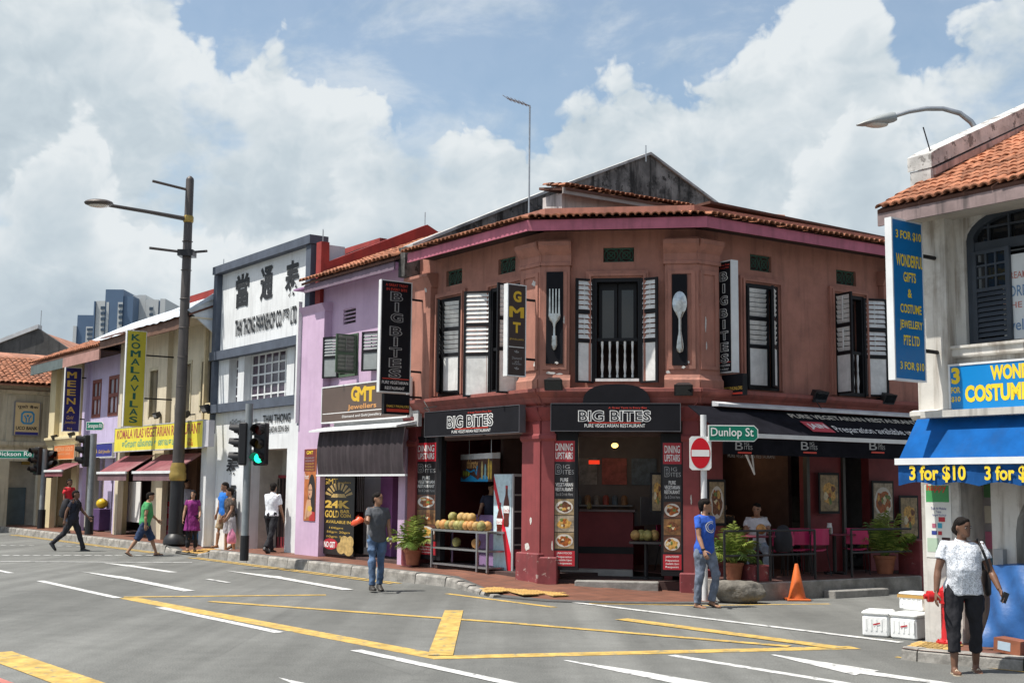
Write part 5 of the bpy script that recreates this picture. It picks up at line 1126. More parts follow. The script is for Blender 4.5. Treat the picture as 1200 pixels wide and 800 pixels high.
def dining(W_, blk, r, off, label, cut=0):
    u0, u1, z0, z1 = W_.rect(*blk, off); t = thing('poster_stand', label, 'poster', W_.M, ((u0 + u1) / 2, -off, z0))
    part('frame', MB(BLACK).box(u0, u1, -off, -off + .12, z0, z1), t, W_.M)
    x0, y0, x1, y1 = r; f = off + .004; H = y1 - y0; w = x1 - x0; m = x0 + w * .5
    part('sheet', MB(M('poster_black', (.018, .016, .018), .4, .1)).box(*W_.rect(*r, off)[:2], -off - .004, -off - .0005, *W_.rect(*r, off)[2:]), t, W_.M)
    def q(a, b, c, d): return (x0 + w * a, y0 + H * b, x0 + w * c, y0 + H * d)
    flat('red_header', t, W_, f, q(.02, .005, .98, .17), DRED)
    T('DINING', t, W_, f, q(.1, .025, .9, .085), WLET, .02, .004); T('UPSTAIRS', t, W_, f, q(.1, .095, .9, .15), WLET, .02, .004)
    outlined('B', t, W_, f, q(.1, .19, .4, .27), BLKL, GRYL, .05); T('IG', t, W_, f, q(.45, .195, .75, .225), GRYL, .0); T('ITES', t, W_, f, q(.45, .235, .95, .27), GRYL, .0)
    for s, a, b, c in (('PURE', .32, .3, .68), ('VEGETARIAN', .1, .337, .9), ('RESTAURANT', .1, .374, .9)): T(s, t, W_, f, q(a, b, c, b + .029), WLET, .012)
    T('Eat & Drink Here', t, W_, f, q(.12, .415, .9, .44), GRYL, .0)
    for i in range(3): food(t, W_.M, W_.rect(*q(.06, .465 + i * .133, .94, .592 + i * .133), f), f + .0025, hash(label) % 3 + i * 2 if 0 else len(label) + i * 2, plate=i != 1)
    flat('red_footer', t, W_, f, q(.02, .875, .98, .995), DRED)
    for s, b in (('JAIN FOOD', .885), ('Preparation', .915), ('Available Upon', .94), ('Request', .965)): T(s, t, W_, f, q(.15, b, .85, b + .02), WLET, .01, .004)
    return t
dining(WL, (485, 511, 516.5, 655), (487.5, 518, 511.5, 650), .05, 'black framed dining poster left of the coconut counter')
dining(WC, (643.5, 505.5, 677.5, 667.5), (648.5, 515.5, 674, 663.5), .06, 'black framed dining poster left of the corner doorway')
dining(WC, (774.5, 508, 804, 674.5), (776.5, 518, 799, 668), .06, 'black framed dining poster right of the corner doorway')
t, f, r = board('jeweller_sign', 'wide brown fascia sign with amber letters on lilac shophouse', 'sign', WL, (377.5, 449, 476.5, 491), .2, .12, M('taupe_sign_face', (.10, .07, .057), .45, .05), WMET, .03)
for ch, x0, x1 in (('G', 411.5, 420), ('M', 419.5, 428.5), ('T', 429, 439.5)): T(ch, t, WL, f, (x0, 452.5, x1, 470), M('amber_letter', (.66, .42, .03)), .025 if ch == 'M' else .05)
T('Jewellers', t, WL, f, (407.5, 472.5, 441, 480), M('peach_letter', (.62, .30, .10), .5), .015); flat('white_rule', t, WL, f, (378, 481.6, 451, 482.4), WLET); T('Diamond and Gold Jewellery', t, WL, f, (401, 484.6, 447, 488.4), WLET, .0)
t, f, r = board('restaurant_sign', 'long yellow sign with red letters above the red awnings', 'sign', WL, (134.5, 497.5, 237.5, 526), .55, .12, M('yellow_sign_face', (.70, .60, .06), .5, .06), GREY, .03)
T('KOMALA VILAS VEGETARIAN RESTAURANT', t, WL, f, (137.5, 499.5, 235, 511), M('brick_red_letter', (.38, .09, .06), .5), .02); T('கோமள விலாஸ் உணவகம்', t, WL, f, (143, 513.5, 205, 522.5), M('teal_letter', (.06, .30, .24), .5), .015, res=1); T('76', t, WL, f, (220, 513, 225, 516.5), REDL); T('சைவ', t, WL, f, (219, 517.5, 226, 522), REDL, res=1)
bx('end_box', t, WL.M, M('pale_grey_panel', (.46, .45, .47)), (r[1] + .05, r[1] + .4, -f, -.5, r[2], r[3]))
t, f, r = board('small_shop_sign', 'orange sign board with pale letters above the small maroon awning', 'sign', WL, (63.5, 521.5, 87, 537.5), .2, .08, M('orange_sign_face', (.62, .17, .05), .5, .06), YCRM, .02)
T('MEENA GOLD', t, WL, f, (65, 523.5, 85.5, 528.5), M('faded_letter', (.7, .4, .22), .5), .01); T('JEWELLERS', t, WL, f, (68, 530.5, 82, 533.5), M('faded_letter', (.7, .4, .22)), 0)
t, f, r = board('small_shop_sign', 'blue sign board with yellow words behind the far traffic signal', 'sign', WL, (98.5, 520, 131.5, 535), .25, .08, M('royal_blue_sign_face', (.03, .035, .22), .45, .06), WMET, .02)
T('MEENA', t, WL, f, (98.8, 522, 114, 531), GOLD, .02); T('Gold Jeweller', t, WL, f, (115.5, 526.5, 129.5, 532), GOLD, .0, shear=.2)
t, f, r = board('bank_sign', 'beige square bank sign with blue emblem on bank wall', 'sign', WU, (17.5, 471.5, 46, 509.5), .02, .14, M('sand_sign_face', (.60, .46, .26), .5, .05), M('dark_sign_edge', (.2, .2, .22), .5), .03)
T('यूको बैंक', t, WU, f, (20.5, 474.5, 45, 479.5), BLKL, .02, res=1); T('UCO BANK', t, WU, f, (18.5, 499.5, 44, 503.5), BLKL, .035); flat('blue_footer', t, WU, f, (17.7, 506, 44.5, 509.3), M('royal_blue_sign_face', (.03, .035, .22)))
CYB = M('cyan_emblem', (.02, .24, .48), .5, 0); u0, u1, z0, z1 = WU.rect(24.5, 481.5, 40.5, 497, f); cx, cz, hw = (u0 + u1) / 2, (z0 + z1) / 2, (u1 - u0) / 2
def oct_(k, c): return [(cx + sx_ * hw * a, -f - c, cz + sz_ * hw * b) for sx_, sz_, L_ in ((1, 1, 0), (-1, 1, 1), (-1, -1, 0), (1, -1, 1)) for a, b in ([(k, k * .6), (k * .6, k)] if L_ == 0 else [(k * .6, k), (k, k * .6)])]
part('emblem', MB(CYB).poly(oct_(1, .002)), t, WU.M); mb = MB(M('sand_sign_face', (.60, .46, .26))); mb.poly(oct_(.74, .0035)); mb.m(CYB); mb.poly([(cx + hw * .2 * math.cos(a), -f - .005, cz + hw * (.28 + .2 * math.sin(a))) for a in [2 * math.pi * i / 10 for i in range(10)]]); 
for sgn in (-1, 1): mb.poly([(cx + sgn * hw * .12, -f - .005, cz - hw * .7), (cx + sgn * hw * .3, -f - .005, cz - hw * .7), (cx + sgn * hw * .3, -f - .005, cz - hw * .2), (cx + sgn * hw * .6, -f - .005, cz + hw * .3), (cx + sgn * hw * .42, -f - .005, cz + hw * .38), (cx + sgn * hw * .1, -f - .005, cz - hw * .1)])
part('hands_emblem', mb, t, WU.M)
t, f, r = board('shop_sign', 'wide blue sign with big yellow words on white corner building', 'sign', WB, (1114, 422, 1290, 477.5), -.1, .12, M('azure_sign_face', (.0, .20, .53), .4, .04, spec=.5), WMET, .025)
T('3', t, WB, f, (1115, 430.5, 1125, 450), YEL, .05); T('FOR', t, WB, f, (1115, 453.5, 1125.5, 460.5), YEL, .03); T('$10', t, WB, f, (1115, 464.5, 1126, 471.5), YEL, .03)
T('WONDERFUL', t, WB, f, (1160.5, 424.5, 1247, 442.5), YEL, .05); T('COSTUME', t, WB, f, (1131, 449, 1206, 469.5), YEL, .05); T('JEWELLERY', t, WB, f, (1212, 446.5, 1285, 466.5), YEL, .05)
t, f, r = board('notice_board', 'white board with faded blue and red letters inside the arched window', 'board', WB, (1175.5, 294, 1250, 395), -.2, .02, M('faded_white_board', (.62, .64, .64), .6, .06), None)
for s, p, mt in (('A', (1178, 300, 1183, 312), M('faded_red_letter', (.5, .2, .17))), ('CREAM', (1177, 318, 1204, 326), M('faded_red_letter', (.5, .2, .17))), ('LORD', (1177, 334, 1206, 347), M('faded_blue_letter', (.14, .24, .38))), ('THE', (1177, 354, 1198, 361), M('faded_red_letter', (.5, .2, .17))), ('well', (1179, 374, 1203, 387), M('faded_blue_letter', (.14, .24, .38)))): T(s, t, WB, f, p, mt, .01)
# --- posters and banners
def poster(name, label, W_, px, off, mat, cat='poster', th=.01):
    u0, u1, z0, z1 = W_.rect(*px, off); t = thing(name, label, cat, W_.M, ((u0 + u1) / 2, -off, z0))
    part('sheet', MB(mat).box(u0, u1, -off, -off + th, z0, z1), t, W_.M); return t, off, (u0, u1, z0, z1)
t, f, r = poster('portrait_poster', 'narrow orange and maroon jeweller poster with portrait on lilac pilaster', WL, (356.5, 526, 370, 610), .215, M('orange_print', (.42, .13, .035), .4, .2, 5))
flat('maroon_header', t, WL, f, (356.6, 526.3, 369.9, 552), M('maroon_print', (.16, .025, .02), .4)); T('GMT', t, WL, f, (359.5, 528, 367, 532), YEL, .02, .004)
for i, c in enumerate((GRYL, GRYL, GOLD, GOLD, GOLD)): T('FINE JEWELLERY', t, WL, f, (358, 535.5 + i * 3.4, 368.5, 537.7 + i * 3.4), c, 0, .004)
T('hot', t, WL, f, (357.5, 555, 362, 561), WLET, 0)
u0, u1, z0, z1 = r; wp, hp = u1 - u0, z1 - z0; mb = MB()
def shp(mt, pts, d): mb.m(mt).poly([(u0 + a * wp, -f - d, z0 + b * hp) for a, b in pts])
def ov(cx, cz, rx, rz, k=14): return [(cx + rx * math.cos(2 * math.pi * i / k), cz + rz * math.sin(2 * math.pi * i / k)) for i in range(k)]
PSK = M('print_skin', (.52, .30, .18), .4, .08)
shp(M('print_hair', (.02, .014, .012), .4), ov(.66, .42, .30, .23), .002); shp(M('print_hair', (.02, .014, .012)), [(.62, .06), (.98, .04), (.97, .45), (.7, .5)], .0023); shp(M('print_red_cloth', (.42, .03, .03), .4), [(.5, .0), (1, .0), (1, .12), (.62, .14)], .003)
shp(PSK, [(.42, .3), (.6, .3), (.75, .1), (.45, .05), (.3, .05)], .0033); shp(PSK, ov(.55, .41, .17, .105), .0037); shp(PSK, [(.1, .02), (.25, .02), (.42, .28), (.3, .3), (.2, .2)], .004); shp(GOLD, ov(.55, .17, .2, .04), .0045); shp(M('print_lips', (.4, .04, .05), .4), ov(.5, .37, .05, .012), .0045)
for sx_ in (.46, .62): shp(M('print_hair', (.02, .014, .012)), ov(sx_, .43, .045, .012), .0045)
part('portrait', mb, t, WL.M)
t, f, r = poster('roll_banner', 'black roll up banner with gold coin advert in lilac shop front', WL, (378.5, 556, 415, 650), .06, M('banner_black', (.015, .013, .012), .4, .1), 'banner')
T('GMT', t, WL, f, (379, 560.5, 396, 567), GOLD, 0); T('Jewellers', t, WL, f, (396.5, 564, 411, 567), GOLD, 0); T('24K', t, WL, f, (381, 586, 410, 595), GOLD, .05); T('GOLD', t, WL, f, (381, 597.5, 397.5, 606), GOLD, .03); T('BAR', t, WL, f, (399, 597, 410, 601), GOLD, .03); T('COIN', t, WL, f, (399, 602, 411, 606), GOLD, .03)
T('AVAILABLE IN', t, WL, f, (382, 609.5, 411, 613), GOLD, .01); T('100gm', t, WL, f, (386, 617, 402, 620), GOLD, 0); T('50gm 20gm', t, WL, f, (383, 622, 410, 625), GOLD, 0); T('10gm 5gm', t, WL, f, (383, 627.5, 408, 630.5), GOLD, 0)
u0, u1, z0, z1 = r; wp, hp = u1 - u0, z1 - z0; mb = MB(); GB = M('print_gold_bar', (.48, .33, .12), .35, .25, 8)
for i in range(9): a = math.pi * (.12 + .76 * i / 8); shp(GB, [(.5 + rr * .46 * math.cos(a + d), .70 + rr * .2 * math.sin(a + d)) for rr, d in ((.55, -.08), (1, -.09), (1, .09), (.55, .08))], .002 + i * .0001)
shp(GB, [(.25, .715), (.75, .715), (.68, .76), (.32, .76)], .0035)
for a, b, q_ in ((.62, .1, .16), (.85, .08, .17), (.72, .2, .15), (.9, .2, .12)): shp(GB, ov(a, b * .8 + .01, q_ * .9, .075), .003 + q_ * .002)
shp(M('print_red', (.42, .022, .035)), ov(.27, .13, .24, .07), .0042); part('coin_picture', mb, t, WL.M); T('NO GST', t, WL, f, (380, 634, 393, 641), WLET, .03, .008)
for W_, px, off, lb, sd in ((WR, (831.5, 564.5, 848.5, 612.5), .12, 'square food poster on maroon pier behind no entry sign', 5), (WR, (961.5, 556.5, 982, 598.5), .08, 'framed food picture on maroon wall between the two terrace doorways', 1), (WR, (1024, 566, 1046, 609), .08, 'framed food picture right of the stair doorway', 3), (WR, (1056, 583, 1075, 628), .08, 'framed dosa picture behind the white column', 1)):
    u0, u1, z0, z1 = W_.rect(*px, off); t = thing('food_poster', lb, 'picture', W_.M, ((u0 + u1) / 2, -off, z0)); part('frame', MB(BLACK).box(u0 - .04, u1 + .04, -off, -.061, z0 - .05, z1 + .05), t, W_.M); food(t, W_.M, (u0, u1, z0, z1), off + .002, sd, plate=sd != 1)
u0, u1, z0, z1 = WC.rect(764.5, 556, 776.5, 598, -.5); t = thing('food_poster', 'tall food picture inside corner doorway', 'picture', WC.M, (u0, .5, z0)); part('frame', MB(BLACK).box(u0 - .04, u1 + .04, .46, .5, z0 - .04, z1 + .04), t, WC.M); food(t, WC.M, (u0, u1, z0, z1), -.457, 1, plate=False)
t, f, r = poster('notice_poster', 'white column poster with green header and small logos', WB, (1084.5, 568, 1115, 653), .006, M('paper_white', (.66, .66, .62), .6, .06), th=.005)
flat('green_header', t, WB, f, (1085, 568.5, 1112, 588), M('print_mid_green', (.06, .30, .10), .5)); T('happy', t, WB, f, (1086, 566.5, 1109, 577), REDL, .02, .004)
for s, p, c in (('Talk N Mobile', (1091, 594, 1109, 597), M('print_navy', (.03, .05, .25))), ('Topup', (1097, 598, 1103, 601), M('print_navy', (.03, .05, .25))), ('Singtel StarHub', (1093, 602, 1109, 605), M('print_navy', (.03, .05, .25))), ('International', (1104, 643, 1114, 645), REDL), ('Thumb Prints', (1100, 646, 1114, 648), REDL), ('Complete Shop', (1097, 650, 1114, 652), REDL)): T(s, t, WB, f, p, c, 0, .004)
for px, mt in (((1100, 605.5, 1107.5, 611), DRED), ((1092.5, 613, 1097, 618), M('pink_card', (.42, .12, .18))), ((1099, 612.5, 1104, 618.5), M('print_cyan', (.05, .35, .5))), ((1092, 621.5, 1098, 626), M('print_navy', (.03, .05, .25))), ((1099.5, 622, 1104, 626.5), DRED), ((1087, 630, 1100, 646), M('print_pale_green', (.40, .52, .40))), ((1104, 629.5, 1113.5, 635), M('print_dark', (.06, .03, .03))), ((1104, 635.5, 1113.5, 638), DRED)): flat('logo_patch', t, WB, f, px, mt, .003)
p_, f, r = poster('vertical_notice', 'red vertical notice with white characters on cream pier', WL, (181, 562.5, 186.8, 599.5), .12, M('print_red_notice', (.50, .04, .07), .5)); 
for i in range(4): T('茶餐室飯'[i], p_, WL, f, (181.8, 565 + i * 8.2, 186, 571.5 + i * 8.2), WLET, .01, res=1)
# --- awnings
def awning(label, W_, u0, u1, zt, zb, oi, oo, mat, bar, val=0.0, vmat=None, scal=False, group=None, th=.02):
    t = thing('awning', label, 'awning', W_.M, ((u0 + u1) / 2, -oi, zb), group)
    part('canvas', MB(mat).extx([(-oi, zt), (-oi, zt + th), (-oo, zb + th), (-oo, zb)], u0, u1), t, W_.M)
    part('front_bar', MB(bar).box(u0 - .02, u1 + .02, -oo - .05, -oo + .01, zb - .035, zb + .04), t, W_.M)
    if val:
        n = max(8, int((u1 - u0) / .07)); top_ = [(u0 + (u1 - u0) * i / n, zb - .04) for i in range(n + 1)]
        bot = [(u0 + (u1 - u0) * i / n, zb - .04 - val + (.045 * abs(math.sin(i * .42)) if scal else 0)) for i in range(n + 1)]
        mb = MB(vmat or mat)
        for k in range(n):
            ya, yb = [-oo - .01 + (.012 * math.sin(j * .9) if scal else 0) for j in (k, k + 1)]
            mb.rings([[(a[0], y_ + d, a[1]) for a, y_ in ((top_[k], ya * 0 - oo - .01), (top_[k + 1], -oo - .01), (bot[k + 1], yb), (bot[k], ya))] for d in (0, .008)], cap=True)
        part('valance', mb, t, W_.M)
    return t
MARO = M('maroon_canvas', (.18, .05, .06), .8, .15, 4, grime=.35, gcol=(.3, .2, .2)); GREYV = M('grey_maroon_valance', (.16, .09, .10), .8, .15)
az0, az1 = WL.par(1.05).hit(150, 553.5)[1], WL.par(.2).hit(170, 534)[1]
ku0 = WL.par(1.05).hit(115, 553)[0]; awning('small maroon awning with white bar left of the green street name', WL, WL.par(.9).hit(53, 552)[0], WL.par(.9).hit(73.5, 552)[0], WL.par(.2).hit(75, 543)[1], WL.par(.9).hit(63, 551.5)[1], .2, .9, MARO, WMET, .16, MARO)
awning('maroon awning left half under long yellow sign', WL, ku0, WL.par(1.05).hit(148.5, 553)[0], az1, az0, .2, 1.05, MARO, WMET, .2, GREYV); awning('maroon awning right half behind the tall lamp post', WL, WL.par(1.05).hit(156.5, 553)[0], KX1 - .15, az1, az0, .2, 1.05, MARO, WMET, .2, GREYV)
# drop blind of the jeweller
gz0, gz1 = WL.hit(425, 555.5, .5)[1], WL.hit(425, 503, .5)[1]; gu0, gu1 = WL.hit(373.5, 530, .5)[0], WL.hit(475, 530, .5)[0]
t = thing('drop_blind', 'dark brown drop blind hanging under the brown jeweller sign', 'blind', WL.M, ((gu0 + gu1) / 2, -.5, gz0))
mb = MB(M('dark_blind_cloth', (.035, .026, .03), .85, .2, 2, streak=.4, gcol=(.08, .065, .07))); n = 60
rs_ = [[(gu0 + (gu1 - gu0) * i / n, -.5 - .012 * math.sin(i * 1.7) - .05 * math.sin(math.pi * k / 6) ** 1, gz0 + (gz1 - gz0) * k / 6) for i in range(n + 1)] for k in range(7)]
mb.rings(rs_, cap=False, closed=False); part('cloth', mb, t, WL.M, True)
part('bottom_bar', MB(WMET).box(gu0 - .05, gu1 + .05, -.53, -.47, gz0 - .04, gz0), t, WL.M); part('roller_cover', MB(WMET).extx([(-.7, gz1 - .01), (-.7, gz1 + .03), (-.2, gz1 + .14), (-.2, gz1 + .06)], gu0 - .15, gu1 - .05), t, WL.M); bx('wall_plate', t, WL.M, GREY, (gu0 + .15, gu1, -.2, -.11, gz1 + .02, gz1 + .36))
# terrace awning
ja, jb = WR.hit(847, 511, 1.25)[0], RE
jz0 = WR.par(1.25).hit(975, 514.5)[1]; jz1 = WR.par(.35).hit(950, 484)[1]
JC = M('black_awning_canvas', (.011, .011, .015), .9, .2, 3, spec=.05)
t = awning('long black terrace awning with white bar and red label', WR, ja, jb, jz1, jz0, .35, 1.25, JC, WMET, .29, JC)
part('roller_cover', MB(M('pale_metal_cover', (.55, .56, .58), .45)).extx([(-.32, jz1 + .03), (-.32, jz1 + .12), (-.5, jz1 + .07), (-.5, jz1 + .02)], .1, jb), t, WR.M); A3 = [WR.hit(*q, .9) for q in ((873, 529), (884, 555), (881, 529))]; part('folding_arm', MB(WMET).tube([(u, -.9, z) for u, z in A3], .022, 6), t, WR.M)
Jv = Wall(WR.p, WR.e)
ang = math.atan2(jz1 - jz0, .9); FJ = WR.M @ Matrix.Translation((0, -1.25, jz0 + .02)) @ Matrix.Rotation(-(math.pi / 2 - ang), 4, 'X'); Lj = math.hypot(.9, jz1 - jz0)
def tj(px0, px1): return WR.hit(px0, 500, 1.0)[0], WR.hit(px1, 500, 1.0)[0]
txt('PURE VEGETARIAN RESTAURANT', t, FJ, (tj(945, 0)[0], tj(0, 1095)[1], Lj * .68, Lj * .84), M('dim_cream_letter', (.5, .46, .38), .6), .024, .02)
a, b = tj(948.5, 975); part('red_label', MB(M('red_label', (.5, .05, .07), .5)).add([(a, -.023, Lj * .18), (b, -.023, Lj * .18), (b, -.023, Lj * .56), (a, -.023, Lj * .56)], [(0, 1, 2, 3)]), t, FJ); txt('JAIN', t, FJ, (a + .06, b - .05, Lj * .26, Lj * .48), WLET, .028, .03)
a, b = tj(979, 1110); txt('Preparation available upon request', t, FJ, (a, b, Lj * .14, Lj * .44), WLET, .024, 0, .12)
for px in (861, 938, 1018):
    u0, u1, z0, z1 = WR.rect(px, 517.5, px + 9, 527, 1.26); txt('B', t, WR.M, (u0, u1, z0, z1), GRYL, 1.275, .0); txt('IG', t, WR.M, (u1 + .03, u1 + .14, z0 + .09, z1), GRYL, 1.275); txt('ITES', t, WR.M, (u1 + .03, u1 + .22, z0 + .01, z0 + .08), GRYL, 1.275); bx('red_rule', t, WR.M, REDL, (u0 + .06, u1 + .2, -1.274, -1.27, z0 - .06, z0 - .03))
u0, u1, z0, z1 = WR.rect(852, 532, 908, 536.5, .04); txt('PURE VEGETARIAN RESTAURANT', bb, WR.M, (u0, u1, z0, z1), GRYL, .062)
# blue awning
BLUC = M('blue_canvas', (.006, .085, .29), .85, .12, 3, spec=.1, streak=.25, gcol=(.02, .06, .16)); BLUV = M('blue_valance', (.012, .075, .24), .8, .14, 4, spec=.1)
ba0 = WB.hit(1098, 492, .12)[0]; oo = .5
for k in range(60):
    if WB.hit(1053, 541, oo)[0] > ba0 - .05: oo += .03
bz0, bz1 = WB.hit(1053, 541, oo)[1], WB.hit(1098, 492, .12)[1]
bu = WB.hit(1053, 541, oo)[0]
t = awning('bright blue shop awning with yellow price on scalloped valance', WB, bu, BX1, bz1, bz0, .12, oo, BLUC, WMET, .24, BLUV, True)
for s, x0, x1 in (('3 for $10', 1066, 1132), ('3 for $10', 1154, 1222)): r = WB.rect(x0, 545, x1, 565, oo + .03); txt(s, t, WB.M, r, YEL, oo + .035, .03)
bx('roller_cover', t, WB.M, M('pale_stained_metal', (.5, .48, .44), .6, .1, streak=.4), (ba0 - .1, BX1, -.3, -.02, bz1 + .02, bz1 + .1))
print('@awn', oo, bz0, bz1)
# ================================================================ street furniture
def frame_at(p, ang=0.0): return Matrix.Translation(Vector(p)) @ Matrix.Rotation(ang, 4, 'Z')
def px_height(base, px, py): return at_y(px, py, base.y).z
A_ROAD = math.atan2(WL.e.y, WL.e.x)
POLE = M('dark_bronze_pole', (.085, .075, .07), .5, .1, 3, metal=.3); BRASS = M('brass_band', (.36, .25, .07), .45, .15, metal=.5); BLKM = M('black_metal', (.018, .018, .02), .45, .08); GPOLE = M('grey_painted_pole', (.22, .24, .25), .5, .1, 4); LENS = M('lamp_lens', (.55, .53, .48), .25, .05)
lb = at_z(205, 637, .22); lh = px_height(lb, 221, 209) - .22
F_ = frame_at(lb); t = thing('street_lamp', 'tall dark street lamp with gold bands and long single arm over the road', 'street lamp', F_)
part('base', MB(BLKM).lathe([(.33, 0), (.33, .08), (.28, .2), (.2, .28), (.19, 1.75)], 18), t, F_, True); part('brass_collar', MB(BRASS).lathe([(.2, 1.75), (.235, 1.8), (.235, 1.95), (.21, 2.0), (.22, 2.1), (.175, 2.25)], 18), t, F_, True)
part('pole', MB(POLE).lathe([(.165, 2.2), (.15, 4.5), (.115, lh - .05), (.1, lh), (.04, lh + .06)], 14), t, F_, True)
az_ = px_height(lb, 218, 257) - .22; nv = Vector((WL.n.x, WL.n.y, 0)); Larm = 1.0
while at_y(0, 0, 1) and True:
    p = lb + nv * Larm; s_ = (p.x / p.y) * FPX / math.cos(PITCH)
    q = at_y(128, 251, p.y)
    if q.x >= p.x or Larm > 8: break
    Larm += .05
part('band', MB(BRASS).lathe([(.13, az_ - .1), (.15, az_ - .06), (.15, az_ + .06), (.13, az_ + .1)], 14), t, F_, True)
part('arm', MB(POLE).tube([(0, 0, az_), nv * (Larm * .5) + Vector((0, 0, az_ + .05)), nv * Larm + Vector((0, 0, az_ + .08))], [.07, .055, .05], 8), t, F_, True)
e_ = nv * (Larm + .28) + Vector((0, 0, az_ + .1)); hd = part('lamp_head', MB(POLE).ell(e_, .40, .30, .10, 16, 8), t, F_, True); part('lens', MB(LENS).ell(e_ - Vector((0, 0, .06)), .3, .22, .06, 14, 6), hd, F_, True)
z1_, z2_ = px_height(lb, 215, 219) - .22, px_height(lb, 214, 296) - .22
part('banner_bar', MB(POLE).tube([(0, 0, z1_ - .1), nv * 1.1 + Vector((0, 0, z1_))], .04, 6), t, F_)
part('camera_bracket', MB(POLE).tube([nv * 1.1 + Vector((0, 0, z2_)), (0, 0, z2_), nv * -.6 + Vector((0, 0, z2_ + .12))], .04, 6), t, F_); part('camera_bracket', MB(BLKM).box(-.22, .22, -.22, .22, z2_ - .12, z2_ + .06), t, F_)
for k in range(6): part('cable_ring', MB(POLE).lathe([(.13, lh * (.42 + .08 * k)), (.16, lh * (.42 + .08 * k) + .02), (.13, lh * (.42 + .08 * k) + .04)], 12), t, F_)
# traffic signals
def signal_head(t, F, p, ang, lit=None, name='signal_head'):
    m = F @ Matrix.Translation(p) @ Matrix.Rotation(ang, 4, 'Z')          # faces local -y
    o = part(name, MB(BLKM).cbox(-.17, .17, 0, .2, -.52, .52, .03), t, m)
    for i, (col, nm) in enumerate((((.05, .006, .006), 'dark_red_lens'), ((.06, .035, .004), 'dark_amber_lens'), ((.0, .05, .035), 'dark_green_lens'))):
        z = .34 - i * .34; mt = M(nm, col, .2, 0)
        if lit == i: mt = M('lit_green_lens', (.02, .95, .50), .4, 0, emit=1.5)
        part('lens', MB(mt).lathe([(.12, 0), (.115, .02), (.06, .035), (.01, .04)], 18).tf(Matrix.Translation((0, -.005, z)) @ Matrix.Rotation(R(90), 4, 'X')), o, m, True)
        v = MB(BLKM); rs = []
        for y, k in ((0, 1), (-.24, 1)): rs.append([(.14 * math.cos(a), y * (1 if math.sin(a) > -.2 else .5), z + .14 * math.sin(a)) for a in [R(-35 + 250 * j / 14) for j in range(15)]])
        for y in (-.24, 0): rs.append([(.128 * math.cos(a), y * (1 if math.sin(a) > -.2 else .5), z + .128 * math.sin(a)) for a in [R(-35 + 250 * j / 14) for j in range(15)]])
        v.rings(rs, cap=False, closed=False); part('visor', v, o, m)
    return o
sb = at_z(286, 656.5, .2); F_ = frame_at(sb); sh = px_height(sb, 290, 473) - .2
t = thing('traffic_signal', 'grey traffic signal pole showing green beside white building', 'traffic light', F_)
part('pole', MB(GPOLE).tube([(0, 0, 0), (0, 0, sh)], .085, 14), t, F_, True); part('pole_base', MB(BLKM).lathe([(.1, 0), (.1, .55)], 14), t, F_)
zc = (px_height(sb, 296, 520) - .2)
SS = Matrix.Scale(.92, 4); signal_head(t, F_ @ SS, (.27, .0, zc / .92), R(-18), 2); signal_head(t, F_ @ SS, (-.21, -.02, zc / .92), R(-88)); part('head_arm', MB(BLKM).box(-.25, .25, .02, .1, zc + .2, zc + .25), t, F_); part('head_arm', MB(BLKM).box(-.25, .25, .02, .1, zc - .3, zc - .25), t, F_)
sb = at_z(104, 626, .22); F_ = frame_at(sb); sh = px_height(sb, 109.5, 508) - .22
SGRN = M('road_sign_green', (.0, .16, .10), .45, .04); 
t = thing('traffic_signal', 'far traffic signal pole with green street name plate before lavender building', 'traffic light', F_)
part('pole', MB(GPOLE).tube([(0, 0, 0), (0, 0, sh)], .11, 12), t, F_, True); part('pole_base', MB(BLKM).lathe([(.14, 0), (.14, .6)], 12), t, F_); zc = px_height(sb, 102, 528) - .22
signal_head(t, F_, (-.32, 0, zc), R(-60)); part('head_arm', MB(BLKM).box(-.3, 0, -.03, .03, zc + .1, zc + .16), t, F_)
VF = Wall((sb.x, sb.y), Vector((.96, -.28)))
def name_plate(t, V, px, s, txtpx, th=.04, arrow_=True):
    u0, u1, z0, z1 = V.rect(*px, .1); h = (z1 - z0); c_ = h * .25
    o = part('name_plate', MB(WLET).ext([(u0, z0), (u1 - c_, z0), (u1, z0 + c_), (u1, z1 - c_), (u1 - c_, z1), (u0, z1)], -.1, -.1 + th), t, V.M); e = h * .06
    part('green_face', MB(SGRN).ext([(u0 + e, z0 + e), (u1 - c_, z0 + e), (u1 - e, z0 + c_), (u1 - e, z1 - c_), (u1 - c_, z1 - e), (u0 + e, z1 - e)], -.103, -.1005), o, V.M); txt(s, o, V.M, V.rect(*txtpx, .1), WLET, .106, .008)
name_plate(t, VF, (101, 494, 121, 504), 'Serangoon Rd', (103, 496, 119.5, 502.5))
sb = at_y(48, 616, 46.3); sb.z = .2; F_ = frame_at(sb); sh = px_height(sb, 51, 526) - .2; t = thing('traffic_signal', 'farthest traffic signal pole with wide green street name plate by the bank', 'traffic light', F_)
part('pole', MB(GPOLE).tube([(0, 0, 0), (0, 0, sh)], .10, 12), t, F_, True); part('pole_base', MB(BLKM).lathe([(.14, 0), (.14, .7)], 12), t, F_); zc = px_height(sb, 48, 540) - .2; signal_head(t, F_, (-.3, -.1, zc), R(-40)); signal_head(t, F_, (.2, .1, zc - .1), R(60)); VF = Wall((sb.x, sb.y), Vector((.99, -.1)))
name_plate(t, VF, (-26, 527.5, 40, 537), 'Upp Dickson Rd', (-22, 529, 37, 535.5)); part('plate_arm', MB(GPOLE).box(-.6, 0, -.03, .03, zc + .0, zc + .05), t, F_)
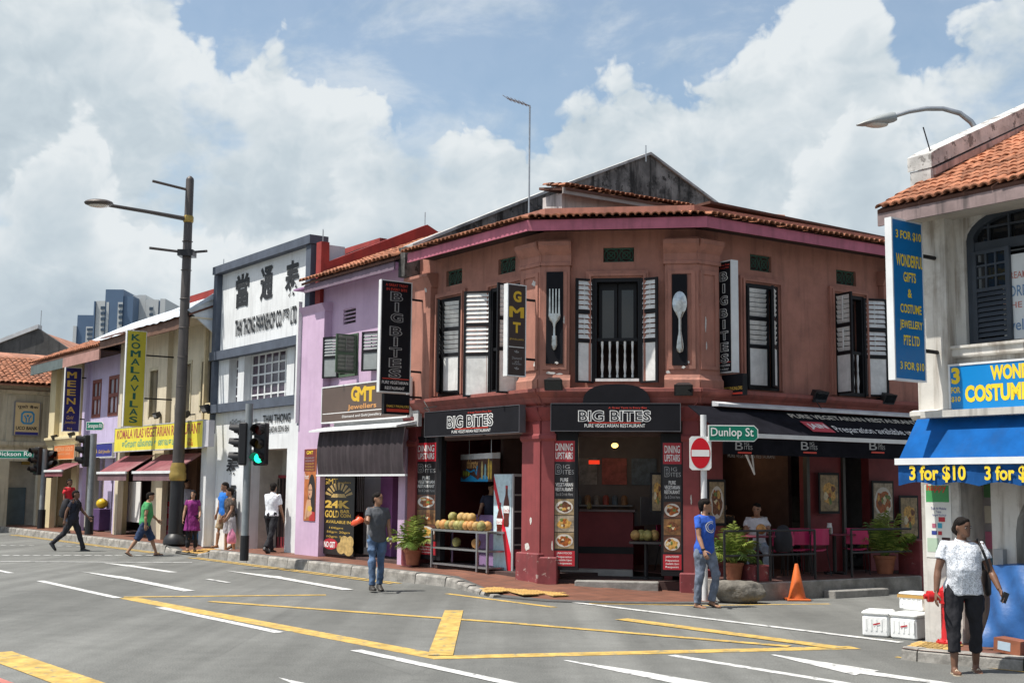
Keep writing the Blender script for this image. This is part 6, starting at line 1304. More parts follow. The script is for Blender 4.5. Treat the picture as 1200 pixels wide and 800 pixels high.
# no entry pole
sb = at_z(826, 703.5, .015); F_ = frame_at(sb); sh = px_height(sb, 826, 487); V = Wall((sb.x, sb.y), Vector((1, .02)))
t = thing('no_entry_sign', 'white pole with red no entry plate and green street name plate', 'sign post', F_)
part('pole', MB(M('white_painted_pole', (.62, .63, .63), .45, .06)).tube([(0, 0, -.02), (0, 0, sh)], .052, 14), t, F_, True)
u0, u1, z0, z1 = V.rect(808, 511, 833.5, 550.5, .07); cr_ = .04
o = part('sign_plate', MB(WLET).ext([(u0 + cr_, z0), (u1 - cr_, z0), (u1, z0 + cr_), (u1, z1 - cr_), (u1 - cr_, z1), (u0 + cr_, z1), (u0, z1 - cr_), (u0, z0 + cr_)], -.075, -.06), t, V.M)
cx, cz = (u0 + u1) / 2, (z0 + z1) / 2; part('red_disc', MB(M('sign_red', (.55, .004, .015), .4, .03)).add([(cx + (u1 - u0) * .455 * math.cos(2 * math.pi * k / 32), -.078, cz + (z1 - z0) * .455 * math.sin(2 * math.pi * k / 32)) for k in range(32)], [tuple(range(32))]), o, V.M)
part('white_bar', MB(WLET).add([(cx - (u1 - u0) * .41, -.081, cz - .055), (cx + (u1 - u0) * .41, -.081, cz - .055), (cx + (u1 - u0) * .41, -.081, cz + .055), (cx - (u1 - u0) * .41, -.081, cz + .055)], [(0, 1, 2, 3)]), o, V.M)
name_plate(t, V, (830, 498, 888.5, 517), 'Dunlop St', (833, 501, 883, 514))
# curved street lamp behind the white building
lp_ = at_y(1150, 500, 25.0); lp_.z = 0; zt_ = at_y(1142, 150, 25.0).z; F_ = frame_at(lp_)
t = thing('street_lamp', 'grey curved street lamp reaching over the white building roof', 'street lamp', F_)
def rel(px, py): q = at_y(px, py, 25.0); return (q.x - lp_.x, 0, q.z)
part('pole', MB(STEEL).tube([(0, 0, 0), (0, 0, zt_ - 1), rel(1144, 152), rel(1138, 143), rel(1125, 133), rel(1105, 127.5), rel(1085, 127.5), rel(1065, 131), rel(1047, 136.5)], [.1, .08, .065, .06, .055, .05, .05, .045, .045], 10), t, F_, True)
hA, hB = Vector(rel(1050, 137)), Vector(rel(1004, 147)); dd = (hB - hA).normalized(); uu = Vector((-dd.z, 0, dd.x)) * (1 if dd.x < 0 else -1); uu = uu if uu.z > 0 else -uu
rs = []
for k, w_, h0, h1 in ((0, .06, -.08, .1), (.08, .12, -.1, .12), (.45, .17, -.11, .11), (.85, .13, -.04, .05), (1, .04, -.01, .02)):
    c_ = hA + dd * (k * (hB - hA).length); rs.append([c_ + Vector((0, w_ * math.cos(a), 0)) + uu * ((h1 if math.sin(a) > 0 else -h0) * math.sin(a)) for a in [2 * math.pi * j / 14 for j in range(14)]])
hd = part('lamp_head', MB(M('grey_lamp_housing', (.30, .32, .32), .45, .08)).rings(rs), t, F_, True); part('lens', MB(LENS).ell(hA + dd * .45 - uu * .07, .26, .12, .07, 14, 6), hd, F_, True)
# roof aerials
ab = at_y(620, 232, 26.5); at_ = at_y(617.5, 124, 26.5); F_ = frame_at(ab); t = thing('roof_aerial', 'tall thin television aerial on corner restaurant roof', 'aerial', F_); dz = at_.z - ab.z
part('mast', MB(STEEL).tube([(0, 0, -.6), (0, 0, dz)], .022, 6), t, F_); part('boom', MB(STEEL).tube([(0, 0, dz), (-.5, -.2, dz + .1)], .016, 5), t, F_)
for i in range(6): x = -.5 + i * .085; part('rod', MB(STEEL).tube([(x - .1, -.2 - i * -.033 - .22, dz + .1 - i * .017), (x + .1, -.2 + i * .033 + .22, dz + .1 - i * .017)], .008, 4), t, F_)
ab = at_y(757, 185, 30.1); F_ = frame_at(ab); single('roof_spike', MB(STEEL).tube([(0, 0, -.1), (0, 0, .32)], .015, 5), 'thin lightning spike on top of the stained gable', 'lightning rod', F_)
# flood lights fixed to the fronts
def flood(label, W_, px, off=.28, s=1.0, ang=0.5):
    u, z = W_.hit(*px, off); F = W_.M @ Matrix.Translation((u, -off, z)) @ Matrix.Rotation(ang, 4, 'X')
    t = thing('flood_light', label, 'flood light', F, group='flood lights on the shop fronts'); part('housing', MB(BLKM).rings([[(-.14 * s, -.08, -.09 * s), (.14 * s, -.08, -.09 * s), (.14 * s, -.08, .09 * s), (-.14 * s, -.08, .09 * s)], [(-.08 * s, .1, -.06 * s), (.08 * s, .1, -.06 * s), (.08 * s, .1, .06 * s), (-.08 * s, .1, .06 * s)]]), t, F); part('bracket', MB(BLKM).tube([(0, .05, -.05), (0, off - .02, -.12 * s)], .02, 5), t, F); part('lens', MB(GLASS).box(-.12 * s, .12 * s, -.085, -.081, -.075 * s, .075 * s), t, F)
for px, W_, s, lb_ in (((649, 449), WC, 1.2, 'black flood light under the fork panel'), ((801, 455), WC, 1.2, 'flat black flood light under the spoon panel'), ((959, 463), WR, 1.3, 'black flood light between the two Dunlop Street side windows'), ((1040, 466), WR, 1.2, 'black flood light right of the open shutter window'), ((184, 486), WL, 1.1, 'black flood light above left end of long yellow sign'), ((218, 485), WL, 1.1, 'black flood light just right of the lamp post above yellow sign'), ((241, 478), WL, 1.3, 'larger black flood light beside the white building above yellow sign'), ((64, 512), WL, 1.1, 'black flood light above orange sign, lower left of the navy sign'), ((84, 509), WL, 1.1, 'black flood light right of the navy vertical sign foot')): flood(lb_, W_, px, s=s)
# loose cables along the corner cornice
for pts_, W_ in ((((497, 470), (504, 482), (497, 478), (512, 476)), WL), (((955, 468), (962, 478), (968, 482)), WR)):
    P = [W_.M @ Vector((W_.hit(*p, .36)[0], -.36, W_.hit(*p, .36)[1])) for p in pts_]; single('cable', MB(BLKM).tube(P, .012, 5), 'thin black cable drooping from %s' % ('cornice beside lilac shophouse' if W_ is WL else 'flood light over terrace awning'), 'cable')
# ---------------------------------------------------------------- things on the corner
STL = M('brushed_steel', (.40, .40, .40), .35, .1, 8, metal=.85)
tb0, tb1, tby0, tby1 = -4.05, -1.85, .12, .75; gz = .25
c_l, c_r = WL.hit(505, 664, -.05)[0], WL.hit(556, 672, .1)[0]
TF = WL.M @ Matrix.Translation((0, 0, 0)); z_top = WL.hit(555, 622, .15)[1]
tb0, tb1 = WL.hit(504.5, 640, .15)[0], WL.hit(571, 640, .15)[0]
t = thing('coconut_table', 'steel three shelf table carrying rows of coconuts', 'table', TF, ((tb0 + tb1) / 2, .15, gz)); y0_, y1_ = -.15, .38
part('table_top', MB(STL).box(tb0, tb1, y0_, y1_, z_top - .04, z_top), t, TF)
for k in (.5, .08): part('shelf', MB(STL).box(tb0 + .02, tb1 - .02, y0_ + .02, y1_ - .02, gz + (z_top - gz) * k - .015, gz + (z_top - gz) * k + .015), t, TF)
for x in (tb0, WL.hit(557.5, 640, .15)[0], tb1 - .04):
    for y in (y0_, y1_ - .04): part('leg', MB(STL).box(x, x + .04, y, y + .04, gz - .02, z_top - .04), t, TF)
COCO = [M('coconut_tan', (.44, .28, .10), .6, .22, 9, rnd=.12), M('coconut_green', (.30, .27, .09), .55, .25, 9, rnd=.15), M('coconut_orange', (.50, .25, .08), .6, .22, 9, rnd=.12)]
def coco_mesh(k):
    mb = MB(COCO[k]); r = .097; mb.rings([[(r * q * (1 + .05 * math.cos(3 * a)) * math.cos(a), r * q * (1 + .05 * math.cos(3 * a)) * math.sin(a), z * r) for a in [2 * math.pi * j / 14 for j in range(14)]] for q, z in ((.3, -1.0), (.72, -.78), (.97, -.25), (1, .1), (.88, .55), (.55, .88), (.2, 1.02))])
    return mb.mesh('coconut', True, centre=False)[0]
CM = [coco_mesh(k) for k in range(3)]
def coconut(frame, p, k, label, group, s=1.0):
    o = bpy.data.objects.new('coconut', CM[k]); link(o, frame @ Matrix.Translation(p) @ Matrix.Rotation(random.uniform(0, 6), 4, 'Z') @ Matrix.Rotation(random.uniform(-.6, .6), 4, 'X') @ Matrix.Scale(s * random.uniform(.92, 1.06), 4)); props(o, label, 'coconut', group); return o
n_ = 10; ordn = ['first', 'second', 'third', 'fourth', 'fifth', 'sixth', 'seventh', 'eighth', 'ninth', 'tenth']
cx0, cx1 = WL.hit(516, 612, .0)[0], WL.hit(565, 612, .0)[0]
for i in range(n_): coconut(TF, (cx0 + (cx1 - cx0) * i / (n_ - 1), y0_ + .13, z_top + .092), (0, 2, 1, 0, 1, 1, 2, 2, 0, 1)[i], '%s coconut from the left in front row on steel table' % ordn[i], 'coconuts on the steel table')
for i in range(8): coconut(TF, (cx0 + .1 + (cx1 - cx0) * i / 8, y0_ + .34, z_top + .092), (i * 2) % 3, '%s coconut from the left in back row on steel table' % ordn[i], 'back row coconuts on the steel table')
for i, x in enumerate((525, 535.5, 541.5, 547)): coconut(TF, (WL.hit(x, 605, .05)[0], y0_ + .22, z_top + .245), (1, 0, 0, 0)[i], ('dark green coconut alone on top at left of the heap', 'left of three coconuts stacked above the front row', 'middle of three coconuts stacked above the front row', 'right of three coconuts stacked above the front row')[i], 'coconuts on the steel table')
for i, x in enumerate((530, 553)): coconut(TF, (WL.hit(x, 640, .05)[0], y0_ + .2, gz + (z_top - gz) * .5 + .13), (1, 2)[i], ('shaded coconut on the middle shelf at left', 'tan coconut on the middle shelf near right leg')[i], 'coconuts on the steel table')
bx_ = bx('back_counter', None, TF, M('lilac_counter', (.34, .22, .42), .6), (WL.hit(550, 640, -.6)[0], WL.hit(573, 640, -.6)[0], .75, .85, gz, 1.3)); props(bx_, 'lilac counter panel behind the steel table', 'counter')
# drinks fridge turned to the street
fa_ = at_z(577.5, 669.5, .22); fb_ = at_z(599, 673.5, .19); FV = Wall((fa_.x, fa_.y), (fb_ - fa_).to_2d()); fw = (fb_ - fa_).length
FZ = FV.hit(588, 555)[1]
t = thing('drinks_fridge', 'tall drinks fridge with bottle advert on its white side panel', 'fridge', FV.M, (fw / 2, 0, .2))
part('cabinet', MB(M('fridge_grey', (.30, .30, .31), .4, .05)).box(0, fw, .008, .62, .2, FZ), t, FV.M)
ICE = M('ice_blue_print', (.52, .66, .72), .35, .12, 6); pn = part('advert_panel', MB(ICE).box(.01, fw - .01, -.004, .006, .22, FZ - .01), t, FV.M)
mb = MB(M('print_bright_red', (.58, .012, .03), .4, .05)); zz = lambda k: .22 + (FZ - .24) * k
mb.poly([(.01, -.006, zz(1)), (.01, -.006, zz(.86)), (fw * .45, -.006, zz(.5)), (fw * .8, -.006, zz(.0)), (fw - .01, -.006, zz(0)), (fw - .01, -.006, zz(.2)), (fw * .6, -.006, zz(.52))]); part('red_ribbon', mb, pn, FV.M)
for cx_, zb_, hh, tilt in ((fw * .34, zz(.38), .62, .1), (fw * .72, zz(.47), .78, .02)):
    mb = MB(M('print_cola', (.10, .018, .012), .3, .2, 12)); w_ = .105
    prof = [(.7, 0), (.85, .08), (.75, .2), (.92, .36), (.95, .5), (.7, .66), (.36, .8), (.3, .95)]; m_ = lambda x, z: (min(max(cx_ + x + tilt * z * .3, .012), fw - .012), z)
    mb.poly([(m_(w_ * q, 0)[0] + tilt * z * hh * .3, -.0085, zb_ + z * hh) for q, z in prof] + [(m_(-w_ * q, 0)[0] + tilt * z * hh * .3, -.0085, zb_ + z * hh) for q, z in prof[::-1]]); mb.m(WLET).poly([(m_(w_ * q * .98, 0)[0] + tilt * z * hh * .3, -.0095, zb_ + z * hh) for q, z in ((.85, .34), (.95, .52))] + [(m_(-w_ * q * .98, 0)[0] + tilt * z * hh * .3, -.0095, zb_ + z * hh) for q, z in ((.95, .52), (.85, .34))]); mb.m(DRED).poly([(m_(w_ * .34 * q, 0)[0] + tilt * hh * .3, -.0095, zb_ + hh * z) for q, z in ((1, .94), (1, 1.02), (-1, 1.02), (-1, .94))])
    part('bottle_picture', mb, pn, FV.M)
txt('Coca-Cola', pn, FV.M, (fw * .58, fw * .9, zz(.62), zz(.655)), DRED, .011, .0, .3); txt('Coca-Cola', pn, FV.M, (fw * .2, fw * .52, zz(.5), zz(.53)), DRED, .011, .0, .3)
FR = Wall(FV.pt(fw).to_2d(), FV.e.to_2d()); sx_ = Wall(FV.pt(fw, 0).to_2d(), -FV.n)
part('glass_door', MB(M('fridge_glass', (.05, .04, .045), .08, 0, spec=.6)).box(.03, .58, -.03, -.006, .3, FZ - .05), t, sx_.M)
mb = MB(M('fridge_frame', (.45, .45, .46), .35, .05)); mb.box(0, .03, -.04, -.002, .2, FZ); mb.box(.58, .62, -.04, -.002, .2, FZ); mb.box(.03, .58, -.04, -.002, FZ - .05, FZ); mb.box(.03, .58, -.04, -.002, .2, .3); part('door_frame', mb, t, sx_.M)
for k in range(4): part('shelf', MB(M('fridge_shelf', (.4, .38, .36), .4)).box(.04, .57, -.036, -.031, .75 + k * .32, .78 + k * .32), t, sx_.M)
part('red_sticker', MB(M('faded_red_sticker', (.34, .05, .07), .5)).box(.05, .56, -.037, -.0305, .36, .68), t, sx_.M)
# hanging drinks sign
u0, u1, z0, z1 = WL.rect(533, 532, 584.5, 564, -.5); HV = WL.M @ Matrix.Translation(((u0 + u1) / 2, .5, 0)) @ Matrix.Rotation(R(-14), 4, 'Z'); hw_ = (u1 - u0) / 2 * 1.15
t = thing('hanging_sign', 'brown lightbox sign with painted drinks hanging above the coconut table', 'sign', HV, (0, 0, z0))
part('box', MB(M('chocolate_sign_face', (.09, .045, .035), .45, .15)).box(-hw_, hw_, 0, .16, z0, z1), t, HV); mb = MB(M('pale_metal_cover', (.55, .56, .58))); mb.extx([(-.01, z1 - .1), (-.01, z1 + .01), (.16, z1 + .02), (.16, z1 - .1)], -hw_ - .01, hw_ + .01); part('hood', mb, t, HV)
txt('thirsty', t, HV, (-hw_ * .62, hw_ * .12, z0 + .22, z0 + .46), M('tan_letter', (.62, .36, .14), .5), .004, .02); mb = MB(CYB)
mb.poly([(-hw_, -.003, z0), (hw_ * .75, -.003, z0)] + [(hw_ * (.75 - i * .22), -.003, z0 + .09 + .05 * math.sin(i * 1.6)) for i in range(9)]); part('blue_wave', mb, t, HV); mb = MB(CYB); mb.tube([(-hw_ * .6, -.006, z0 + .25), (-hw_ * .35, -.006, z0 + .2), (-hw_ * .1, -.006, z0 + .24), (hw_ * .05, -.006, z0 + .14), (hw_ * .1, -.006, z0 + .32)], .018, 5); part('blue_stroke', mb, t, HV)
for i, (x, h_, c_) in enumerate(((.12, .22, (.2, .05, .04)), (.38, .36, (.55, .45, .2)), (.58, .3, (.25, .45, .5)), (.78, .42, (.62, .42, .08)), (.92, .36, (.62, .42, .08)))): part('glass_picture', MB(M('print_glass_%d' % i, c_, .4, .2, 9)).poly([(hw_ * (x - .045), -.0055, z0 + .05), (hw_ * (x + .045), -.0055, z0 + .05), (hw_ * (x + .06), -.0055, z0 + .05 + h_ * .7), (hw_ * (x + .02), -.0055, z0 + .05 + h_), (hw_ * (x - .02), -.0055, z0 + .05 + h_), (hw_ * (x - .06), -.0055, z0 + .05 + h_ * .7)]), t, HV)
for i in range(3): part('lime_picture', MB(M('print_lime', (.30, .36, .05), .4, .2, 9)).disc((hw_ * (-.8 + i * .16), -.0055, z0 + .17), .055, .06, 12), t, HV)
for x in (-.7, .7): part('hanger', MB(STL).tube([(hw_ * x, .08, z1), (hw_ * x, .08, 3.3)], .008, 4), t, HV)
# table with coconuts in the doorway
q = WC.hit(757, 634, -.55); TFc = WC.M; t = thing('pedestal_table', 'small dark pedestal table with four coconuts in the corner doorway', 'table', TFc, (q[0], .75, .21))
zt_ = q[1]; xa, xb = WC.hit(738, 634, -.55)[0], WC.hit(775, 634, -.55)[0]
part('table_top', MB(M('dark_table_top', (.06, .055, .055), .35)).box(xa, xb, .35, .85, zt_ - .04, zt_), t, TFc); part('leg', MB(BLKM).tube([(q[0], .6, .24), (q[0], .6, zt_ - .04)], .04, 8), t, TFc); part('foot', MB(BLKM).box(q[0] - .3, q[0] + .3, .57, .63, .21, .25), t, TFc); part('foot', MB(BLKM).box(q[0] - .03, q[0] + .03, .3, .569, .21, .25), t, TFc)
for i, x in enumerate((744.5, 751.5, 759, 767)): coconut(TFc, (WC.hit(x, 628, -.5)[0], .5 + .06 * (i % 2), zt_ + .115), (0, 1, 1, 0)[i], '%s coconut on the pedestal table in the doorway' % ('leftmost', 'second', 'third', 'rightmost')[i], 'coconuts on the pedestal table')
# ---------------------------------------------------------------- palms
LEAF = [M('palm_leaf', (.10, .17, .028), .55, .25, 5, rnd=.25), M('palm_leaf_light', (.22, .27, .05), .55, .25, 5, rnd=.25)]; POT = M('terracotta_pot', (.34, .13, .07), .75, .15, 4)
def frond_mesh(L, droop, mt, seed):
    rn = random.Random(seed); mb = MB(mt); n = 15; P = []
    for i in range(n + 1):
        s = i / n; P.append(Vector((0, L * (s * .62 - .05 * s * s), L * (s * .85 - droop * s * s))))
    mb.tube(P, [.009 * (1 - .7 * i / n) for i in range(n + 1)], 4)
    for i in range(3, n + 1):
        s = i / n; ll = L * (.34 * math.sin(math.pi * (.15 + .8 * s)) + .06); d = (P[min(i + 1, n)] - P[i - 1]).normalized()
        for sg in (-1, 1):
            o = Vector((sg * .8, d.y * .55, d.z * .55 - .28 + rn.uniform(-.15, .12))).normalized(); w = d * .011; tip = P[i] + o * ll + Vector((0, 0, -.18 * ll)); mid = P[i] + o * ll * .5
            mb.add([P[i] - w, P[i] + w, mid + w * 1.5, tip, mid - w * 1.5], [(0, 1, 2, 4), (2, 3, 4)])
    return mb.mesh('frond', True, centre=False)[0]
FM = [frond_mesh(1.0, .30, LEAF[0], 1), frond_mesh(1.0, .48, LEAF[1], 2), frond_mesh(1.0, .65, LEAF[0], 3), frond_mesh(1.0, .18, LEAF[1], 4)]
def palm(label, p, pot_r, pot_h, H, n, seed, dark=False):
    rn = random.Random(seed); F = frame_at(p); t = thing('potted_palm', label, 'plant', F, group='potted palms outside the shops')
    part('pot', MB(POT).lathe([(pot_r * .68, 0), (pot_r * .92, pot_h * .82), (pot_r, pot_h * .84), (pot_r * 1.04, pot_h), (pot_r * .9, pot_h), (pot_r * .86, pot_h * .9), (.01, pot_h * .88)], 18), t, F, True)
    for i in range(4): x, y = rn.uniform(-.05, .05), rn.uniform(-.05, .05); part('stem', MB(M('palm_stem', (.20, .19, .06), .6, .2)).tube([(x, y, pot_h * .85), (x * 2, y * 2, pot_h + H * .22)], .012, 5), t, F)
    for i in range(n):
        a = i * 2.4 + rn.uniform(-.3, .3); k = 3 if i < n * .3 else rn.choice((0, 1, 2)); s = H * rn.uniform(.78, 1.05) * (1 if i >= n * .3 else .95)
        o = bpy.data.objects.new('frond', FM[k]); link(o, F @ Matrix.Translation((rn.uniform(-.05, .05), rn.uniform(-.05, .05), pot_h * .9)) @ Matrix.Rotation(a, 4, 'Z') @ Matrix.Rotation(rn.uniform(-.25, .45) + (.45 if i < n * .3 else 0), 4, 'X') @ Matrix.Scale(s, 4), t)
palm('bright potted palm by the lilac shop door in terracotta pot', at_z(483.5, 661.5, .245), .19, .31, .88, 18, 3)
palm('potted palm on terrace corner behind man in blue shirt', WR.pt(WR.hit(860, 660, 1.0)[0], 1.0, TZ + .012), .17, .30, .85, 20, 5); palm('potted palm at right end of terrace in terracotta pot', WR.pt(WR.hit(1037, 660, .9)[0], .9, TZ + .012), .21, .34, 1.0, 22, 8)
# ---------------------------------------------------------------- terrace furniture
ro = 1.38; zr1, zr2 = WR.hit(900, 621.5, ro)[1], WR.hit(900, 650, ro)[1]
t = thing('terrace_railing', 'low black metal railing along the raised terrace edge', 'railing', WR.M, (2, -ro, TZ))
xs = [WR.hit(x, 650, ro)[0] for x in (849, 888, 902.5, 955, 998)]; xe_ = 4.1
for x in xs: part('post', MB(BLKM).tube([(x, -ro, TZ), (x, -ro, zr1)], .022, 8), t, WR.M)
for a, b in ((xs[0], xs[3]), (xs[4], xe_)):
    for z in (zr1, zr2): part('rail', MB(BLKM).tube([(a, -ro, z), (b, -ro, z)], .02, 8), t, WR.M)
MAG = M('magenta_seat', (.42, .015, .10), .45, .06, spec=.5)
def chair_mesh_parts(F, label, group='magenta chairs on the terrace'):
    t = thing('terrace_chair', label, 'chair', F, group=group)
    mb = MB(MAG); mb.rings([[(x, y, .44 + .03 * (x / .2) ** 2 - (.02 if y < -.15 else 0) + d) for x, y in ((-.2, -.2), (-.07, -.22), (.07, -.22), (.2, -.2), (.2, .18), (.07, .2), (-.07, .2), (-.2, .18))] for d in (0, .018)]); part('seat', mb, t, F)
    mb = MB(MAG); rs = []
    for z in (.56, .62, .74, .84, .86): rs.append([(x, .2 + .05 * (z - .5) + .05 * (1 - (x / .21) ** 2) + d, z) for d, xs2 in ((0, (-.21, -.1, 0, .1, .21)), (.02, (.21, .1, 0, -.1, -.21))) for x in xs2])
    mb.rings(rs); part('backrest', mb, t, F)
    for sx in (-1, 1):
        part('leg', MB(BLKM).tube([(sx * .19, -.19, .45), (sx * .21, -.22, 0)], .012, 6), t, F); part('leg', MB(BLKM).tube([(sx * .2, .24, .84), (sx * .19, .18, .46), (sx * .22, .26, 0)], .012, 6), t, F)
    return t
ch0 = None
UX = lambda px, o: WR.hit(px, 650, o)[0]
for u, off, rz, lb_ in ((UX(912, .62), .62, R(160), 'magenta chair with dark backpack hung over it on terrace'), (UX(932, .4), .4, R(150), 'magenta chair behind the railing left of the white jug table'), (UX(952, .6), .6, R(175), 'magenta chair with its back beside the white jug table'), (UX(1003, .65), .65, R(140), 'magenta chair right of white jug table near the stair door')):
    F = WR.M @ Matrix.Translation((u, -off, TZ + .012)) @ Matrix.Rotation(rz, 4, 'Z')
    ch0 = chair_mesh_parts(F, lb_) if ch0 is None else copy_thing(ch0, F, lb_)
def ped_table(u, off, label):
    F = WR.M @ Matrix.Translation((u, -off, TZ + .012)); t = thing('pedestal_table', label, 'table', F, group='dark tables on the terrace')
    part('table_top', MB(M('maroon_table_top', (.16, .03, .05), .35)).cbox(-.33, .33, -.3, .3, .72, .75, .012), t, F); part('leg', MB(BLKM).tube([(0, 0, .03), (0, 0, .72)], .035, 8), t, F); part('foot', MB(BLKM).box(-.25, .25, -.03, .03, 0, .03), t, F); part('foot', MB(BLKM).box(-.03, .03, -.25, -.031, 0, .03), t, F); part('foot', MB(BLKM).box(-.03, .03, .031, .25, 0, .03), t, F); return F
Fa = ped_table(UX(978, .55), .55, 'dark pedestal table holding a white jug on the terrace'); Fb = ped_table(UX(880, .75), .75, 'dark pedestal table where the man in white shirt sits')
single('water_jug', MB(M('white_jug', (.7, .7, .7), .3)).lathe([(.05, 0), (.055, .03), (.05, .12), (.04, .17), (.045, .2), (.03, .2), (.02, .05)], 14, (-.12, 0, .75)).box(-.175, -.162, -.01, .01, .8, .9), 'white water jug standing on the terrace table', 'jug', Fa, True)
for i, x in enumerate((-.28, -.22)): single('drinking_glass', MB(M('dim_glass', (.25, .22, .18), .1)).lathe([(.03, 0), (.035, .12), (.03, .12), (.025, .02)], 10, (x, -.1, .75)), ('left' if i == 0 else 'right') + ' drinking glass beside the white jug', 'glass', Fa, True)
coconut(Fb, (.2, -.05, .86), 2, 'brown coconut on the table of the man in white shirt', None)
bk = WR.M @ Matrix.Translation((UX(918, .92), -.92, TZ + .47)); single('backpack', MB(M('dark_backpack_cloth', (.02, .02, .026), .8, .2)).rings([[(.2 * q * math.cos(a), .11 * q * math.sin(a), z) for a in [2 * math.pi * k / 12 for k in range(12)]] for q, z in ((.75, 0), (1, .05), (1.02, .22), (.85, .38), (.45, .46), (.1, .48))]), 'dark backpack leaning on a magenta chair', 'bag', bk, True)
# cone, boulder, maroon planter block
cp_ = at_z(934, 703, 0.0); F = frame_at(cp_); ORC = M('traffic_cone_orange', (.62, .13, .025), .6, .12, 5, grime=.3, gcol=(.2, .07, .03)); hC = px_height(cp_, 932, 660)
t = thing('traffic_cone', 'faded orange traffic cone in front of the terrace', 'cone', F); part('base', MB(ORC).cbox(-.2, .2, -.2, .2, 0, .035, .01), t, F); part('body', MB(ORC).lathe([(.15, .035), (.145, .06), (.03, hC - .01), (.022, hC), (.005, hC)], 20), t, F, True)
bp_ = at_z(864, 706, 0); F = frame_at(bp_, -.1); bm = bmesh.new(); bmesh.ops.create_icosphere(bm, subdivisions=4, radius=1); rn = random.Random(4)
from mathutils import noise as mnoise
for v in bm.verts:
    c = v.co.copy(); k = 1 + .22 * mnoise.noise(c * 1.3 + Vector((3, 1, 2))) + .08 * mnoise.noise(c * 4) + .03 * mnoise.noise(c * 10); q = Vector((c.x * .42, c.y * .26, c.z * .23)) * k
    q.z = max(min(q.z, .17 + .02 * mnoise.noise(c * 3)), -.19) + .19; v.co = q
me = bpy.data.meshes.new('boulder'); bm.to_mesh(me); bm.free(); me.materials.append(M('boulder_stone', (.19, .175, .15), .9, .3, 4, bump=.8, bscale=22, grime=.6, gcol=(.08, .075, .07))); me.polygons.foreach_set('use_smooth', [True] * len(me.polygons)); me.set_sharp_from_angle(angle=R(50))
props(link(bpy.data.objects.new('boulder', me), F), 'low grey boulder at the terrace corner beside man in blue', 'boulder')
a, b = WR.hit(852, 670, 1.0)[0], WR.hit(862, 670, 1.0)[0]; single('planter_block', MB(BBP).cbox(.12, .5, -1.35, -.95, TZ - .02, TZ + .28, .02), 'low chipped maroon block at the terrace left corner', 'planter', WR.M)
single('planter_block', MB(BBP).cbox(4.28, 4.68, -1.45, -.9, 0, .95, .02), 'chipped maroon plinth at the right end of terrace', 'planter', WR.M); single('planter_block', MB(BBP).cbox(4.75, 5.1, -1.45, -.9, 0, .95, .02), 'chipped maroon plinth half hidden behind the white column', 'planter', WR.M)
# foam boxes
FOAM = M('white_foam', (.76, .77, .76), .75, .04, 8, bump=.15, bscale=60); TAPE = M('brown_tape', (.46, .27, .08), .4, .08)
def foam(label, pa, pb, z0, ztop, depth, tape=False, z_ref=0.0):
    A, B = at_z(*pa, z_ref), at_z(*pb, z_ref); V = Wall(A.to_2d(), (B - A).to_2d()); w = (B - A).length
    t = thing('foam_box', label, 'box', V.M, (w / 2, depth / 2, z0), 'white foam boxes by the kerb'); h = ztop - z0
    part('box', MB(FOAM).cbox(0, w, 0, depth, z0, z0 + h * .84, .025), t, V.M); part('lid', MB(FOAM).cbox(-.008, w + .008, -.008, depth + .008, z0 + h * .845, ztop, .02), t, V.M)
    for k in range(5): x = w * (.12 + .19 * k); part('rib', MB(FOAM).box(x, x + .02, -.006, -.0005, z0 + .08, z0 + h * .7), t, V.M)
    if tape:
        part('tape', MB(TAPE).box(-.01, w + .01, -.012, -.009, ztop - h * .30, ztop - h * .12), t, V.M); part('tape', MB(TAPE).box(w + .009, w + .012, -.01, depth, z0, ztop - h * .1), t, V.M)
    else: part('red_tag', MB(DRED).add([(w * .42, -.009, z0 + h * .45), (w * .68, -.009, z0 + h * .52), (w * .68, -.009, z0 + h * .58), (w * .42, -.009, z0 + h * .51)], [(0, 1, 2, 3)]), t, V.M)
    return V, w
zb_ = at_y(1030, 715, at_z(1030, 745, 0).y).z
foam('left white foam box standing on the road by the kerb', (1010.5, 745), (1042, 747), 0, zb_, .42); foam('right white foam box on the road under the taped box', (1043, 747.5), (1074, 750.5), 0, zb_, .42)
V3 = at_z(1053, 748, 0); z3 = at_y(1053, 695, V3.y + .1).z; foam('upper white foam box with brown tape stacked on right box', (1054, 744), (1084, 747), zb_ + .004, z3, .34, True)
# hydrant
hp = at_z(1112, 754, .135); F = frame_at(hp); HYD = M('hydrant_red', (.50, .012, .015), .35, .1, 5, spec=.6); hz = px_height(hp, 1116, 684) - .135
t = thing('fire_hydrant', 'bright red fire hydrant at foot of the white column', 'hydrant', F)
part('body', MB(HYD).lathe([(.14, 0), (.14, .03), (.085, .05), (.08, hz * .1), (.075, hz * .66), (.1, hz * .68), (.1, hz * .9), (.06, hz * .95), (.04, hz), (.01, hz)], 18), t, F, True)
for sg in (-1, 1): o = part('outlet', MB(HYD).lathe([(.045, 0), (.045, .09), (.065, .09), (.065, .15), (.03, .16), (.03, .19), (.005, .19)], 14).tf(Matrix.Translation((sg * .08, 0, hz * .79)) @ Matrix.Rotation(R(90 * sg), 4, 'Y')), t, F, True)
txt('172', t, F, (-.05, .06, hz * .76, hz * .84), WLET, .101, .02)
for k in range(6): part('bolt', MB(HYD).lathe([(.012, .03), (.012, .05), (.001, .055)], 6, (.115 * math.cos(k), .115 * math.sin(k), 0)), t, F)
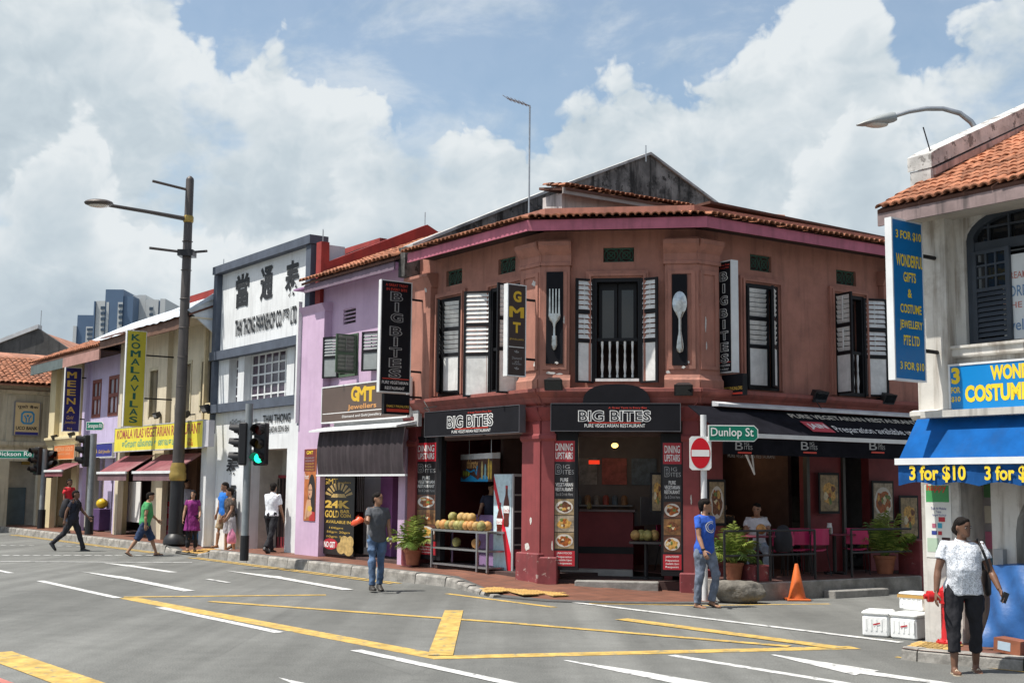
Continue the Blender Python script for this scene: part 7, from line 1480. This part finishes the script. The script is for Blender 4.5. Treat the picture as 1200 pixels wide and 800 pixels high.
# tarpaulin covered stall
TB = M('blue_tarp_sheet', (.022, .10, .29), .45, .18, 3, bump=.6, bscale=4, spec=.5)
ta = WB.hit(1163, 690, .1)[0]; z0_, z1_ = .13, WB.hit(1180, 661, -.2)[1]
mb = MB(TB); n, m = 44, 18; vs = []
for j in range(m + 1):
    for i in range(n + 1):
        s = i / n; v_ = j / m; x = ta + s * 2.4; z = z1_ - v_ * (z1_ - z0_ - .03) + (.015 * math.sin(s * 11) * (1 - v_) - .01 * math.sin(s * 23)) * (1 - v_)
        y = -.12 - .16 * v_ + .045 * math.sin(s * 17 + v_ * 5) * (.3 + v_) + .03 * math.sin(s * 39 - v_ * 8); vs.append((x, y, z))
for i in range(n + 1): s = i / n; vs.append((ta + s * 2.4, .06, z1_ + .03 * math.sin(s * 13)))
fs_ = [(j * (n + 1) + i, j * (n + 1) + i + 1, (j + 1) * (n + 1) + i + 1, (j + 1) * (n + 1) + i) for j in range(m) for i in range(n)] + [(i, i + 1, (m + 1) * (n + 1) + i + 1, (m + 1) * (n + 1) + i) for i in range(n)]
mb.add(vs, fs_); t = thing('covered_stall', 'goods stall wrapped in blue tarpaulin beside the white column', 'stall', WB.M, (ta + 1.2, .5, .13)); part('tarpaulin', mb, t, WB.M, True); bx('stall_frame', t, WB.M, BRN, (ta + .1, ta + 2.3, .0, .08, .14, z1_ - .12))
a_, b_, c_, d_ = WB.rect(1163, 724, 1194, 736, .52); cb = thing('fruit_carton', 'flat orange carton lying against the blue tarpaulin', 'carton', WB.M, ((a_ + b_) / 2, -.1, .14)); F = WB.M @ Matrix.Translation((a_, -.52, .15)) @ Matrix.Rotation(R(4), 4, 'Y'); part('carton', MB(M('orange_carton', (.24, .085, .045), .7, .2, 6)).box(0, b_ - a_, 0, .2, 0, .15), cb, F); part('label_patch', MB(M('pale_blue_label', (.4, .5, .58), .5)).box(.05, .2, -.003, 0, .03, .12), cb, F)
# small extras: bin bag colours inside the far shops
q = WL.hit(118.5, 611, -.3); single('yellow_bucket', MB(M('yellow_plastic', (.62, .42, .02), .4)).ell((0, 0, .18), .2, .2, .18, 14, 8), 'round yellow tub on purple crate inside lavender shop', 'tub', WL.M @ Matrix.Translation((q[0], .3, 1.0)), True); single('purple_crate', MB(M('purple_crate', (.09, .05, .14), .6)).cbox(-.35, .35, -.2, .2, 0, .75, .02), 'dark purple crate stack under the yellow tub', 'crate', WL.M @ Matrix.Translation((q[0], .3, .255)))
rk = thing('snack_rack', 'colourful snack rack at shop entrance by the lamp post', 'rack', WL.M, (WL.hit(193, 620)[0], .1, .25)); a_, b_, c_, d_ = WL.rect(189.5, 586, 198.5, 628, -.1); part('rack', MB(GREY).box(a_, b_, .1, .4, .25, d_), rk, WL.M)
for j in range(6):
    for i in range(3): part('packet', MB([M('packet_red', (.45, .05, .05)), M('packet_yellow', (.6, .42, .05)), M('packet_pink', (.5, .15, .25)), M('packet_teal', (.05, .25, .3))][(i + 2 * j) % 4]).box(a_ + .04 + i * (b_ - a_ - .06) / 3, a_ + (i + 1) * (b_ - a_ - .06) / 3, .06, .099, .3 + j * (d_ - .3) / 6, .3 + (j + .85) * (d_ - .3) / 6), rk, WL.M)
# ================================================================ people
def remesh(mb, vox, smooth=3, wob=0.0, seed=0):
    me = bpy.data.meshes.new('tmp'); me.from_pydata([tuple(p) for p in mb.v], [], mb.f); bm = bmesh.new(); bm.from_mesh(me)
    bmesh.ops.recalc_face_normals(bm, faces=bm.faces); bm.to_mesh(me); bm.free()
    o = bpy.data.objects.new('tmp', me); COL.objects.link(o); m = o.modifiers.new('r', 'REMESH'); m.mode = 'VOXEL'; m.voxel_size = vox
    if smooth: s = o.modifiers.new('s', 'SMOOTH'); s.factor = .5; s.iterations = smooth
    r = bpy.data.meshes.new_from_object(o.evaluated_get(bpy.context.evaluated_depsgraph_get()))
    v = [p.co.copy() for p in r.vertices]; n = [p.normal.copy() for p in r.vertices]; f = [tuple(p.vertices) for p in r.polygons]
    if wob: v = [p + q * (wob * (mnoise.noise(Vector((p.x * 9 + seed, p.y * 9, p.z * 5))) + .6 * mnoise.noise(Vector((p.x * 22, p.y * 22 + seed, p.z * 13))))) for p, q in zip(v, n)]
    bpy.data.objects.remove(o); bpy.data.meshes.remove(me); bpy.data.meshes.remove(r)
    return v, f
def skinmat(name, col): return M(name, col, .5, .08, 6, spec=.4)
SK1, SK2, SK3 = skinmat('brown_skin', (.29, .155, .095)), skinmat('deep_brown_skin', (.155, .078, .048)), skinmat('light_brown_skin', (.34, .19, .115))
HAIR = M('black_hair', (.014, .011, .01), .8, .3, 40, spec=.12, bump=.6, bscale=90)
def cloth(name, col, **k): return M(name, col, .85, k.pop('var', .1), k.pop('scale', 7), bump=.35, bscale=26, **k)
EYEW = M('eye_white', (.34, .31, .28), .4, 0); EYEB = M('eye_dark', (.012, .009, .008), .2, 0); LIP = M('lip_tone', (.20, .06, .05), .5, .05)
def ering(c, rx, ry, n=18, ax=None, R3=None):
    P = []
    for k in range(n):
        a = 2 * math.pi * k / n; q = Vector((rx * math.copysign(abs(math.cos(a)) ** .85, math.cos(a)), ry * math.sin(a), 0)); P.append(Vector(c) + (R3 @ q if R3 else q))
    return P
def hand_mb(mb, w, d, th, pn, s, curl=.5):
    """palm, four bent fingers and a thumb; d along the hand, th towards the thumb, pn out of the palm"""
    d, th, pn = d.normalized(), th.normalized(), pn.normalized()
    rs = []
    for t, hw, ht in ((-.02, .024, .02), (.02, .032, .017), (.06, .041, .015), (.092, .040, .012)): rs.append([w + d * t * s + th * (hw * s * math.cos(a)) + pn * (ht * s * math.sin(a)) for a in [2 * math.pi * k / 10 for k in range(10)]])
    mb.rings(rs)
    for i, (off, L) in enumerate(((.030, .068), (.010, .078), (-.010, .072), (-.029, .056))):
        p = w + (d * .085 + th * off) * s; P = [p]; a = .15 + curl * .3
        for seg, k in ((.45, 1), (.32, 1.7), (.26, 2.3)):
            b = a * k; P.append(P[-1] + (d * math.cos(b) + pn * math.sin(b)) * L * seg * s)
        mb.tube(P, [.0092 * s, .0088 * s, .008 * s, .0055 * s], 6)
    p = w + (d * .025 + th * .03) * s; q = (d * .62 + th * .6 + pn * .3).normalized(); P = [p, p + q * .035 * s, p + (q * .06 + pn * .012 + d * .01) * s, p + (q * .066 + pn * .02 + d * .026) * s]; mb.tube(P, [.013 * s, .0115 * s, .010 * s, .007 * s], 6)
def person(label, pos, yaw, H=1.7, build=1.0, skin=SK1, top=None, bottom=None, arms=((8, 8, 15, 0), (8, 8, 15, 0)), legs=((12, 2, 5), (-14, 2, 18)), lean=2, head=0, nod=0, sleeve=.55, blen=1.0, shoe=None, sandal=False, hair='short', seat=None, belly=0, skirt=None, vox=.013, collar=False, curl=.5, untuck=.0, shoem=None, hem=None):
    s = H / 1.72; F = frame_at(pos, yaw); t = thing('person', label, 'person', F)
    LR = Matrix.Rotation(R(lean), 3, 'X'); hz = .93 * s
    hip = Vector((0, 0, hz))
    def up(p): return hip + LR @ (Vector(p) * s - hip)      # upper body points lean about the hips
    J = {}; w = build
    for i, sx in ((0, -1), (1, 1)):
        a, b, e, inw = arms[i]; a, b, e = R(a), R(b), R(e); sh = up((sx * .166 * w, .0, 1.392))
        d1 = Vector((sx * math.sin(b), -math.sin(a) * math.cos(b), -math.cos(a) * math.cos(b))); el = sh + d1 * .285 * s
        d2 = Vector((sx * (math.sin(b) * .6 - inw), -math.sin(a + e), -math.cos(a + e))).normalized(); wr = el + d2 * .25 * s
        J['arm%d' % i] = (sh, el, wr, d2)
        a, b, k = legs[i]; a, k, b = R(a), R(k), R(b); hp = Vector((sx * .088 * w, 0, hz - .03 * s)); d1 = Vector((sx * math.sin(b), -math.sin(a), -math.cos(a))).normalized(); kn = hp + d1 * .42 * s
        d2 = Vector((sx * math.sin(b) * .5, -math.sin(a - k), -math.cos(a - k))).normalized(); an = kn + d2 * .415 * s; J['leg%d' % i] = (hp, kn, an, a - k)
    low = min(J['leg%d' % i][2].z - .075 * s - (.05 * s if J['leg%d' % i][3] < -.25 else 0) for i in (0, 1)); dz = Vector((0, 0, (seat - (hz - .1 * s)) if seat is not None else -low))
    hip = hip + dz
    for k in J: J[k] = tuple(p + dz if isinstance(p, Vector) and i < 3 else p for i, p in enumerate(J[k]))
    U = lambda p: up(p) + dz
    TR = [(.80, .10, .085, 0), (.86, .163, .115, .005), (.94, .168, .122, .005), (1.04, .142, .106 + belly * .5, -.004 - belly * .3), (1.14, .152, .112 + belly * .6, -.006 - belly * .45), (1.24, .165, .118 + belly * .2, -.006), (1.34, .176, .112, -.002), (1.41, .165, .088, .004), (1.45, .105, .066, .008)]
    def torso(mb, z0, inf, z1=1.5, flare=0.0):
        rs = []
        pts_ = [q for q in TR if z0 < q[0] < z1]; 
        lo = [np.interp(z0, [q[0] for q in TR], [q[k] for q in TR]) for k in (1, 2, 3)]; pts_ = [(z0, *lo)] + pts_
        if z1 <= 1.45: pts_.append((z1, *[np.interp(z1, [q[0] for q in TR], [q[k] for q in TR]) for k in (1, 2, 3)]))
        for z, rx, ry, cy in pts_:
            k = flare * max(0, (1.0 - z)); rs.append(ering(U((0, cy, z)), (rx * w + inf + k) * s, (ry * (.4 + .6 * w) + inf + k) * s, R3=LR))
        mb.rings(rs)
    HB = U((0, -.012 - R(lean) * .1, 1.475)); HR = Matrix.Rotation(R(head), 3, 'Z') @ Matrix.Rotation(R(nod), 3, 'X')
    def hp_(p): return HB + HR @ (Vector(p) * s)
    body = MB(skin); torso(body, .87, 0)
    body.rings([[hp_((.056 * math.cos(a), .052 * math.sin(a) + .02 - .008 * k, z)) for a in [2 * math.pi * j / 14 for j in range(14)]] for k, z in enumerate((-.05, .0, .05, .09))])
    hr = [(.012, .020, .03, -.062), (.022, .036, .05, -.05), (.045, .05, .074, -.026), (.075, .061, .086, -.012), (.11, .069, .093, -.002), (.15, .073, .099, .004), (.185, .068, .093, .006), (.212, .05, .07, .008), (.228, .022, .03, .008)]
    body.rings([[hp_((rx * math.cos(a), cy + ry * math.sin(a), z + .01)) for a in [2 * math.pi * j / 18 for j in range(18)]] for z, rx, ry, cy in hr])
    body.rings([[hp_((x * k, -.082 - dy, z)) for x, k in ((-.008, kk), (.008, kk))] + [hp_((0, -.10 - dy * 2.2, z))] for kk, dy, z in ((.6, .0, .132), (1.0, .005, .112), (1.7, .006, .092), (1.2, -.004, .085))])
    for sx in (-1, 1): body.ell(tuple(hp_((sx * .074, .012, .115))), .012 * s, .02 * s, .032 * s, 8, 6)
    for i, sx in ((0, -1), (1, 1)):
        sh, el, wr, d2 = J['arm%d' % i]; c_ = U((sx * .10 * w, 0, 1.39)); body.tube([c_, sh, sh.lerp(el, .35), el, el.lerp(wr, .3), wr], [q * s * (.6 + .4 * w) for q in (.06, .058, .05, .038, .041, .026)], 10)
        h_, kn, an, pa = J['leg%d' % i]; body.tube([h_ + Vector((0, 0, .06 * s)), h_.lerp(kn, .15), h_.lerp(kn, .5), kn, kn.lerp(an, .3), an, an - Vector((0, 0, .04 * s)) * 0 + (an - kn).normalized() * .03 * s], [q * s * (.5 + .5 * w) for q in (.08, .085, .072, .05, .053, .034, .034)], 10)
        fd = Vector((0, -math.cos(min(pa, 0) * .9), math.sin(min(pa, 0) * .9))); fu = Vector((0, fd.z, -fd.y)); fb = an + Vector((0, 0, -.035 * s))
        body.rings([[fb + fd * y * s + Vector((x * q * s, 0, 0)) + fu * z * s for x, z in ((-.035, -.035), (.035, -.035), (.036, 0), (.02, zt_), (-.02, zt_), (-.036, 0))] for y, q, zt_ in ((-.055, .7, .02), (-.02, 1, .04), (.05, 1.05, .02), (.11, 1.25, .0), (.16, 1.1, -.008), (.185, .5, -.012))])
    v, f = remesh(body, vox, 2); fin = MB(skin); fin.add(v, f)
    for i, sx in ((0, -1), (1, 1)):
        sh, el, wr, d2 = J['arm%d' % i]; pn = Vector((-sx, 0, 0)); pn = (pn - d2 * pn.dot(d2)).normalized(); th = pn.cross(d2).normalized(); 
        if th.dot(Vector((0, -1, .3))) < 0: th = -th
        hand_mb(fin, wr, d2, th, pn, s, curl)
    part('body', fin, t, F, True)
    eyes = MB(EYEW)
    for sx in (-1, 1): eyes.ell(tuple(hp_((sx * .031, -.084, .128))), .013 * s, .009 * s, .007 * s, 8, 6)
    eyes.m(EYEB)
    for sx in (-1, 1): eyes.ell(tuple(hp_((sx * .031, -.0905, .128))), .0065 * s, .004 * s, .0065 * s, 8, 6)
    for sx in (-1, 1): eyes.tube([hp_((sx * .014, -.093, .145)), hp_((sx * .032, -.0925, .15)), hp_((sx * .05, -.082, .145))], .0042 * s, 5)
    part('eyes', eyes, t, F, True); part('mouth', MB(LIP).ell(tuple(hp_((0, -.0865, .062))), .021 * s, .009 * s, .0065 * s, 10, 6), t, F, True)
    hm = MB(HAIR)
    if hair != 'bald': hm.ell(tuple(hp_((0, .012, .182))), .077 * s, .1 * s, .064 * s, 16, 10); hm.ell(tuple(hp_((0, .04, .15))), .079 * s, .082 * s, .08 * s, 14, 8); hm.ell(tuple(hp_((0, .055, .105))), .07 * s, .056 * s, .08 * s, 12, 8)
    if hair == 'long': hm.ell(tuple(hp_((0, .06, .02))), .09 * s, .05 * s, .17 * s, 12, 8); hm.ell(tuple(hp_((-.07, .02, .03))), .03 * s, .05 * s, .14 * s, 8, 8); hm.ell(tuple(hp_((.07, .02, .03))), .03 * s, .05 * s, .14 * s, 8, 8)
    if hair in ('bun', 'long'): hm.ell(tuple(hp_((0, -.028, .2))), .062 * s, .062 * s, .036 * s, 12, 8)
    if hair == 'bun': hm.ell(tuple(hp_((0, .115, .09))), .045 * s, .045 * s, .05 * s, 10, 8)
    if hm.v: v, f = remesh(hm, .0095 * s, 1, .009, 3); part('hair', MB(HAIR).add(v, f), t, F, True)
    if top:
        mb = MB(top); z0_ = skirt if skirt else .90 - untuck; torso(mb, max(z0_, .84), .016, 1.448, .02)
        if skirt: 
            mb.rings([ering(hip + Vector((0, 0, (z - .93) * s)), rx * w * s, ry * s) for z, rx, ry in ((.98, .178, .135), (.85, .20, .155), (.68, .225, .18), (skirt, .25, .205))])
        for i, sx in ((0, -1), (1, 1)):
            sh, el, wr, d2 = J['arm%d' % i]; c_ = U((sx * .09 * w, 0, 1.378)); k = (.6 + .4 * w)
            if sleeve <= 1: P = [c_, sh, sh.lerp(el, sleeve * .5), sh.lerp(el, sleeve)]; rr = (.062, .064, .062, .065)
            else: P = [c_, sh, sh.lerp(el, .6), el, el.lerp(wr, .95)]; rr = (.062, .063, .056, .05, .042)
            mb.tube(P, [q * s * k for q in rr], 12)
        v, f = remesh(mb, vox, 3, .013, hash_(label)); o = part('shirt' if not skirt else 'dress', MB(top).add(v, f), t, F, True)
        if collar: part('collar', MB(collar if not collar is True else top).rings([[hp_((.07 * q * math.cos(a), .064 * q * math.sin(a) + .015, z + .012 * math.sin(a))) for a in [2 * math.pi * j / 16 for j in range(16)]] for q, z in ((1.18, -.045), (1.0, -.005), (.93, -.005), (1.0, -.04))], cap=False), t, F, True)
    if bottom:
        mb = MB(bottom); torso(mb, .83, .005 if untuck else .016, .93 if untuck else 1.0)
        for i in (0, 1):
            h_, kn, an, pa = J['leg%d' % i]; k = (.5 + .5 * w)
            if blen >= .9: P = [h_ + Vector((0, 0, .06 * s)), h_.lerp(kn, .15), h_.lerp(kn, .55), kn, kn.lerp(an, .4), kn.lerp(an, hem or blen)]; rr = (.09, .102, .09, .073, .066, .064)
            elif blen > .5: P = [h_ + Vector((0, 0, .06 * s)), h_.lerp(kn, .15), h_.lerp(kn, .55), kn, kn.lerp(an, (blen - .5) * 1.4)]; rr = (.09, .105, .1, .088, .088)
            else: P = [h_ + Vector((0, 0, .06 * s)), h_.lerp(kn, .15), h_.lerp(kn, .5), h_.lerp(kn, .98)]; rr = (.09, .108, .105, .105)
            mb.tube(P, [q * s * k for q in rr], 14)
        v, f = remesh(mb, vox, 3, .018, hash_(label) + 5); part('trousers' if blen >= .9 else 'shorts', MB(bottom).add(v, f), t, F, True)
    shm = shoem or BLKM
    for i in (0, 1):
        h_, kn, an, pa = J['leg%d' % i]; fd = Vector((0, -math.cos(min(pa, 0) * .9), math.sin(min(pa, 0) * .9))); fu = Vector((0, fd.z, -fd.y)); fb = an + Vector((0, 0, -.035 * s)); mb = MB(shm)
        if sandal:
            mb.rings([[fb + fd * y * s + Vector((x * q * s, 0, 0)) + fu * z * s for x, z in ((-.04, -.052), (.04, -.052), (.04, -.034), (-.04, -.034))] for y, q in ((-.065, .7), (-.03, 1), (.06, 1), (.13, 1.25), (.18, 1.0), (.2, .5))]); mb.tube([fb + fd * .1 * s + Vector((-.045 * s, 0, 0)) + fu * -.03 * s, fb + fd * .09 * s + fu * .012 * s, fb + fd * .1 * s + Vector((.045 * s, 0, 0)) + fu * -.03 * s], .011 * s, 6)
        else: mb.rings([[fb + fd * y * s + Vector((x * q * s, 0, 0)) + fu * z * s for x, z in ((-.04, -.05), (.04, -.05), (.043, -.02), (.026, zt_), (-.026, zt_), (-.043, -.02))] for y, q, zt_ in ((-.068, .75, .03), (-.03, 1.02, .06), (.03, 1.05, .045), (.1, 1.22, .012), (.17, 1.1, .0), (.205, .55, -.012))])
        part('sandal' if sandal else 'shoe', mb, t, F, 60)
    t_J = dict(J=J, F=F, U=U, s=s, hp=hp_, t=t)
    return t_J
def hash_(s_): return sum(ord(c) * (i + 1) for i, c in enumerate(s_)) % 97
def held(P, arm): return P['F'] @ (P['J']['arm%d' % arm][2] + P['J']['arm%d' % arm][3] * .09)
DEN = cloth('blue_denim', (.085, .14, .24), var=.3, scale=4); DEN2 = cloth('grey_denim', (.16, .19, .25), var=.3, scale=4); NAVY = cloth('navy_cloth', (.018, .03, .075)); BLKC = cloth('black_trouser_cloth', (.014, .014, .018)); KHA = cloth('khaki_cloth', (.36, .27, .17))
# man in grey polo crossing the road
GZ = lambda x, y, z=0.0: at_z(x, y, z)
P = person('man in dark grey polo shirt and jeans carrying an orange bag across the road', GZ(440, 692.5), R(22), 1.72, 1.0, SK1, cloth('grey_polo_cloth', (.075, .08, .09)), DEN, arms=((38, 12, 62, -.35), (2, 9, 12, 0)), legs=((12, 2, 6), (-6, 2, 10)), head=28, belly=.02, collar=True, untuck=.08, shoem=M('dark_shoe', (.04, .035, .03), .5))
hb = held(P, 0); o = single('shopping_bag', MB(M('orange_plastic_bag', (.72, .09, .03), .4, .15, 9, bump=.5, bscale=14)).rings([[(.115 * q * math.cos(a) - .1, .08 * q * math.sin(a), z * .55 + .03 * math.cos(a)) for a in [2 * math.pi * j / 12 for j in range(12)]] for q, z in ((.5, -.13), (.95, -.1), (1.0, -.02), (.7, .05), (.3, .08), (.15, .11), (.3, .15))]), 'orange plastic bag held out by man in grey polo', 'bag', Matrix.Translation(hb + Vector((-.02, -.02, 0))), True)
part('watch', MB(M('pale_watch', (.6, .6, .58), .3)).lathe([(.034, -.018), (.037, 0), (.034, .018)], 12, tuple(P['J']['arm1'][2] - P['J']['arm1'][3] * .02)), P['t'], P['F'])
# man in blue t-shirt
P = person('man in blue printed t-shirt and grey jeans walking by the no entry pole', GZ(826, 711.5), R(38), 1.72, 1.0, SK1, cloth('bright_blue_tee', (.028, .10, .46)), DEN2, arms=((12, 8, 18, 0), (-14, 8, 20, 0)), legs=((-2, 2, 4), (20, 3, 34)), head=42, untuck=.09, sandal=True)
v0 = P['U']((0, -.137, 1.27)); mb = MB(WLET)
for q0_, q1_ in ((.105, .09), (.072, .062)):
    n = 22
    for k in range(n): a, b = 2 * math.pi * k / n, 2 * math.pi * (k + 1) / n; g = lambda q, a: (v0.x + q * math.cos(a), v0.y + .55 * (q * math.cos(a)) ** 2 / .1 * .6 - .006, v0.z + q * .9 * math.sin(a)); mb.add([g(q0_, a), g(q0_, b), g(q1_, b), g(q1_, a)], [(0, 1, 2, 3)])
part('shirt_print', mb, P['t'], P['F'])
part('watch', MB(BLKM).lathe([(.034, -.016), (.038, 0), (.034, .016)], 12, tuple(P['J']['arm0'][2] - P['J']['arm0'][3] * .02)), P['t'], P['F'])
# woman in the foreground
PRT = M('white_floral_cloth', (.64, .67, .72), .85, .34, 70, bump=.3, bscale=22, grime=0)
P = person('woman in white floral blouse and black trousers walking at right front', GZ(1132, 788), R(-6), 1.60, 1.16, SK2, PRT, BLKC, arms=((2, 17, 12, .02), (8, 20, 26, -.02)), legs=((8, 3, 4), (-4, 3, 10)), head=30, nod=4, belly=.045, collar=True, untuck=.04, sandal=True, hair='bun', blen=.91, hem=.62, vox=.0095, shoem=M('pale_sandal', (.52, .44, .33), .6))
hb = held(P, 1); single('mobile_phone', MB(BLKM).cbox(-.03, .03, -.008, .008, -.05, .06, .005), 'small black phone in the hand of woman in floral blouse', 'phone', Matrix.Translation(hb + Vector((0, -.03, 0))) @ Matrix.Rotation(.4, 4, 'Y'))
J = P['J']; U = P['U']; sh = U((.145, -.03, 1.46)); bagm = M('black_leather_bag', (.014, .013, .014), .4, .15)
bg_ = thing('shoulder_bag', 'black shoulder bag hanging from the woman in floral blouse', 'bag', P['F'], tuple(U((.27, .04, .86))))
part('pouch', MB(bagm).rings([[U((.265 + .035 * q * math.cos(a), .05 + .15 * q * math.sin(a), z)) for a in [2 * math.pi * j / 14 for j in range(14)]] for q, z in ((.6, .84), (1, .87), (1.05, .98), (.95, 1.08), (.5, 1.13))]), bg_, P['F'], True)
part('strap', MB(bagm).tube([U((.26, .12, 1.1)), U((.22, .14, 1.3)), U((.17, .08, 1.455)), U((.165, -.02, 1.47)), U((.19, -.11, 1.36)), U((.25, -.1, 1.2)), U((.27, -.06, 1.1))], .014, 6), bg_, P['F'])
# man in white shirt seen from behind
person('man in white shirt and black trousers walking along white building, seen from behind', GZ(317, 647.5, .2), R(155), 1.74, 1.06, SK1, cloth('white_shirt_cloth', (.70, .72, .76)), BLKC, arms=((8, 8, 14, 0), (22, 10, 70, .3)), legs=((-18, 2, 16), (14, 2, 4)), head=20, nod=8, sleeve=.75, collar=True)
person('man in brown patterned t-shirt and grey shorts at crossing holding pink bag', GZ(268, 647, .07), R(-48), 1.72, 1.04, SK1, cloth('brown_patterned_tee', (.085, .065, .055), var=.5, scale=11), cloth('pale_grey_shorts', (.36, .35, .37)), arms=((6, 8, 14, 0), (14, 8, 22, 0)), legs=((4, 2, 3), (-4, 2, 4)), head=-25, untuck=.07, blen=.4, sandal=True)
hb = GZ(270.5, 620, 1.0); F0 = at_y(270.5, 633, 30.6)
pb = at_z(268, 647, .07); pb = at_y(271.5, 628, pb.y - .28); single('carrier_bag', MB(M('pink_plastic_bag', (.62, .22, .34), .35, .15, 9, bump=.5, bscale=14)).rings([[(.12 * q * math.cos(a), .07 * q * math.sin(a), z) for a in [2 * math.pi * j / 12 for j in range(12)]] for q, z in ((.6, -.2), (1.0, -.17), (1.05, -.05), (.85, .06), (.4, .14), (.2, .2))]), 'pink plastic bag carried by man in brown t-shirt', 'bag', Matrix.Translation(pb), True)
person('man in bright blue shirt and khaki shorts behind man with pink bag', GZ(262, 643, .15), R(-42), 1.76, 1.02, SK1, cloth('azure_polo_cloth', (.02, .16, .55)), KHA, arms=((4, 8, 10, 0), (6, 8, 14, 0)), legs=((14, 2, 8), (-8, 2, 10)), head=-20, blen=.45, untuck=.06, sandal=True)
person('woman in purple knee length dress and black leggings beside the lamp post', GZ(224, 644.5, .1), R(12), 1.60, .98, SK3, cloth('magenta_purple_dress', (.20, .02, .15), var=.2, scale=12), BLKC, arms=((14, 12, 10, 0), (10, 10, 40, .1)), legs=((2, 1, 2), (-3, 1, 4)), head=-20, nod=-6, skirt=.56, hair='long', sandal=True, sleeve=.45)
person('man in pale lilac shirt standing half hidden behind the lamp post', GZ(216.5, 632, .25), R(15), 1.76, 1.0, SK1, cloth('pale_lilac_shirt', (.50, .50, .60)), BLKC, head=35, legs=((2, 2, 2), (-2, 2, 2)), sleeve=1.3)
person('man in green t-shirt and dark blue shorts striding along the road', GZ(168, 651), R(112), 1.72, 1.1, SK3, cloth('green_tee_cloth', (.06, .28, .10)), cloth('dark_blue_shorts', (.025, .045, .10), var=.2), arms=((-12, 8, 14, 0), (24, 10, 24, 0)), legs=((-24, 2, 10), (26, 2, 6)), head=-8, nod=14, lean=6, belly=.035, untuck=.08, blen=.62, sandal=True)
P = person('man in dark clothes with black backpack striding on the road at far left', GZ(83.5, 645.5), R(84), 1.72, 1.02, SK2, cloth('dark_navy_shirt', (.02, .022, .035)), cloth('charcoal_trousers', (.022, .022, .028)), arms=((-26, 10, 20, 0), (26, 14, 18, 0)), legs=((-26, 2, 26), (22, 2, 4)), lean=4)
BKP = M('black_backpack_cloth', (.016, .016, .02), .8, .2); U = P['U']; part_ = thing('backpack', 'bulging black backpack on the man in dark clothes', 'bag', P['F'], tuple(U((0, .2, .95))))
part('pack', MB(BKP).rings([[U((.17 * q * math.copysign(abs(math.cos(a)) ** .7, math.cos(a)), .235 + .13 * q * math.sin(a), z)) for a in [2 * math.pi * j / 16 for j in range(16)]] for q, z in ((.5, .93), (.95, .95), (1.08, 1.06), (1.0, 1.25), (.8, 1.4), (.4, 1.47))]), part_, P['F'], True); part('pocket', MB(BKP).rings([[U((.13 * q * math.cos(a), .335 + .07 * q * math.sin(a), z)) for a in [2 * math.pi * j / 12 for j in range(12)]] for q, z in ((.6, .97), (1, .99), (1, 1.14), (.6, 1.18))]), part_, P['F'], True)
for sx in (-1, 1): part('strap', MB(BKP).tube([U((sx * .11, .12, 1.42)), U((sx * .12, -.02, 1.475)), U((sx * .125, -.13, 1.36)), U((sx * .14, -.12, 1.18)), U((sx * .17, .02, 1.08)), U((sx * .16, .14, 1.02))], .018, 6), part_, P['F'])
person('man in red t-shirt and jeans behind the backpack walker', GZ(78, 624, .22), R(60), 1.76, 1.05, SK2, cloth('red_tee_cloth', (.48, .02, .03)), DEN, arms=((6, 8, 14, 0), (10, 8, 14, 0)), legs=((8, 2, 4), (-8, 2, 8)), untuck=.07)
person('man in dark shirt serving behind the coconut table', WL.pt(WL.hit(567, 600, -.75)[0], -.95, .27), R(-10), 1.70, 1.0, SK1, cloth('dark_blue_shirt', (.022, .025, .045)), BLKC, arms=((30, 8, 30, .1), (30, 8, 30, .1)), legs=((0, 2, 2), (0, 2, 2)), head=30, nod=10)
AW = math.atan2(WR.e.y, WR.e.x)
def seated(label, u, off, yaw, top_, bot_, **k): return person(label, WR.pt(u, off, TZ + .012), yaw, 1.70, 1.02, k.pop('skin', SK1), top_, bot_, arms=k.pop('arms', ((34, 10, 62, .2), (34, 10, 62, .2))), legs=((84, 6, 84), (84, 6, 80)), seat=.46, lean=k.pop('lean', 10), **k)
us_ = UX(886, .1)
seated('man in white shirt and pale jeans sitting at terrace table', us_, .12, R(-8), cloth('white_tee_cloth', (.62, .62, .66)), cloth('pale_denim', (.30, .36, .44), var=.2), head=-10, nod=10)
chair_mesh_parts(WR.M @ Matrix.Translation((us_, -.1, TZ + .012)) @ Matrix.Rotation(-AW - R(8), 4, 'Z'), 'magenta chair under the man in white shirt')
seated('man in dark grey shirt sitting inside restaurant left of the white shirt man', .75, -1.5, R(60), cloth('dim_grey_shirt', (.09, .09, .10)), BLKC); seated('man in dark shirt sitting in shade inside restaurant behind the magenta chairs', 1.9, -1.3, R(-30), cloth('dim_dark_shirt', (.035, .035, .04)), BLKC)
for u, off, lb_, rz in ((.75, -1.6, 'dim chair inside under the man in grey shirt', 60), (1.9, -1.42, 'dim chair inside under the man in dark shirt', -30)): copy_thing(ch0, WR.M @ Matrix.Translation((u, -off, TZ + .012)) @ Matrix.Rotation(-AW + R(rz), 4, 'Z'), lb_)
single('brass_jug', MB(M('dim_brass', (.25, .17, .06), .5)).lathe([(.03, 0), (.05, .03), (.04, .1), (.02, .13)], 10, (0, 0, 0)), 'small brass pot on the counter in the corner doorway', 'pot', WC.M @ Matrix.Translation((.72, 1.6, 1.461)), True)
